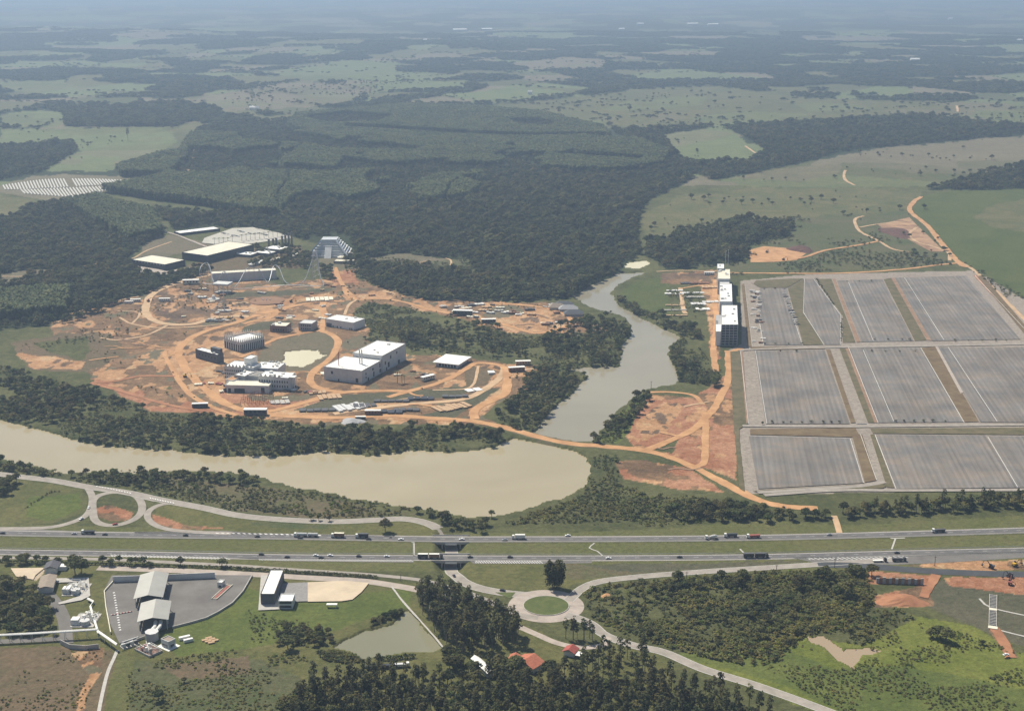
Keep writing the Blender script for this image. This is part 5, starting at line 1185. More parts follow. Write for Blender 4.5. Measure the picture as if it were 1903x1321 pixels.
# low things on the grass
for i, (u, v, a, b, an, lab) in enumerate([(343,1187,6,2.4,.5,'white tank trailer lying on the grass near the control house'), (350,1192,5,2.2,.5,'shorter white container beside the white tank trailer')]):
    p = G(u, v); t = thing('tank_trailer', lab, 'container', p, an); o = obj('body', MB().box((0, 0, .3), (a*1.3, b, 2)).mesh('body', M_white), t); obj('skid', MB().box((0, 0, 0), (a*1.1, b*.8, .3)).mesh('skid', M_steel), t)
for i in range(6):
    p = G(388+(i % 3)*6-(i//3)*7, 1186+(i % 3)*2.4+(i//3)*4); t = tag(MB().box((0, 0, 0), (4.6, 2.2, 1.0)).build('timber_crate', M_wood), 'pale timber crate laid out on the grass in two rows', 'crate', 'timber crates on the grass'); t.location = p; t.rotation_euler.z = .5
# house roofs among the trees
gable('villa', 'villa with orange clay tiled roof half hidden by garden trees', (990,1252), (955,1238), (1000,1236), 4, 7.5, M_white, M_tile, 'villa')
p = G(950, 1232); gable('villa_annex', 'small clay tiled annex beside the orange roofed villa', (962,1234), (946,1232), (966,1226), 3, 5, M_white, M_tile, 'annex')
t, fr = gable('bungalow', 'small bungalow with red hipped roof and white lean-to on the bright lawn', (1066,1221), (1047,1217), (1072,1212), 3, 5.4, M_white, mat('red_roof', (.34, .09, .07), .8, var=.2, scale=.5), 'bungalow'); mb = MB(); fr.box(mb, -5, -1, -1.1, fr.D*.7, 2.3, 2.6); mb.build('lean_to', M_white, t)
t, fr = gable('barn', 'white roofed barn showing between the dark trees', (917,1257), (906,1259), (888,1231), 4, 6, M_white, M_roofw, 'barn', main='R')
# small sheds far away
for i, (u, v, wd, lab) in enumerate([(855,58,38,'long white shed far away beyond the wooded valley'), (905,57,20,'shorter white shed next to the longest far white shed'), (1287,47,30,'white far shed in the hazy plain to the east'), (1325,48,26,'smaller white shed beside the hazy eastern shed'), (1700,115,28,'white farm roof on the eastern hazy slope'), (1766,37,14,'lone white roof near the hazy skyline'), (470,205,20,'white farmhouse roof by the tree row behind the plantation'), (478,206,12,'small white outbuilding by the farmhouse behind the plantation'), (985,176,14,'pale cottage on the light green knoll'), (1155,57,18,'pale shed above the hazy valley woods'), (1190,47,20,'pale shed on the hazy ridge'), (790,78,12,'pale barn on the far brown strip'), (1895,78,10,'white roof at the far eastern edge')]):
    p = G(u, v); k_ = mpp(u, v); t = thing('farm_shed', lab, 'shed', p); w_ = wd*k_*.6; d_ = w_*.6; h = min(14, 4*k_+3)
    MB().box(p-Vector((0, 0, 1)), (w_, d_, h)).build('wall', M_white, t)
    x, y, z = p.x, p.y, p.z+h-1
    MB().add([(x-w_/2, y-d_/2, z), (x+w_/2, y-d_/2, z), (x+w_/2, y+d_/2, z), (x-w_/2, y+d_/2, z), (x-w_/2, y, z+h*.5), (x+w_/2, y, z+h*.5)], [(0, 1, 5, 4), (2, 3, 4, 5), (0, 4, 3), (1, 2, 5)]).build('roof', M_roofw, t)
# white crop tunnels on the hillside
tb = None; nt_ = 0
def tunnel(p, q):
    global tb, nt_
    d = q-p; L = d.length
    if tb is None:
        n = 6; mb = MB(); vs = []
        for x in (-.5, .5):
            for k_ in range(n+1): a = math.pi*k_/n; vs.append((x, 1.75*math.cos(a), 1.9*math.sin(a)))
        mb.add(vs, [(k_, k_+1, n+2+k_, n+1+k_) for k_ in range(n)]+[tuple(range(n, -1, -1)), tuple(range(n+1, 2*n+2))]); tb = mb.mesh('crop_tunnel', M_tunnel)
    o = obj('crop_tunnel', tb, None, (p+q)/2, math.atan2(d.y, d.x)); o.scale = (L, 1, 1)
    o.rotation_euler = Vector((d.x, d.y, d.z)).to_track_quat('X', 'Z').to_euler()
    tag(o, 'long white film covered crop tunnel in the ranks on the hillside', 'tunnel', 'white crop tunnels on the hillside')
for i in range(43):
    u = 6+i*5.6
    v0 = 341-8*math.sin(min(1, i/20)*1.5)+(.0 if i < 30 else (i-30)*.25)+4*(1-min(1, i/14)); v1 = v0+11+(.35*i if i < 16 else 5.5-(i-16)*.34)
    if not (20 < i < 23): tunnel(G(u, v0), G(u+5+i*.16, min(v1, 353)))
for i in range(30):
    u = 40+i*6.0; v0 = 353.5-.26*i; v1 = v0+(7+i*.75 if i < 14 else 18.5-(i-14)*1.0)
    if v1-v0 > 2.5: tunnel(G(u, v0), G(u+4+(v1-v0)*.5, v1))
# underpass decks
for lab, v0, v1, ub, vb in [('concrete underpass bridge of the far carriageway with pale clearance board', 996, 1007.5, 837, 1009.5), ('concrete underpass bridge of the near carriageway with pale clearance board', 1030.5, 1042, 838, 1044)]:
    a, b = G(808, v0), G(868, v1); y0, y1 = b.y, a.y; xa, xb = a.x, b.x
    c = Vector(((xa+xb)/2, (y0+y1)/2, -1.5)); t = thing('underpass_bridge', lab, 'bridge', c)
    MB().box((c.x, c.y, -1.35), (xb-xa, y1-y0+1.2, 1.4)).build('deck', M_conc, t)
    for y in (y0-.9, y1+.9): MB().box((c.x, y, -1.35), (xb-xa+4, .35, 2.3)).build('parapet', M_conc, t)
    x = G(838, vb).x; MB().box((x, y0-1.25, -1.9), (9.5, .25, 1.7)).build('clearance_board', M_white, t)
    for s_ in (-1, 1): MB().box((x+s_*7.6, c.y, -6.5), (.9, y1-y0+1, 5.1)).build('abutment', M_conc, t)
# guard rail along the median edges
for lab, ln, z, off in [('steel guard rail along the inner edge of the far carriageway', far_cw, zf, -7.2), ('steel guard rail along the inner edge of the near carriageway', near_cw, zn, 6.8)]:
    l = offset(ln, off); t = thing('guard_rail', lab, 'guard rail', (l[0][0], l[0][1], 0)); MB().tube([(p[0], p[1], z+.75) for p in l[::2]], .16, 4).build('beam', M_steel, t)
    mb = MB(); s = 0
    while s < length(ln): p, h = at_frac(ln, 0, s, off); mb.box((p.x, p.y, 0), (.2, .2, z+.8)); s += 8
    mb.build('posts', M_steel, t)
# excavation at the east end of the motorway
t = thing('retaining_wall', 'row of grey concrete retaining panels above the red dirt ledge', 'retaining wall', G(1628, 1082)); A, B = G(1628, 1083), G(1716, 1086); d = B-A
for i in range(15):
    c = A+d*((i+.5)/15); MB().box(c, (d.length/15-.15, .8, 4.4+.4*(i % 3)), math.atan2(d.y, d.x)).build('panel', [M_grey, M_dirtb, M_conc, M_dirtr][(i*7) % 4], t)
t = thing('drain_ladder', 'stepped white concrete drainage ladder down the grass embankment', 'drain', G(1845, 1166)); A, B = G(1845, 1166), G(1846, 1106); d = B-A; an = math.atan2(d.y, d.x); nrm = Vector((-math.sin(an), math.cos(an), 0)); Hh = 3.0
for s_ in (-1, 1): mb = MB(); q = nrm*s_*2.6; mb.tube([A+q+Vector((0, 0, .4)), B+q+Vector((0, 0, 1.0))], .3, 4); mb.build('side_wall', M_conc, t)
for i in range(22): c = A+d*((i+.5)/22); MB().box((c.x, c.y, .2), (.7, 4.4, .8), an).build('step', M_conc, t)
MB().box(A+d*.52, (3, 5.6, 1.2), an).build('basin', M_cream, t); MB().box(A-d*.02, (4, 6.5, 1.0), an).build('basin', M_cream, t)
# mounds of red spoil
def mound(label, u, v, rx, ry, h, m, name='spoil_heap'):
    p = G(u, v); n, k_ = 20, 5; vs = []; r = random.Random(int(u))
    for j in range(k_):
        f = j/(k_-1)
        for i in range(n):
            a = 2*math.pi*i/n; w_ = (1-f*.85)*(1+.16*math.sin(a*3+u)+r.uniform(-.07, .07)); vs.append((p.x+rx*w_*math.cos(a), p.y+ry*w_*math.sin(a), p.z-.2+h*(f**.8)+r.uniform(-.1, .1)*h*.4))
    fs = [(j*n+i, j*n+(i+1) % n, (j+1)*n+(i+1) % n, (j+1)*n+i) for j in range(k_-1) for i in range(n)]+[tuple(range((k_-1)*n, k_*n))]
    o = MB().add(vs, fs).build(name, m, None, off=p); o.location = p; tag(o, label, 'spoil heap'); return o
mound('long flat topped heap of red spoil below the retaining panels', 1675, 1116, 20, 12, 3.5, M_dirtr); mound('small heap of orange soil at the woodland edge near the roundabout', 1128, 1107, 5, 4, 2, M_dirt)
mound('dark purple heap of topsoil beside the yellow borrow pit', 1488, 464, 22, 30, 7, mat('dark_topsoil', (.12, .065, .05), .95, var=.25, scale=.1)); mound('broad low heap of dark topsoil inside the upper track loop', 1665, 432, 28, 60, 4, MATS['dark_topsoil'])
mound('small pile of grey gravel beside the haul road loop', 655, 783, 13, 12, 3, M_grey); mound('pile of red earth below the castle forecourt', 500, 757, 10, 8, 3, M_dirtr)
patch('dirt_ground', [(1392,465),(1420,458),(1470,462),(1500,470),(1480,484),(1440,487),(1395,488)], M_dirt, .35)
patch('dirt_ground', [(1632,418),(1690,404),(1700,415),(1735,448),(1755,468),(1730,468),(1700,452),(1680,440),(1640,425)], mat('mixed_dirt', (.30, .17, .105), .95, var=.4, scale=.03, c2=(.50, .32, .19)), .35)
# ---------------------------------------------------------------- vehicles (each model built once, then copied with its own paint and label)
def setmat(o, m): o.material_slots[0].link = 'OBJECT'; o.material_slots[0].material = m
def extr(profile, w_, y0=0.0):
    """side profile in (x, z), extruded across"""
    n = len(profile); vs = [(x, y0-w_/2, z) for x, z in profile]+[(x, y0+w_/2, z) for x, z in profile]
    return vs, [(i, (i+1) % n, n+(i+1) % n, n+i) for i in range(n)]+[tuple(range(n-1, -1, -1)), tuple(range(n, 2*n))]
def wheel_me(r=.33, w_=.22):
    return MB().tube([(0, -w_/2, r), (0, w_/2, r)], r, 10).mesh('wheel', M_rubber)
WM, WT = wheel_me(), wheel_me(.5, .5)
def car_model():
    b = MB(); b.add(*extr([(-2.1, .35), (-2.15, .85), (-1.5, .98), (.95, .95), (2.05, .78), (2.15, .4)], 1.72)); b.add(*extr([(-1.35, .95), (-1.0, 1.40), (.25, 1.45), (.9, .96)], 1.5))
    g = MB(); g.add(*extr([(-1.28, 1.0), (-.95, 1.34), (.2, 1.38), (.95, 1.0)], 1.56)); g.add(*extr([(-1.42, .99), (-1.08, 1.34), (-1.0, 1.36), (-1.3, .99)], 1.3))
    return {'body': b.mesh('body', M_carw), 'windows': g.mesh('windows', M_glass)}
def place(name, label, cat, p, rz, parts, wheels, wm, group=None, scale=1.0):
    t = thing(name, label, cat, p, rz, group); t.scale = (scale,)*3
    for nm, me, m in parts: o = obj(nm, me, t); (setmat(o, m) if m is not None else None)
    for x, y in wheels: obj('wheel', wm, t, (x, y, 0))
    return t
CARM = car_model()
CW = [(-1.3, -.75), (-1.3, .75), (1.3, -.75), (1.3, .75)]
def car(label, p, rz, m, group=None): return place('car', label, 'car', p, rz, [('body', CARM['body'], m), ('windows', CARM['windows'], None)], CW, WM, group, 1.08)
def snap(line, z, u, v, side=None):
    p = G(u, v); d = np.hypot(line[:, 0]-p.x, line[:, 1]-p.y); i = int(np.clip(d.argmin(), 1, len(line)-2)); t = line[i+1]-line[i-1]
    return Vector((p.x, p.y, z+.02)), math.atan2(t[1], t[0])
for u, v, m, lab in [
  (5,991.5,M_card,'black car at the west end of the far carriageway'), (138,992.5,M_cars,'grey car just behind the flatbed truck on the far carriageway'), (195,994,M_card,'black car passing ahead of the flatbed truck on the far carriageway'),
  (345,995.5,M_card,'black car alone on the far carriageway below the green loop'), (478,998,M_card,'black car trailing the tanker train on the far carriageway'), (558,1001,M_card,'dark car alongside the tanker train'),
  (685,1002.5,M_card,'dark car alongside the navy box truck'), (745,1003,M_carw,'white car west of the underpass on the far carriageway'), (858,1003,M_carw,'white car on the deck of the far underpass'),
  (938,1004,M_cars,'silver car following the white box truck'), (1055,996,M_carw,'white car stopped on the hard shoulder of the far carriageway'), (1541,994.5,M_cars,'silver car near the dirt gate path on the far carriageway')]:
    p, h = snap(far_cw, zf, u, v); car(lab, p, h+math.pi, m)
for u, v, m, lab in [
  (486,1031,M_card,'black car in the inner lane of the near carriageway near the tan yard'), (534,1036,M_card,'black car in the outer lane beside the hatched gore'), (587,1033,M_carw,'white car between two dark cars on the near carriageway'),
  (597,1037,M_card,'dark car overtaken by a white car on the near carriageway'), (614,1033,M_carw,'white car leading the tight group on the near carriageway'), (667,1034.5,M_card,'dark car alone behind the white topped road train'),
  (719,1034.5,M_carw,'white car close behind the white topped road train'), (874,1036,M_card,'black car just east of the near underpass'), (948,1036,M_card,'black car above the bamboo clump'),
  (1131,1038,M_carw,'white car alone on the near carriageway'), (1263,1036,M_card,'black car following the black road train'), (1667,1028,M_card,'black car by the junction with the fresh asphalt')]:
    p, h = snap(near_cw, zn, u, v); car(lab, p, h, m)
for key, u, v, m, lab in [('ramp_w',165,944,M_carw,'white car on the ramp beside the earth island'), ('ramp_w',151,965,M_carw,'white car waiting where the ramp leaves the island ring'), ('ring_w',214,975,M_carr,'red and white car circling the earth island'),
  ('local',844,1070,M_card,'black car leaving the underpass'), ('local',934,1098,M_card,'dark car approaching the green roundabout')]:
    ln, z0 = R[key]; p, h = snap(ln, 0, u, v); p.z = float(hall(p.x, p.y))+z0+.05; car(lab, p, h, m)
p = G(1869, 1221); car('white car parked at the foot of the red dirt path', p+Vector((0, 0, 1.6)), .3, M_carw)
# trucks
def B_(c, s): return MB().box(c, s)
CAB = MB().add(*extr([(-1.1, .7), (-1.1, 3.3), (.7, 3.3), (1.1, 2.1), (1.15, .7)], 2.45)).mesh('cab', M_white)
CABW = MB().add(*extr([(.62, 2.1), (.6, 3.1), (.82, 3.1), (1.16, 2.1)], 2.3)).mesh('windscreen', M_glass)
CHAS = B_((0, 0, .6), (8.5, 1.0, .35)).mesh('chassis', M_dsteel); BOX = B_((0, 0, 1.1), (8.4, 2.5, 2.7)).mesh('cargo_box', M_white)
TOPB = B_((0, 0, 3.8), (8.4, 2.5, .12)).mesh('box_roof', M_white); FLAT = B_((0, 0, 1.1), (8.4, 2.5, .35)).mesh('flatbed', M_dsteel)
TANK = MB().tube([(-4.2, 0, 2.3), (4.2, 0, 2.3)], 1.2, 10).mesh('tank', M_steel); BED = MB().add(*extr([(-4.2, 1.1), (-4.4, 2.9), (4.2, 2.6), (4.0, 1.1)], 2.5)).mesh('tipper_bed', M_dsteel)
DRUM = MB().tube([(-3.2, 0, 2.9), (-1.5, 0, 2.9), (1.5, 0, 2.3), (2.8, 0, 1.9)], [.5, 1.25, 1.25, .6], 10).mesh('mixer_drum', M_lgrey)
def truck(label, p, rz, cabm, bodies, extra=()):
    """bodies: list of (mesh name, mesh, material, roof material)"""
    n = len(bodies); L = 9.2*n; t = thing('truck', label, 'truck', p, rz)
    o = obj('cab', CAB, t, (L/2+1.1, 0, 0)); setmat(o, cabm); obj('windscreen', CABW, t, (L/2+1.1, 0, 0))
    for y in (-1.0, 1.0): obj('wheel', WT, t, (L/2+1.3, y, 0))
    for i, (nm, me, m, rm) in enumerate(bodies):
        x = L/2-9.2*(i+.5)-.2; obj('chassis', CHAS, t, (x, 0, 0)); o = obj(nm, me, t, (x, 0, 0)); (setmat(o, m) if m else None)
        if rm: q = obj('box_roof', TOPB, t, (x, 0, .01)); setmat(q, rm)
        for dx in (-3.2, -2.0, 2.6):
            for y in (-1.0, 1.0): obj('wheel', WT, t, (x+dx, y, 0))
    return t
def tk(line, z, u, v, flip, lab, cabm, bodies): p, h = snap(line, z, u, v); return truck(lab, p, h+(math.pi if flip else 0), cabm, bodies)
tk(far_cw, zf, 166, 991.5, 1, 'flatbed truck with white cab between two small cars', M_white, [('flatbed', BED, M_card, None)])
tk(far_cw, zf, 571, 997, 1, 'silver twin tanker road train', M_white, [('tank', TANK, M_lgrey, None), ('tank', TANK, M_lgrey, None)])
tk(far_cw, zf, 630, 998, 1, 'box truck with red brown sides and cream roof', M_white, [('cargo_box', BOX, M_tarp, M_cream)])
tk(far_cw, zf, 675, 999, 1, 'navy box truck with dark roof', M_white, [('cargo_box', BOX, M_navy, M_dgrey)])
tk(far_cw, zf, 966, 1001, 1, 'white box truck east of the underpass', M_white, [('cargo_box', BOX, M_white, M_white)])
tk(far_cw, zf, 1325, 1001.5, 1, 'truck with white cab and grey mixer drum', M_white, [('mixer_drum', DRUM, M_lgrey, None)])
tk(far_cw, zf, 1360, 997.5, 1, 'dark tank truck with white cab in front of the mixer truck', M_white, [('tank', TANK, M_dgrey, None)])
tk(far_cw, zf, 1402, 999, 1, 'white cab tipper truck with rusty load', M_white, [('tipper_bed', BED, M_rust, None)])
tk(far_cw, zf, 1746, 988.5, 1, 'dark low loader with white machine on its deck near the pine row', M_white, [('flatbed', BED, M_dsteel, None)])
tk(near_cw, zn, 797, 1037, 0, 'dark sided road train with two white roofed trailers over the underpass', M_card, [('cargo_box', BOX, M_tarp, M_white), ('cargo_box', BOX, M_card, M_white)])
tk(near_cw, zn, 1402, 1036, 0, 'black road train with two trailers', M_card, [('cargo_box', BOX, M_card, M_dsteel), ('cargo_box', BOX, M_card, M_dsteel)])
tk(near_cw, zn, 1632, 1043.5, 0, 'white low trailer with dark cab on the slip lane', M_card, [('flatbed', FLAT, M_white, None)])
tk(near_cw, zn, 1668, 1042.5, 0, 'dark tipper truck waiting at the slip lane end', M_dsteel, [('tipper_bed', BED, M_dsteel, None)])
p = G(718, 1241); truck('road train with navy tipper trailers parked below the grey pond', p, .16, M_white, [('tipper_bed', BED, M_lgrey, None), ('tipper_bed', BED, M_navy, None), ('tipper_bed', BED, M_navy, None)])
p = G(726, 999.5); p.z = zf+.02; t = thing('motorcycle', 'dark motorcycle between the box truck and the white car', 'motorcycle', p); MB().add(*extr([(-.9, .4), (-.5, .9), (.6, 1.0), (.9, .5)], .35)).build('body', M_card, t, off=(0, 0, 0))
for x in (-.7, .7): obj('wheel', WM, t, (x, 0, 0))
# construction machines
TRK = MB().add(*extr([(-2.0, .5), (-1.6, 0), (1.6, 0), (2.0, .5), (1.6, 1.0), (-1.6, 1.0)], .6)).mesh('track', M_rubber)
EXB = MB().add(*extr([(-2.2, 1.1), (-2.2, 2.3), (.2, 2.4), (1.2, 1.9), (1.3, 1.1)], 2.6)).mesh('house', M_yellow); EXC = B_((.6, .7, 2.0), (1.5, 1.1, 1.3)).mesh('cab', M_glass)
BOOM = MB().tube([(1.0, -.3, 1.9), (3.2, -.3, 4.8), (5.6, -.3, 4.2)], [.35, .32, .25], 4).mesh('boom', M_yellow); ARM = MB().tube([(5.6, -.3, 4.3), (6.6, -.3, 1.2)], [.25, .2], 4).mesh('arm', M_yellow)
BKT = B_((6.4, -.3, .3), (1.2, 1.2, 1.1)).mesh('bucket', M_dsteel)
def excavator(label, p, rz, m=M_yellow, s=1.1):
    t = thing('excavator', label, 'excavator', p, rz); t.scale = (s,)*3
    for y in (-1.1, 1.1): obj('track', TRK, t, (0, y, 0))
    for nm, me in (('house', EXB), ('boom', BOOM), ('arm', ARM)): setmat(obj(nm, me, t), m)
    obj('cab', EXC, t); obj('bucket', BKT, t)
for u, v, rz, m, lab in [(1842,1056,2.6,M_dsteel,'dark excavator on the orange strip between the two carriageways'), (1886,1052,.5,M_yellow,'yellow excavator beside stacked dark plant on the orange strip'), (1876,1072,3.6,M_dsteel,'dark roller machine at the end of the fresh asphalt'), (1877,1086,1.2,M_rust,'rusty red excavator on the wide red dirt bench'),
   (1425,470,1.0,M_dsteel,'dark excavator in the middle of the yellow borrow pit'), (1404,474,2.0,M_yellow,'yellow excavator at the edge of the yellow borrow pit'), (1456,484,.2,M_dsteel,'dark bulldozer on the lower lip of the borrow pit'),
   (276,561,.8,M_rust,'rusty red excavator on the curved haul road'), (450,592,2.2,M_dsteel,'dark excavator at the dirt crossroads'), (541,562,.3,M_card,'black machine beside the round earth platform'), (425,593,1.4,M_yellow,'yellow machine on the haul road shoulder'),
   (968,727,1.1,M_dgrey,'dark machine at the slope above the lake bank'), (344,701,.2,M_yellow,'yellow machine at the dirt junction near the hairpin'), (1350,514,.7,M_yellow,'yellow excavator lifted beside the hotel wing roofs')]:
    excavator(lab, G(u, v)+Vector((0, 0, .6)), rz, m)
# site cabins, containers and stacks of material
CABN = B_((0, 0, .2), (12, 3.2, 2.8)).mesh('body', M_white); CROF = B_((0, 0, 3.0), (12.5, 3.7, .3)).mesh('roof', M_roofw); CWIN = MB(); [CWIN.box((-4.6+2.3*i, -1.62, 1.4), (1.2, .06, 1.0)) for i in range(5)]; CWIN = CWIN.mesh('windows', M_glass)
def cabin(label, p, rz, m, s=1.0, group=None):
    t = thing('site_cabin', label, 'cabin', p+Vector((0, 0, .5)), rz, group); t.scale = (s, s, s); setmat(obj('body', CABN, t), m); obj('roof', CROF, t); obj('windows', CWIN, t)
for u, v, rz, m, s, lab in [(795,706,.75,M_cream,1.5,'long cream roofed site cabin beside the palm trees'), (306,560,.05,M_white,1.3,'white site cabin inside the curved haul road'), (252,561,.2,M_lgrey,1.2,'grey site cabin outside the curved haul road'), (240,564,.2,M_white,1.0,'smaller white cabin outside the curved haul road'),
   (355,528,.1,M_cream,2.0,'long tan store shed left of the coaster loops'), (372,757,.1,M_navy,1.4,'dark container at the rim above the lakeside woods'), (475,771,0.,M_dgrey,2.0,'dark site hoarding box on the outer haul road'), (670,779,0.,M_dsteel,.9,'dark skip on the lower haul road'), (693,770,0.,M_tarp,1.4,'brown long container on the lower haul road'),
   (908,600,0.1,M_dgrey,1.6,'dark long shed on the peninsula clearing'), (860,586,-.1,M_dgrey,2.2,'dark roofed long shed at the entrance of the peninsula clearing'), (1318,511,0.,M_white,1.3,'white cabin behind the hotel yard'), (960,690,.2,M_tarp,1.6,'brown shed at the head of the lakeside slope'), (972,678,.1,M_wood,1.5,'pale roofed shed beside the white drain strip')]:
    cabin(lab, G(u, v), rz, m, s)
def stack(label, p, a, b, h, rz, m, n=4, group=None, name='material_stack', cat='stack'):
    t = thing(name, label, cat, p+Vector((0, 0, .5)), rz, group); r = random.Random(int(p.x*7))
    for i in range(n): obj('bundle', MB().box(((i-(n-1)/2)*a/n, r.uniform(-.1, .1)*b, 0), (a/n*.86, b*r.uniform(.7, 1), h*r.uniform(.6, 1))).mesh('bundle', m), t)
for u, v, a, b, h, rz, m, n, lab in [(845,757,34,22,1.6,.6,M_wood,6,'broad stack of sawn timber beside the middle track'), (826,760,22,20,1.4,.6,M_wood,4,'smaller stack of timber next to the broad timber stack'), (652,758,36,24,2,.5,M_lgrey,7,'row of silver pipe bundles on the green slope'), (678,755,26,14,2,.2,M_dsteel,4,'dark bundles beyond the silver pipes'),
   (590,763,40,10,1.5,.1,M_dgrey,5,'dark long stacks below the sloping green bank'), (720,767,34,12,2,0.,M_navy,4,'navy tarpaulin covered stacks on the middle track'), (755,763,30,10,2,0.,M_dsteel,4,'dark stacks next to the navy covered ones'), (782,742,30,12,2,.05,M_navy,4,'dark blue stacks along the upper green bank'), (846,738,30,8,2,.05,M_dgrey,4,'dark stack at the tip of the upper green bank'),
   (728,746,40,8,1.4,0.,M_dsteel,5,'long dark steel stacks beside the upper green bank'), (594,558,40,26,2.6,.2,M_cream,6,'cream coloured stack of panels near the round platform'), (880,725,20,14,.4,.5,M_white,2,'flat white slab beside the curved track'), (913,694,9,12,2.2,.2,M_white,1,'white covered heap inside the oval track'), (612,738,26,20,1.2,.3,M_wood,5,'pale formwork panels in front of the big grey hall'),
   (608,695,16,10,1.8,.2,M_cream,3,'cream pallets behind the corner of the big grey hall'), (590,730,20,14,1.2,.2,M_wood,4,'pale pallets beside the castle forecourt'), (520,748,22,14,1.4,.3,M_conc,4,'grey concrete pieces on the castle forecourt'), (412,591,30,14,1.4,.1,M_wood,5,'pale planks beside the haul road loop'), (398,597,24,10,1.4,.1,M_dsteel,4,'dark bars beside the haul road loop'),
   (1320,562,24,10,1.5,0.,M_lgrey,4,'grey pallets in the yard next to the hotel block'), (1306,576,20,14,1.6,0.,M_white,4,'white wrapped pallets at the corner of the hotel yard'), (1298,566,22,14,1.4,0.,M_lgrey,5,'pale pallets in rows in the hotel yard'), (1290,553,30,8,1.2,0.,M_conc,5,'pale beams in the hotel yard'), (1288,545,34,8,1.0,0.,M_lgrey,5,'grey beams in the upper hotel yard'), (1253,547,30,10,1.4,0.,M_white,2,'white beams west of the yard track'), (1254,541,26,8,1.2,0.,M_lgrey,3,'grey beams above the white beams west of the yard track'),
   (1255,568,30,5,1.0,0.,M_wood,3,'lower row of pale beams west of the yard track'), (1255,577,34,5,1.0,0.,M_conc,3,'second lower row of grey beams west of the yard track'), (1256,587,34,5,1.0,0.,M_wood,3,'lowest row of beams west of the yard track'), (1300,527,30,16,2,.1,M_tarp,5,'brown stacks behind the hotel yard'), (1318,535,24,14,2,.1,M_wood,5,'timber pieces against the hotel block'), (1282,527,30,10,1.6,.1,M_dsteel,5,'dark bars on the brown ground behind the hotel yard')]:
    stack(lab, G(u, v), a, b, h, rz, m, n)
r = random.Random(12)
# cluttered strip of the first parking lot
for i in range(34):
    v = r.uniform(540, 640); u = 1392+(v-540)*.09+r.uniform(0, 20); stack('low pale bundle of building parts on the cluttered strip by the first parking lot', G(u, v)-Vector((0, 0, .3)), r.uniform(4, 10), r.uniform(2, 4), r.uniform(1, 2.4), r.uniform(-.2, .2), [M_white, M_lgrey, M_dsteel, M_tarp, M_conc][i % 5], 2, 'building parts stored by the first parking lot')
for i in range(14):
    k_ = i/14; stack('low bundle lying along the grass edge of the first parking lot', G(1459+k_*24+r.uniform(-3, 3), 548+k_*60), r.uniform(4, 9), 2.4, 1.6, r.uniform(-.2, .3), [M_conc, M_dsteel, M_lgrey][i % 3], 2, 'bundles along the grass edge')
for i in range(40):
    u = r.uniform(820, 1050); v = 566+r.uniform(0, 46)*(.5+.5*(u-820)/230); stack('scattered stack of building parts on the peninsula clearing', G(u, v), r.uniform(6, 16), r.uniform(4, 9), r.uniform(1.2, 3), r.uniform(-.5, .5), [M_cream, M_dsteel, M_tarp, M_conc, M_wood, M_white][i % 6], 3, 'building parts on the peninsula clearing')
for i in range(36):
    u = r.uniform(330, 610); v = r.uniform(536, 600); stack('scattered stack of parts on the brown ground below the coaster', G(u, v), r.uniform(5, 14), r.uniform(3, 8), r.uniform(1, 2.4), r.uniform(-.5, .5), [M_cream, M_dsteel, M_tarp, M_conc, M_wood, M_lgrey][i % 6], 3, 'building parts below the coaster')
for i in range(34):
    u, v = r.choice([(560, 735), (770, 700), (640, 535), (700, 545), (420, 690), (740, 690), (400, 720)]); u += r.uniform(-32, 32); v += r.uniform(-9, 9); stack('small heap of building parts beside the haul roads', G(u, v), r.uniform(4, 11), r.uniform(3, 7), r.uniform(1, 2), r.uniform(-.6, .6), [M_cream, M_dsteel, M_tarp, M_wood, M_rust][i % 5], 3, 'building parts beside the haul roads')
# lakeside lodges
for u, v, L_, m, lab in [(1048,570,26,M_dgrey,'upper dark roofed lodge on the lake shore'), (1056,577,26,M_grey,'middle grey roofed lodge on the lake shore'), (1066,586,26,M_dgrey,'large dark roofed lodge nearest the woods'), (1035,574,22,M_beige,'pale roofed long lodge at the end of the clearing')]:
    p = G(u, v); t = thing('lodge', lab, 'lodge', p); a = L_/2; b = 8
    MB().box(p, (L_, 12, 3.5)).build('wall', M_lgrey, t); x, y, z = p.x, p.y, p.z+3.5
    MB().add([(x-a-1, y-b, z), (x+a+1, y-b, z), (x+a+1, y+b, z), (x-a-1, y+b, z), (x-a*.5, y, z+5), (x+a*.5, y, z+5)], [(0, 1, 5, 4), (2, 3, 4, 5), (0, 4, 3), (1, 2, 5)]).build('roof', m, t)
# parked cars at the resort
r = random.Random(4)
for i in range(34):
    row = i % 4; u = [410, 440, 470, 500][row]+r.uniform(0, 26)+(i//4)*1.2; v = [434, 430, 433, 428][row]+(u-[410, 440, 470, 500][row])*.22
    if inpoly(np.array([u]), np.array([v]), [(380,443),(432,425),(470,423),(535,437),(470,452),(425,455)])[0]:
        p = G(u, v); car('parked car in the rows of the pale resort car park', p+Vector((0, 0, 1.6)), .4, [M_card, M_cars, M_carw][i % 3], 'cars in the resort car park')
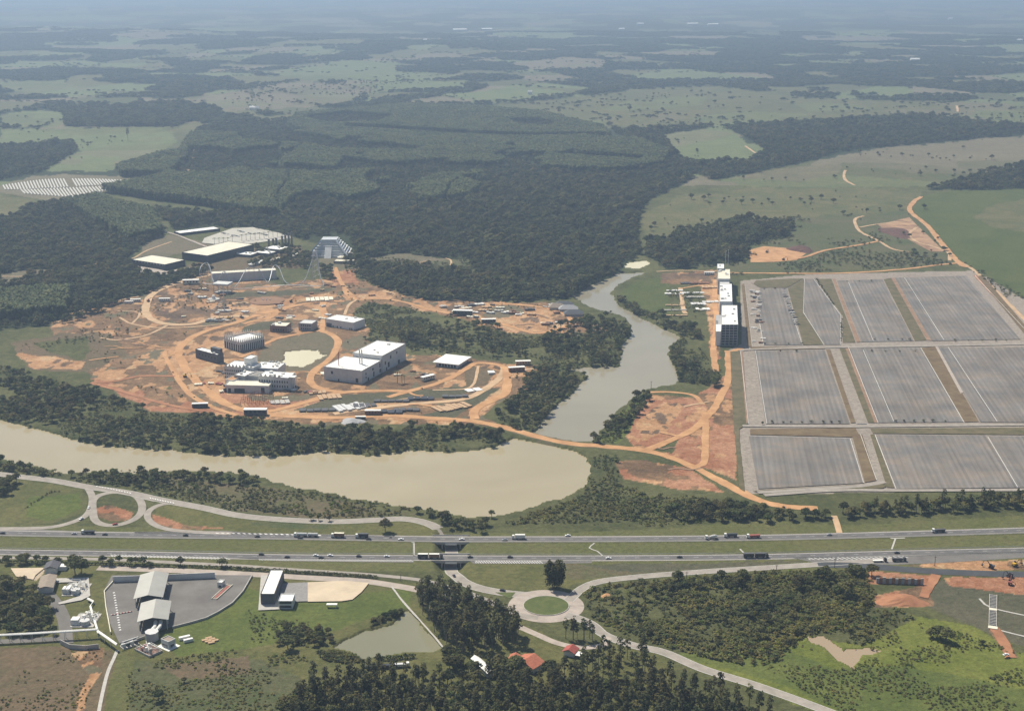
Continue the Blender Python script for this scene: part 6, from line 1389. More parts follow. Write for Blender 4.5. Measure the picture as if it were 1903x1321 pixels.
# masts and poles
for u, vb, vt, lab in [(1737,1051,1033,'wooden utility pole by the orange strip'), (1551,1055,1036,'wooden utility pole north of the dark thicket'), (1443,1061,1049,'utility pole with crossarms beside the east slip road'), (1187,1086,1073,'utility pole on the bend of the east slip road'), (1276,1077,1062,'utility pole at the thicket edge of the east slip road'), (745,1080,1066,'utility pole beside the service road near the tall grove'), (1210,722,708,'thin post at the tip of the lake headland')]:
    p = G(u, vb); h = height_at(u, vb, vt); t = thing('utility_pole', lab, 'pole', p); MB().tube([p, p+Vector((0, 0, h))], [.3, .22], 5).build('pole', M_bark, t); MB().box(p+Vector((0, 0, h-.9)), (2.6, .25, .25)).build('crossarm', M_bark, t)
p = G(768, 1032); h = height_at(768, 1032, 1008)
# tall sign mast on the median
t = thing('light_mast', 'thin white mast standing on the grass median before the road train', 'mast', p); MB().tube([p, p+Vector((0, 0, h))], [.28, .2], 6).build('mast', M_white, t); MB().box(p+Vector((0, 0, h)), (2.4, .5, .3)).build('lamp_arm', M_white, t)
# ---------------------------------------------------------------- vegetation
def leaf_cloud(blobs, per, size, rs, squash=.8, up=.25):
    """leaf-sized faces spread over and inside lobes of a crown"""
    V = []; Fc = []
    for (cx, cy, cz, r) in blobs:
        n = max(6, int(per*(r/2.0)**2))
        d = rs.normal(size=(n, 3)); d /= np.linalg.norm(d, axis=1)[:, None]; d[:, 2] = np.where(d[:, 2] < -.35, -d[:, 2], d[:, 2])
        rad = r*(.62+.45*rs.random(n)**.6)
        c = np.array([cx, cy, cz])+d*rad[:, None]*np.array([1, 1, squash])
        nrm = d+rs.normal(size=(n, 3))*.55+np.array([0, 0, up]); nrm /= np.linalg.norm(nrm, axis=1)[:, None]
        a = np.cross(nrm, rs.normal(size=(n, 3))); a /= np.linalg.norm(a, axis=1)[:, None]+1e-9; b = np.cross(nrm, a)
        s = size*(.6+.8*rs.random(n))[:, None]
        k = len(V)
        q = np.stack([c-a*s-b*s*.55, c+a*s-b*s*.75, c+a*s*.7+b*s*.7, c-a*s*.8+b*s*.6], 1)
        V.append(q.reshape(-1, 3))
    V = np.vstack(V); n = len(V)//4
    return V, np.arange(n*4).reshape(-1, 4)
def mesh_np(name, V, F, m):
    me = bpy.data.meshes.new(name); me.vertices.add(len(V)); me.vertices.foreach_set('co', V.astype(np.float32).ravel())
    me.loops.add(F.size); me.loops.foreach_set('vertex_index', F.astype(np.int32).ravel()); me.polygons.add(len(F))
    me.polygons.foreach_set('loop_start', (np.arange(len(F))*F.shape[1]).astype(np.int32)); me.polygons.foreach_set('loop_total', np.full(len(F), F.shape[1], np.int32))
    me.update(); me.materials.append(m); return me
def joined(name, parts):
    """one mesh from (mesh) parts, keeping their materials"""
    V = []; F = []; MI = []; ms = []; off = 0
    for me in parts:
        v = np.empty(len(me.vertices)*3, np.float32); me.vertices.foreach_get('co', v); V += v.reshape(-1, 3).tolist()
        if me.materials[0] not in ms: ms.append(me.materials[0])
        k = ms.index(me.materials[0])
        for p in me.polygons: F.append([i+off for i in p.vertices]); MI.append(k)
        off += len(me.vertices)
    o = bpy.data.meshes.new(name); o.from_pydata(V, [], F)
    for m in ms: o.materials.append(m)
    o.polygons.foreach_set('material_index', np.array(MI, np.int32)); o.update(); return o
def broadleaf(seed, R=5.0, H=9.5, m=None, per=34, size=.62):
    rs = np.random.default_rng(seed); bl = []
    n = 11
    for i in range(n):
        a = 2.4*i+rs.uniform(-.4, .4); q = math.sqrt((i+.5)/n)*R*.72; z = H*.50+(H*.30)*(1-(q/(R*.8))**2)+rs.uniform(-.8, .8)
        bl.append((q*math.cos(a), q*math.sin(a), z, R*rs.uniform(.30, .48)))
    bl.append((0, 0, H*.55, R*.55))
    V, F = leaf_cloud(bl, per, size, rs, up=.8)
    tr = MB(); tr.tube([(0, 0, -.8), (.1, 0, H*.3), (.3, .2, H*.6)], [.35, .26, .12], 5)
    for k in range(3): a = 2.1*k+seed; tr.tube([(.1, 0, H*.3), (R*.5*math.cos(a), R*.5*math.sin(a), H*.58)], [.18, .07], 4)
    return mesh_np('crown', V, F, m or L_broad), tr.mesh('trunk', M_bark)
def eucalypt(seed, H=21.0, m=None, per=40, size=.55):
    rs = np.random.default_rng(seed); bl = []
    for i in range(10):
        z = H*(.48+.5*i/10)+rs.uniform(-.6, .6); q = 2.5*math.sin(math.pi*(.25+.7*i/10))*rs.uniform(.5, 1); a = 2.4*i+seed
        bl.append((q*math.cos(a), q*math.sin(a), z, rs.uniform(1.15, 1.9)))
    V, F = leaf_cloud(bl, per, size, rs, squash=1.05, up=.7)
    tr = MB(); tr.tube([(0, 0, -1), (.15, .1, H*.4), (0, .2, H*.93)], [.34, .25, .07], 5)
    for b in bl[::2]: tr.tube([(.1, .1, b[2]-2.0), (b[0], b[1], b[2])], [.10, .05], 3)
    return mesh_np('crown', V, F, m or L_euca), tr.mesh('trunk', M_bark)
def shrub(seed, R=1.7, H=2.4, m=None, per=22, size=.5):
    rs = np.random.default_rng(seed); bl = [(rs.uniform(-.6, .6)*R, rs.uniform(-.6, .6)*R, H*rs.uniform(.3, .6), R*rs.uniform(.45, .7)) for _ in range(5)]
    V, F = leaf_cloud(bl, per, size, rs, squash=.75, up=1.0)
    st = MB()
    for k in range(3): a = 2.1*k; st.tube([(0, 0, -.3), (.5*R*math.cos(a), .5*R*math.sin(a), H*.5)], [.08, .04], 3)
    return mesh_np('crown', V, F, m or L_shrub), st.mesh('stem', M_bark)
def plantation(seed):
    rs = np.random.default_rng(seed); bl = [(rs.uniform(-.8, .8), rs.uniform(-.8, .8), z, r_) for z, r_ in ((6, 2.8), (9.5, 3.1), (12.5, 3.0), (14.5, 2.4))]
    V, F = leaf_cloud(bl, 15, 1.15, rs, squash=.8, up=1.7); tr = MB().tube([(0, 0, -2), (0, 0, 12)], [.25, .1], 4)
    return mesh_np('crown', V, F, L_plant), tr.mesh('trunk', M_bark)
def clump(seed):
    rs = np.random.default_rng(seed); bl = [(rs.uniform(-10, 10), rs.uniform(-10, 10), rs.uniform(4, 8), rs.uniform(3.5, 5.5)) for _ in range(7)]
    V, F = leaf_cloud(bl, 7, 1.9, rs, squash=.9, up=1.3); return mesh_np('crown', V, F, L_broad)
P_broad = [broadleaf(11), broadleaf(12, 4.2, 8.5), broadleaf(13, 5.6, 10.5, L_broad2), broadleaf(14, 3.6, 9.5), broadleaf(15, 4.8, 8.0, L_broad2)]
P_euca = [eucalypt(1), eucalypt(2, 23), eucalypt(3, 18), eucalypt(5, 20, L_broad2)]
P_shrub = [shrub(1), shrub(2, 2.1, 2.6), shrub(3, 1.4, 2.0, L_broad2), shrub(4, 2.4, 3.2, L_broad), shrub(5, 1.8, 1.8, L_grass)]
L_marsh = leafmat('marsh_grass', (.115, .150, .034), rnd=.25)
P_tuft = [shrub(21, 1.3, .9, L_grass, 16, .45), shrub(22, 1.8, 1.2, L_marsh, 14, .55), shrub(23, 1.0, 1.3, L_shrub, 20, .4), shrub(24, 1.6, 1.0, L_grass, 14, .5), shrub(25, 1.4, 2.0, L_broad2, 22, .45)]
P_plant = [plantation(1), plantation(2), plantation(3)]
P_clump = [clump(1), clump(2), clump(3)]
def proto_coll(name, meshes):
    c = bpy.data.collections.new(name)
    for i, me in enumerate(meshes):
        o = bpy.data.objects.new(f'{name}_{i:02d}', me); c.objects.link(o)
    return c
C_broad = proto_coll('broad_source', [joined('tree', p) for p in P_broad]); C_euca = proto_coll('euca_source', [joined('tree', p) for p in P_euca])
C_shrub = proto_coll('shrub_source', [joined('shrub', p) for p in P_shrub]); C_tuft = proto_coll('tuft_source', [joined('tuft', p) for p in P_tuft]); C_plant = proto_coll('plant_source', [joined('tree', p) for p in P_plant]); C_clump = proto_coll('clump_source', P_clump)
def gn(coll):
    g = bpy.data.node_groups.new('scatter_'+coll.name, 'GeometryNodeTree'); g.interface.new_socket('Geometry', in_out='INPUT', socket_type='NodeSocketGeometry'); g.interface.new_socket('Geometry', in_out='OUTPUT', socket_type='NodeSocketGeometry')
    N = g.nodes; Lk = g.links; i = N.new('NodeGroupInput'); o = N.new('NodeGroupOutput'); ip = N.new('GeometryNodeInstanceOnPoints'); ci = N.new('GeometryNodeCollectionInfo')
    ci.inputs['Collection'].default_value = coll; ci.inputs['Separate Children'].default_value = True; ci.inputs['Reset Children'].default_value = True
    def at(nm, ty):
        a = N.new('GeometryNodeInputNamedAttribute'); a.data_type = ty; a.inputs['Name'].default_value = nm; return a.outputs['Attribute']
    Lk.new(i.outputs[0], ip.inputs['Points']); Lk.new(ci.outputs[0], ip.inputs['Instance']); ip.inputs['Pick Instance'].default_value = True
    Lk.new(at('pick', 'INT'), ip.inputs['Instance Index']); cx = N.new('ShaderNodeCombineXYZ'); Lk.new(at('turn', 'FLOAT'), cx.inputs['Z']); Lk.new(cx.outputs[0], ip.inputs['Rotation'])
    Lk.new(at('size', 'FLOAT_VECTOR'), ip.inputs['Scale']); Lk.new(ip.outputs[0], o.inputs[0]); return g
GNS = {}
def scatter_obj(name, pts, sizes, coll, npick, picks=None):
    n = len(pts); me = bpy.data.meshes.new(name); me.vertices.add(n); me.vertices.foreach_set('co', pts.astype(np.float32).ravel())
    a = me.attributes.new('size', 'FLOAT_VECTOR', 'POINT'); a.data.foreach_set('vector', sizes.astype(np.float32).ravel())
    a = me.attributes.new('turn', 'FLOAT', 'POINT'); a.data.foreach_set('value', rng.uniform(0, 6.28, n).astype(np.float32))
    a = me.attributes.new('pick', 'INT', 'POINT'); a.data.foreach_set('value', (rng.integers(0, npick, n) if picks is None else picks).astype(np.int32))
    o = obj(name, me); md = o.modifiers.new('scatter', 'NODES')
    if coll.name not in GNS: GNS[coll.name] = gn(coll)
    md.node_group = GNS[coll.name]; tag(o, kind='stuff'); return o
ROADPX = []
def clear_of(x, y, lines):
    m = np.ones(x.shape, bool)
    for ln, hw in lines:
        b = (x > ln[:, 0].min()-hw) & (x < ln[:, 0].max()+hw) & (y > ln[:, 1].min()-hw) & (y < ln[:, 1].max()+hw)
        if b.any():
            i = np.where(b)[0]; d = np.full(len(i), 1e9)
            for p in ln[::2]: d = np.minimum(d, (x[i]-p[0])**2+(y[i]-p[1])**2)
            m[i] &= d > hw*hw
    return m
KEEP = [(far_cw, 12), (near_cw, 10)]+[(R[k][0], 8) for k in R]
def points(polys, spacing, holes=(), gap=0.0, gscale=60, seed=0, roads=True, fray=0.0):
    """jittered points inside traced outlines, off the water and the roads"""
    out = []
    for poly in polys:
        P = np.array(poly, float); x, y, _ = ground_pt(P[:, 0], P[:, 1])
        x0, x1, y0, y1 = x.min(), x.max(), y.min(), y.max()
        gx, gy = np.meshgrid(np.arange(x0, x1, spacing), np.arange(y0, y1, spacing)); gx = gx.ravel(); gy = gy.ravel()
        gx = gx+rng.uniform(-.48, .48, gx.size)*spacing; gy = gy+rng.uniform(-.48, .48, gx.size)*spacing
        h = hall(gx, gy) if y0 < 1300 else hbase(gx, gy); pu, pv = to_px(gx, gy, h)
        if fray: pu = pu+fray*2*(vn(gx/25, gy/35, 51)-.5); pv = pv+fray*(vn(gx/25, gy/35, 52)-.5)
        m = inpoly(pu, pv, poly) & (pu > -60) & (pu < 1963)
        for q in holes: m &= ~inpoly(pu, pv, q)
        if gap: m &= fbm(gx/gscale, gy/gscale, 31+seed, 3)+.18*(rng.random(gx.size)-.5) > gap
        out.append(np.stack([gx[m], gy[m], h[m]], 1))
    p = np.vstack(out)
    p = p[land_mask(p[:, 0], p[:, 1])]
    if roads: p = p[clear_of(p[:, 0], p[:, 1], KEEP)]
    return p
def sizes(n, a, b, zv=.15):
    s = rng.uniform(a, b, n); return np.stack([s, s, s*rng.uniform(1-zv, 1+zv, n)], 1)
B_PAINT = {c: [p for k, _, p in PAINT if k == c] for c in CV}
# --- plantations: tall even rows
pl = points([p for p in B_PAINT['plant']], 6.0, roads=False, gap=.0)
# firebreaks, darker gullies and the painted block-edge shadow line
gully_and_shade = fbm(pl[:, 0]/260, pl[:, 1]/420, 88, 4); _u, _v = to_px(*pl.T)
for q_ in GULLY_AND_SHADE: gully_and_shade = np.where(inpoly(_u, _v, q_), 0, gully_and_shade)
brk = (np.abs(vn(pl[:, 0]/330, pl[:, 1]/500, 90)-.5) > .012)
pl = pl[(gully_and_shade > .31) & brk]
scatter_obj('eucalyptus_plantation', pl, sizes(len(pl), 1.12, 1.28, .06), C_plant, 3)
# --- native forest in the middle distance
holes_mid = [[(228,484),(245,474),(300,466),(360,478),(364,500),(312,514),(262,511)], [(340,462),(430,448),(480,452),(520,458),(525,480),(470,478),(390,492)], [(800,485),(870,480),(890,510),(800,508)], [(1160,484),(1212,484),(1212,502),(1150,502)], [(278,392),(330,436),(385,458),(376,446),(300,420),(290,392)], [(318,426),(412,418),(412,434),(334,440)], [(380,443),(432,425),(470,423),(545,440),(545,462),(380,455)], [(570,438),(648,438),(662,492),(565,492)]]
fo = [p for p in B_PAINT['forest'] if np.mean([q[1] for q in p]) > 190]
a = points(fo, 9.5, holes_mid+[p for k, _, p in PAINT if k in ('plant', 'olive', 'pasture', 'crop')], roads=False, fray=3)
scatter_obj('forest', a, sizes(len(a), .8, 1.45)*(.6+.9*vn(a[:, 0]/28, a[:, 1]/34, 3)**1.5+.35*(rng.random(len(a)) > .93))[:, None], C_broad, 5)
# gullies and the block-edge shadow strip inside the plantation carry natural wood
g2 = points(B_PAINT['plant'][:1], 11, roads=False); gg = fbm(g2[:, 0]/260, g2[:, 1]/420, 88, 4); _u, _v = to_px(*g2.T)
for q_ in GULLY_AND_SHADE: gg = np.where(inpoly(_u, _v, q_), 0, gg)
g2 = g2[gg <= .30]
scatter_obj('forest', g2, sizes(len(g2), .7, 1.2), C_broad, 5)
# --- far woods, from the same patchwork that colours the ground
def farwoods():
    y0, y1 = 3600, 11500; X = np.arange(-6400, 6400, 27.0); Y = np.arange(y0, y1, 27.0); gx, gy = np.meshgrid(X, Y); gx = gx.ravel()+rng.uniform(-12, 12, X.size*Y.size); gy = gy.ravel()+rng.uniform(-12, 12, X.size*Y.size)
    h = hbase(gx, gy); pu, pv = to_px(gx, gy, h); m = (pu > -280) & (pu < 2180) & (pv < 240)
    gx, gy, h, pu, pv = gx[m], gy[m], h[m], pu[m], pv[m]
    fc_, bd_ = farcover(gx, gy, True); cat = np.where(pv < 345, fc_, 9)
    wood = cat == 0
    for c, j, poly in PAINT: q = inpoly(pu, pv, poly); wood[q] = (c == 'forest')
    hedge = ~wood & (((vn(gx/160, gy/160, 14) > .80) & (rng.random(len(gx)) < .10)) | ((bd_ < 16) & (vn(gx/330, gy/330, 44) > .42) & (pv < 330) & (rng.random(len(gx)) < .8)))
    m = wood | hedge; return np.stack([gx[m], gy[m], h[m]], 1), wood[m]
fw, isw = farwoods(); sz = sizes(len(fw), .7, 1.15); sz[~isw] *= .6
scatter_obj('woods', fw, sz, C_clump, 3)
# lone trees of the mid fields
lone = points([(860,195),(1250,162),(1903,192),(1903,300),(1330,340),(1240,300),(1130,240)] and [[(860,195),(1250,162),(1903,192),(1903,330),(1330,340),(1240,300),(1130,240)], [(0,205),(330,236),(330,262),(200,320),(80,318)], [(370,175),(640,150),(870,140),(870,195),(500,215)], [(1190,440),(1260,365),(1700,350),(1780,490),(1480,505)]], 40, roads=False, gap=.60, gscale=150, seed=4)
scatter_obj('woods', lone, sizes(len(lone), .35, 1.3), C_broad, 5)
# scrub of the mid grassland
ms = points([p for p in B_PAINT['mixed'] if np.mean([q[1] for q in p]) < 560], 9, gap=.52, gscale=60, roads=False, seed=2, holes=[[(1385,462),(1420,455),(1475,458),(1520,462),(1530,472),(1485,488),(1390,492)], [(1585,400),(1700,380),(1740,420),(1800,500),(1740,480),(1640,430)]])
scatter_obj('undergrowth', ms, sizes(len(ms), .9, 2.0), C_shrub, 5)
# --- near woods: west slope, peninsula, banks
near_wood = [
 [(-60,500),(100,490),(245,470),(248,500),(395,508),(300,535),(255,548),(130,575),(-60,600)],
 [(-60,690),(0,680),(30,690),(180,725),(280,768),(480,782),(560,795),(640,800),(800,795),(880,800),(935,812),(935,824),(900,832),(830,838),(760,833),(705,844),(600,836),(520,843),(420,843),(330,834),(250,830),(150,818),(70,797),(-60,776)],
 [(640,505),(700,490),(840,495),(900,520),(1060,545),(1060,556),(940,562),(780,556),(700,535)],
 [(1030,610),(1050,600),(1092,592),(1125,590),(1172,605),(1172,625),(1156,645),(1150,682),(1085,682),(1020,660),(1000,640)],
 [(985,690),(1020,684),(1060,688),(1090,700),(1072,720),(1040,746),(1010,780),(985,802),(930,792),(920,765),(960,745)],
 [(1128,590),(1150,570),(1190,592),(1230,612),(1268,632),(1290,612),(1258,594),(1190,575),(1150,548)],
 [(1262,660),(1300,680),(1342,690),(1330,722),(1262,708),(1245,690),(1240,660),(1265,632),(1300,615),(1310,640)],
 [(1100,822),(1140,778),(1172,745),(1200,728),(1212,738),(1170,790),(1140,828)],
 [(640,640),(690,655),(860,656),(960,668),(1000,670),(1000,640),(900,600),(760,600)],
]
SITEKEEP = [(smooth([G(*p) for p in px], 8), hw+3) for px, hw, m in D if np.mean([p[1] for p in px]) > 470]
a = points(near_wood[:1], 8.5, holes_mid+[B_PAINT['olive'][1]], gap=.40, gscale=70, seed=1); b = points(near_wood[1:2], 7.5, gap=.43, gscale=45, seed=3); c = points(near_wood[2:3], 9, holes_mid, gap=.44, gscale=60, seed=5)
gd = points([[(455,488),(545,466),(580,472),(575,500),(530,500),(470,496)], [(640,478),(672,474),(670,500),(640,505)], [(592,500),(618,496),(624,525),(600,520)], [(360,500),(392,492),(392,512),(350,520)], [(470,462),(530,456),(560,462),(545,474),(480,470)]], 8, gap=.38, gscale=30, seed=40)
d = np.vstack([points(near_wood[3:5], 7.2, gap=.36, gscale=40, seed=6), points(near_wood[5:8], 7.0, gap=.47, gscale=24, seed=61)]); e = points(near_wood[8:], 13, gap=.50, gscale=50, seed=7)
bank = np.vstack([a, b, c, d, e, gd]); bank = bank[clear_of(bank[:, 0], bank[:, 1], SITEKEEP)]
scatter_obj('riverside_woodland', bank, sizes(len(bank), .4, 1.05)*(.7+.6*vn(bank[:, 0]/20, bank[:, 1]/24, 3))[:, None], C_broad, 5)
a = points([p for p in B_PAINT['scrub']]+[[(640,585),(690,562),(770,572),(850,592),(1000,640),(1000,675),(860,660),(700,650)]]+near_wood[1:2]+near_wood[4:8], 4.6, gap=.46, gscale=26, seed=8, holes=[p for k, _, p in PAINT if k in ('orange', 'red', 'brown', 'lot')])
a = a[clear_of(a[:, 0], a[:, 1], SITEKEEP)]
scatter_obj('undergrowth', a, sizes(len(a), .55, 1.35), C_shrub, 5)
a = points(B_PAINT['brown'][:1]+B_PAINT['rough'][:1], 11, gap=.56, gscale=60, seed=9, holes=[p for k, _, p in PAINT if k in ('orange', 'red', 'slope')]); a = a[clear_of(a[:, 0], a[:, 1], SITEKEEP)]
keepout = [[(390,490),(520,490),(640,500),(600,560),(390,560)], [(350,600),(700,590),(770,660),(770,720),(480,740),(350,700)]]
pu, pv = to_px(a[:, 0], a[:, 1], a[:, 2]); m = np.ones(len(a), bool)
for q in keepout: m &= ~inpoly(pu, pv, q)
a = a[m]; scatter_obj('undergrowth', a, sizes(len(a), .5, 1.2), C_shrub, 5)
# --- scrub and tall grass south of the motorway
south_scrub = [[(1085,1098),(1130,1090),(1200,1080),(1420,1064),(1600,1060),(1622,1066),(1622,1130),(1560,1170),(1500,1180),(1440,1230),(1400,1240),(1310,1222),(1235,1200),(1130,1165),(1100,1140)]]
a = points(south_scrub, 2.8, gap=.42, gscale=22, seed=15); scatter_obj('undergrowth', a, sizes(len(a), .5, 1.5), C_tuft, 5)
a = points(south_scrub, 3.4, gap=.50, gscale=30, seed=11); scatter_obj('undergrowth', a, sizes(len(a), .55, 1.4), C_shrub, 5)
a = points([[(235,1235),(480,1200),(600,1230),(560,1321),(235,1321)], [(460,1130),(620,1160),(600,1200),(470,1210)], [(1420,1180),(1640,1130),(1720,1150),(1903,1215),(1903,1321),(1560,1321),(1420,1240)]], 2.8, gap=.50, gscale=26, seed=12, holes=B_PAINT['red']); scatter_obj('undergrowth', a, sizes(len(a), .3, .95), C_tuft, 5)
a = points([[(300,890),(500,910),(700,945),(780,960),(620,962),(440,946),(320,915)], [(930,972),(1060,930),(1150,900),(1400,940),(1480,960),(1180,980)]], 3.2, gap=.42, gscale=24, seed=13); scatter_obj('undergrowth', a, sizes(len(a), .4, 1.2), C_tuft, 5)

a = points([[(-40,1210),(205,1206),(212,1225),(180,1325),(-40,1325)]], 3.4, gap=.60, gscale=22, seed=18); scatter_obj('undergrowth', a, sizes(len(a), .3, .8), C_tuft, 5)
# ---------------------------------------------------------------- single trees: the ones that show largest
def single(name, label, cat, p, proto, s, group=None, zs=1.0, leaf=None):
    t = thing(name, label, cat, p, rng.uniform(0, 6.28), group); t.scale = (s, s, s*zs)
    c = obj('crown', proto[0], t); k = obj('trunk' if name != 'shrub' else 'stem', proto[1], t)
    if leaf: setmat(c, leaf)
    return t
def grove(name, label, cat, group, polys, spacing, protos, s0, s1, cap, gap=0.0, seed=0, roads=True, stuff=None, coll=None, zs=1.0):
    p = points(polys, spacing, gap=gap, gscale=40, seed=seed, roads=roads)
    p = p[np.argsort(p[:, 1])]           # nearest first
    for q in p[:cap]: single(name, label, cat, Vector(q), protos[rng.integers(len(protos))], rng.uniform(s0, s1), group, zs)
    r = p[cap:]
    if len(r) and stuff: scatter_obj(stuff, r, sizes(len(r), s0, s1), coll, len(protos))
EU = 'eucalyptus_tree'
grove(EU, 'tall dark eucalyptus in the dense block between the pond and the roundabout', 'tree', 'eucalyptus block by the pond', [[(772,1102),(830,1098),(872,1128),(925,1160),(975,1180),(960,1200),(900,1215),(842,1212),(822,1196),(785,1145)]], 5.6, P_euca, .75, 1.1, 128, stuff='eucalyptus_stand', coll=C_euca)
grove(EU, 'eucalyptus with bare trunk in the row below the green roundabout', 'tree', 'eucalyptus row under the roundabout', [[(1035,1186),(1060,1178),(1118,1182),(1120,1194),(1070,1197),(1038,1194)], [(905,1152),(985,1162),(1010,1180),(985,1185),(920,1170)]], 5.5, P_euca, .62, .95, 60)
grove(EU, 'eucalyptus in the wide wood along the lower edge south of the villa', 'tree', 'eucalyptus wood south of the villa', [[(560,1275),(700,1258),(860,1268),(1000,1275),(1090,1240),(1130,1215),(1215,1228),(1235,1262),(1340,1290),(1430,1325),(1440,1365),(540,1365)]], 8.2, P_euca, .6, 1.0, 105, gap=.34, seed=21, stuff='eucalyptus_stand', coll=C_euca)
BL = 'broadleaf_tree'
grove(BL, 'broadleaf tree in the mixed wood along the lower edge', 'tree', 'mixed wood along the lower edge', [[(520,1300),(640,1262),(780,1258),(880,1270),(1000,1288),(1100,1260),(1230,1275),(1400,1335),(1400,1365),(480,1365)], [(825,1225),(890,1212),(900,1262),(840,1262)], [(910,1232),(1000,1260),(985,1272),(900,1272)]], 7.6, P_broad, .6, 1.05, 70, gap=.32, seed=22, stuff='woodland', coll=C_broad)
grove(BL, 'dark broadleaf tree in the wood west of the paved lane', 'tree', 'wood west of the paved lane', [[(-50,1078),(45,1085),(70,1108),(98,1140),(110,1180),(60,1190),(-50,1193)]], 7.0, P_broad, .75, 1.15, 48, seed=23, stuff='woodland', coll=C_broad)
grove(BL, 'olive broadleaf tree in the thicket below the east slip road', 'tree', 'thicket below the east slip road', [[(1400,1070),(1620,1062),(1622,1100),(1560,1110),(1420,1098),(1260,1094),(1240,1080)], [(1540,1110),(1620,1105),(1615,1150),(1560,1150)]], 9.0, P_broad, .4, 1.1, 40, gap=.44, seed=24, stuff='woodland', coll=C_broad)
grove(BL, 'rounded broadleaf tree scattered in the scrub east of the roundabout', 'tree', 'trees in the scrub east of the roundabout', [[(1110,1110),(1240,1085),(1400,1100),(1540,1115),(1560,1160),(1480,1180),(1420,1230),(1300,1205),(1150,1165)]], 15, P_broad, .35, .75, 44, gap=.46, seed=25, stuff='woodland', coll=C_broad)
grove(BL, 'dark tree in the belt beside the motorway below the parking lots', 'tree', 'belt of trees below the parking lots', [[(1240,940),(1330,936),(1480,958),(1560,956),(1560,966),(1400,972),(1240,965)], [(1548,952),(1903,925),(1960,922),(1960,942),(1903,946),(1560,964)]], 8.0, P_broad, .7, 1.15, 24, gap=.15, seed=26, stuff='tree_belt', coll=C_broad)
grove(EU, 'tall dark pine like tree in the row above the motorway verge', 'tree', 'tall row above the motorway verge', [[(1570,955),(1903,930),(1960,926),(1960,938),(1903,941),(1570,963)]], 8.5, P_euca, .55, .85, 0, stuff='tree_belt', coll=C_euca)
grove(BL, 'broadleaf tree on the bank between the river and the local road', 'tree', 'bank trees between river and local road', [[(-50,850),(60,872),(110,884),(330,878),(430,881),(500,898),(470,905),(330,892),(300,912),(150,890),(-50,872)], [(760,955),(790,950),(870,970),(905,975),(900,993),(852,993),(820,975)]], 7.5, P_broad, .5, .95, 0, gap=.25, seed=27, stuff='riverside_woodland', coll=C_broad)
grove(BL, 'dark tree in the cluster at the west end of the local road', 'tree', 'tree cluster at the west end of the local road', [[(-50,892),(30,894),(36,905),(10,925),(-50,935)]], 7, P_broad, .7, 1.0, 12, seed=28, stuff='woodland', coll=C_broad)
grove(BL, 'roadside tree in the loose row beside the near carriageway', 'tree', 'row beside the near carriageway', [[(-50,1041),(110,1043),(180,1046),(300,1049.5),(430,1053),(430,1055.5),(180,1052),(-50,1049)]], 8.0, P_broad, .55, .95, 22, gap=.22, seed=29, roads=False, stuff='tree_belt', coll=C_broad)
grove(BL, 'dense bush tree on the bank of the grey pond', 'tree', 'bank of the grey pond', [[(690,1168),(735,1146),(752,1136),(735,1136),(695,1155)], [(505,1180),(560,1166),(620,1178),(615,1200),(560,1203),(520,1205)]], 5.2, P_broad, .4, .75, 14, seed=30, stuff='riverside_woodland', coll=C_broad)
for (u, v, s, proto, lab) in [(535,1206,1.15,P_broad[0],'large dark round tree above the weedy slope near the grey pond'), (140,1068,1.5,P_broad[2],'broad spreading dark tree beside the gatehouse'), (152,1066,1.3,P_broad[0],'dark tree crowding the broad tree by the gatehouse'), (716,988,1.1,P_broad[2],'lone round tree on the lawn below the local road'),
   (914,962,.85,P_broad[3],'lone small tree at the water edge east of the river bend'), (261,883,1.15,P_broad[3],'tall crowned tree rising over the river bank wood'), (295,1301,.85,P_broad[0],'dark solitary bush tree on the lower slope'), (343,1268,.5,P_broad[1],'small dark bush on the lower slope'), (1022,1258,1.35,P_broad[0],'big dark green tree beside the orange roofed villa'),
   (960,1252,1.3,P_broad[2],'grey green spreading tree in front of the orange villa roof'), (925,1238,1.05,P_broad[4],'grey green tree west of the orange villa roof'), (1742,1186,1.1,P_broad[0],'dense dark round thicket tree in the wet meadow'), (1758,1192,1.0,P_broad[2],'dark tree merged with the round thicket in the wet meadow'), (1730,1184,.8,P_broad[1],'smaller dark tree at the edge of the round thicket'),
   (1826,1198,.45,P_broad[1],'small dark bush near the red dirt path'), (1580,1182,.8,P_broad[3],'rounded grey green tree above the muddy pond'), (1572,1108,1.2,P_broad[2],'large rounded tree beside the red spoil heap'), (1425,1128,1.0,P_broad[4],'rounded tree in the middle of the thicket'), (1330,715,1.3,P_broad[0],'dark broad tree at the bend of the orange track'), (1290,612,1.2,P_broad[0],'dark broad tree beside the hotel yard'),
   (578,966,.75,P_broad[1],'western bush of three beside the local road'), (592,967,.65,P_broad[3],'middle bush of three beside the local road'), (612,968,.6,P_broad[1],'thin eastern bush of three beside the local road'), (1417,790,.5,P_broad[3],'small sapling at the corner of the kerbed parking lot'), (1328,193,1.6,P_broad[0],'lone dark tree on the far pale pasture'), (1170,207,1.7,P_broad[2],'lone rounded tree in the dry pasture beyond the plantation'),
   (460,218,2.0,P_broad[0],'large dark tree by the farmhouse behind the plantation'), (238,262,1.8,P_euca[0],'tall tree on the green western field'), (1335,300,1.1,P_broad[2],'lone tree on the round green field')]:
    single(BL, lab, 'tree', G(u, v), proto, s)
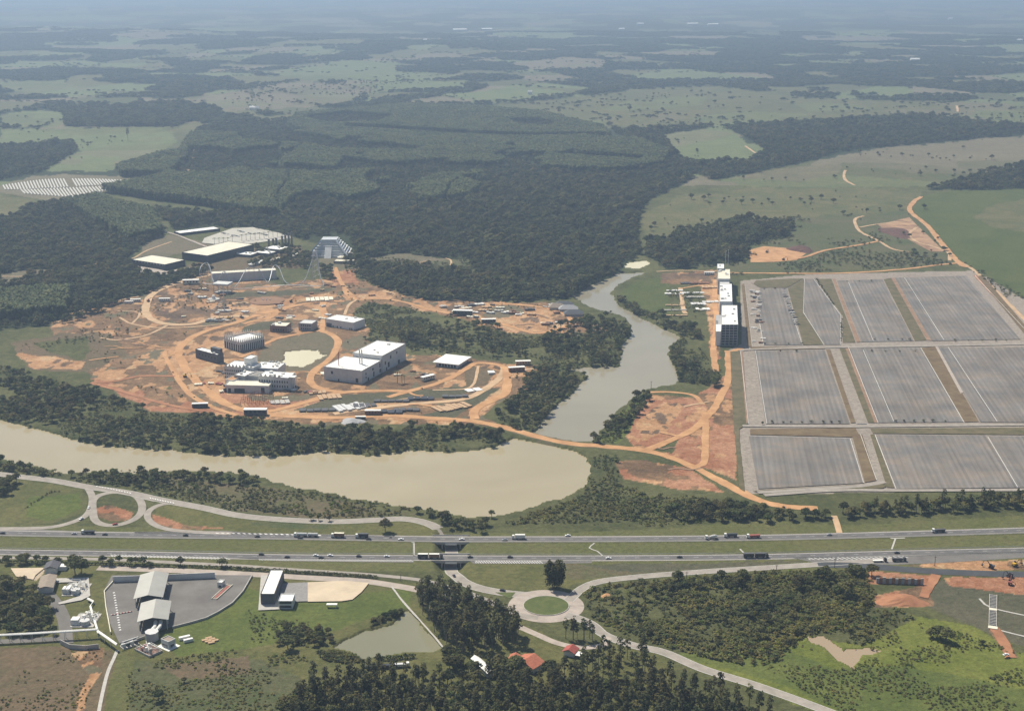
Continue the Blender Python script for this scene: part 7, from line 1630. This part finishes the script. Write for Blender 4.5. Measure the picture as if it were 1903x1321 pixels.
# weed mat by the pond, bamboo, hedges, palms, saplings
rs = np.random.default_rng(3); bl = []
bp = G(1031, 1092)
for i in range(120):
    a = rs.uniform(0, 6.28); q = rs.uniform(.3, 1); zt = rs.uniform(3, 20); bl.append((7.5*q*math.cos(a)*(.7+zt/40), 5*q*math.sin(a)*(.7+zt/40), zt, rs.uniform(1.2, 2.2)))
V, F = leaf_cloud(bl, 44, .6, rs, squash=1.6); t = thing('bamboo_clump', 'tall fan shaped bamboo clump above the green roundabout', 'bamboo', bp); obj('foliage', mesh_np('foliage', V, F, L_bamboo), t)
for i in range(26): b = bl[i]; o = MB().tube([(b[0]*.25, b[1]*.25, -.4), (b[0]*.6, b[1]*.6, b[2]*.6), (b[0], b[1], b[2])], [.14, .11, .06], 4).mesh('cane', mat('bamboo_cane', (.10, .12, .035), .8)); obj('cane', o, t)
def hedge(label, px, w_, h):
    ln = smooth([G(*p) for p in px], 1.1); bl = []
    for i, p in enumerate(ln): bl.append((p[0]+rs.uniform(-.4, .4), p[1]+rs.uniform(-w_/2, w_/2), h*.45+rs.uniform(-.3, .3), h*.5*rs.uniform(.8, 1.2)))
    c = np.array([ln[0][0], ln[0][1], 0.0]); V, F = leaf_cloud(bl, 26, .5, rs); t = thing('hedge', label, 'hedge', Vector(c)); obj('foliage', mesh_np('foliage', V-c, F, L_broad), t)
    st = MB()
    for p in ln[::6]: st.tube([(p[0]-c[0], p[1]-c[1], -.2), (p[0]-c[0], p[1]-c[1], h*.5)], .08, 3)
    o = obj('stems', st.mesh('stems', M_bark), t); o['kind'] = 'stuff'
hedge('long dark clipped hedge between the two service roads', [(430,1057.5),(541,1064),(640,1070),(698,1074)], 1.6, 3.0); hedge('dark hedge below the roadside tree row', [(-20,1044),(180,1049),(300,1053),(430,1056)], 1.4, 2.6); hedge('low reed bed at the western tip of the grey pond', [(590,1213),(620,1218),(650,1225),(676,1230)], 7, 2.2)
a = points([[(586,1213),(618,1207),(650,1214),(680,1229),(640,1233),(605,1227)], [(690,1166),(735,1147),(752,1137),(742,1133),(690,1154)]], 1.7, roads=False, seed=77); o_ = scatter_obj('reeds', a, sizes(len(a), .5, .95), C_shrub, 4)
hedge('row of bushes along the far shore path of the grey pond', [(700,1226),(735,1224),(770,1222)], 2.2, 3.4)
fr_ = MB()
for i in range(11):
    a = 2*math.pi*i/11; c, s = math.cos(a), math.sin(a); w2 = .35
    pts = [(0, 0, 9.0), (1.3*c, 1.3*s, 9.9), (2.6*c, 2.6*s, 9.6), (3.6*c, 3.6*s, 8.4)]; vs = []
    for k, p in enumerate(pts): ww = w2*(1-.2*k); vs += [(p[0]-s*ww, p[1]+c*ww, p[2]), (p[0]+s*ww, p[1]-c*ww, p[2])]
    fr_.add(vs, [(2*k, 2*k+1, 2*k+3, 2*k+2) for k in range(3)])
PALM = (fr_.mesh('crown', L_broad), MB().tube([(0, 0, -.5), (.15, 0, 4.5), (0, 0, 9.1)], [.3, .22, .2], 6).mesh('trunk', M_bark))
for i in range(15):
    u = 399+i*8.3+(9 if i > 4 else 0); p = G(u, 455.5-(i*.95 if i > 3 else i*.4)-(2 if i > 4 else 0)); single('palm_tree', 'palm in the row along the edge of the resort car park', 'palm', p, PALM, 1.25, 'palms along the resort car park')
for u, v, s, lab in [(739,712,1.5,'tallest of the three palms in front of the big grey hall'), (747,711,1.0,'middle short palm in front of the big grey hall'), (752,712,.9,'eastern short palm in front of the big grey hall')]: single('palm_tree', lab, 'palm', G(u, v), PALM, s)
SAP = shrub(9, 1.5, 3.2, L_broad, 30, .45)
for v, us in [(786,[1435,1455,1470,1490,1508,1530,1545,1560]), (784,[1664,1680,1698,1716,1734,1757]), (640,[1421,1441,1465,1490]), (632,[1625,1650,1676,1690]), (524,[1574,1597,1619]), (538,[1420,1440,1458]), (654,[1450,1480,1620,1645,1672,1700]), (634,[1775,1800,1825,1850,1870])]:
    for u in us: single('sapling', 'young tree planted on the island row at the end of a parking lot', 'sapling', G(u, v), SAP, rng.uniform(.8, 1.25), 'saplings at the ends of the parking lots')
for i in range(40):
    t_ = i/40; u = 1518+t_*44+rng.uniform(-1.5, 1.5); v = 520+t_*66
    if i > 28: u, v = 1564+rng.uniform(-1, 2), 590+(i-28)*4
    single('shrub', 'shrub in the hedge line beside the odd shaped parking lot', 'shrub', G(u, v), P_shrub[rng.integers(3)], rng.uniform(.7, 1.3), 'shrubs beside the odd shaped lot')
for i in range(16): single('shrub', 'shrub of the ragged line on the western lawn', 'shrub', G(48+i*4+rng.uniform(-2, 2), 945-32*math.sin(i/16*1.57)+rng.uniform(-1, 1)), P_shrub[rng.integers(3)], rng.uniform(.5, .9), 'ragged shrub line on the western lawn')
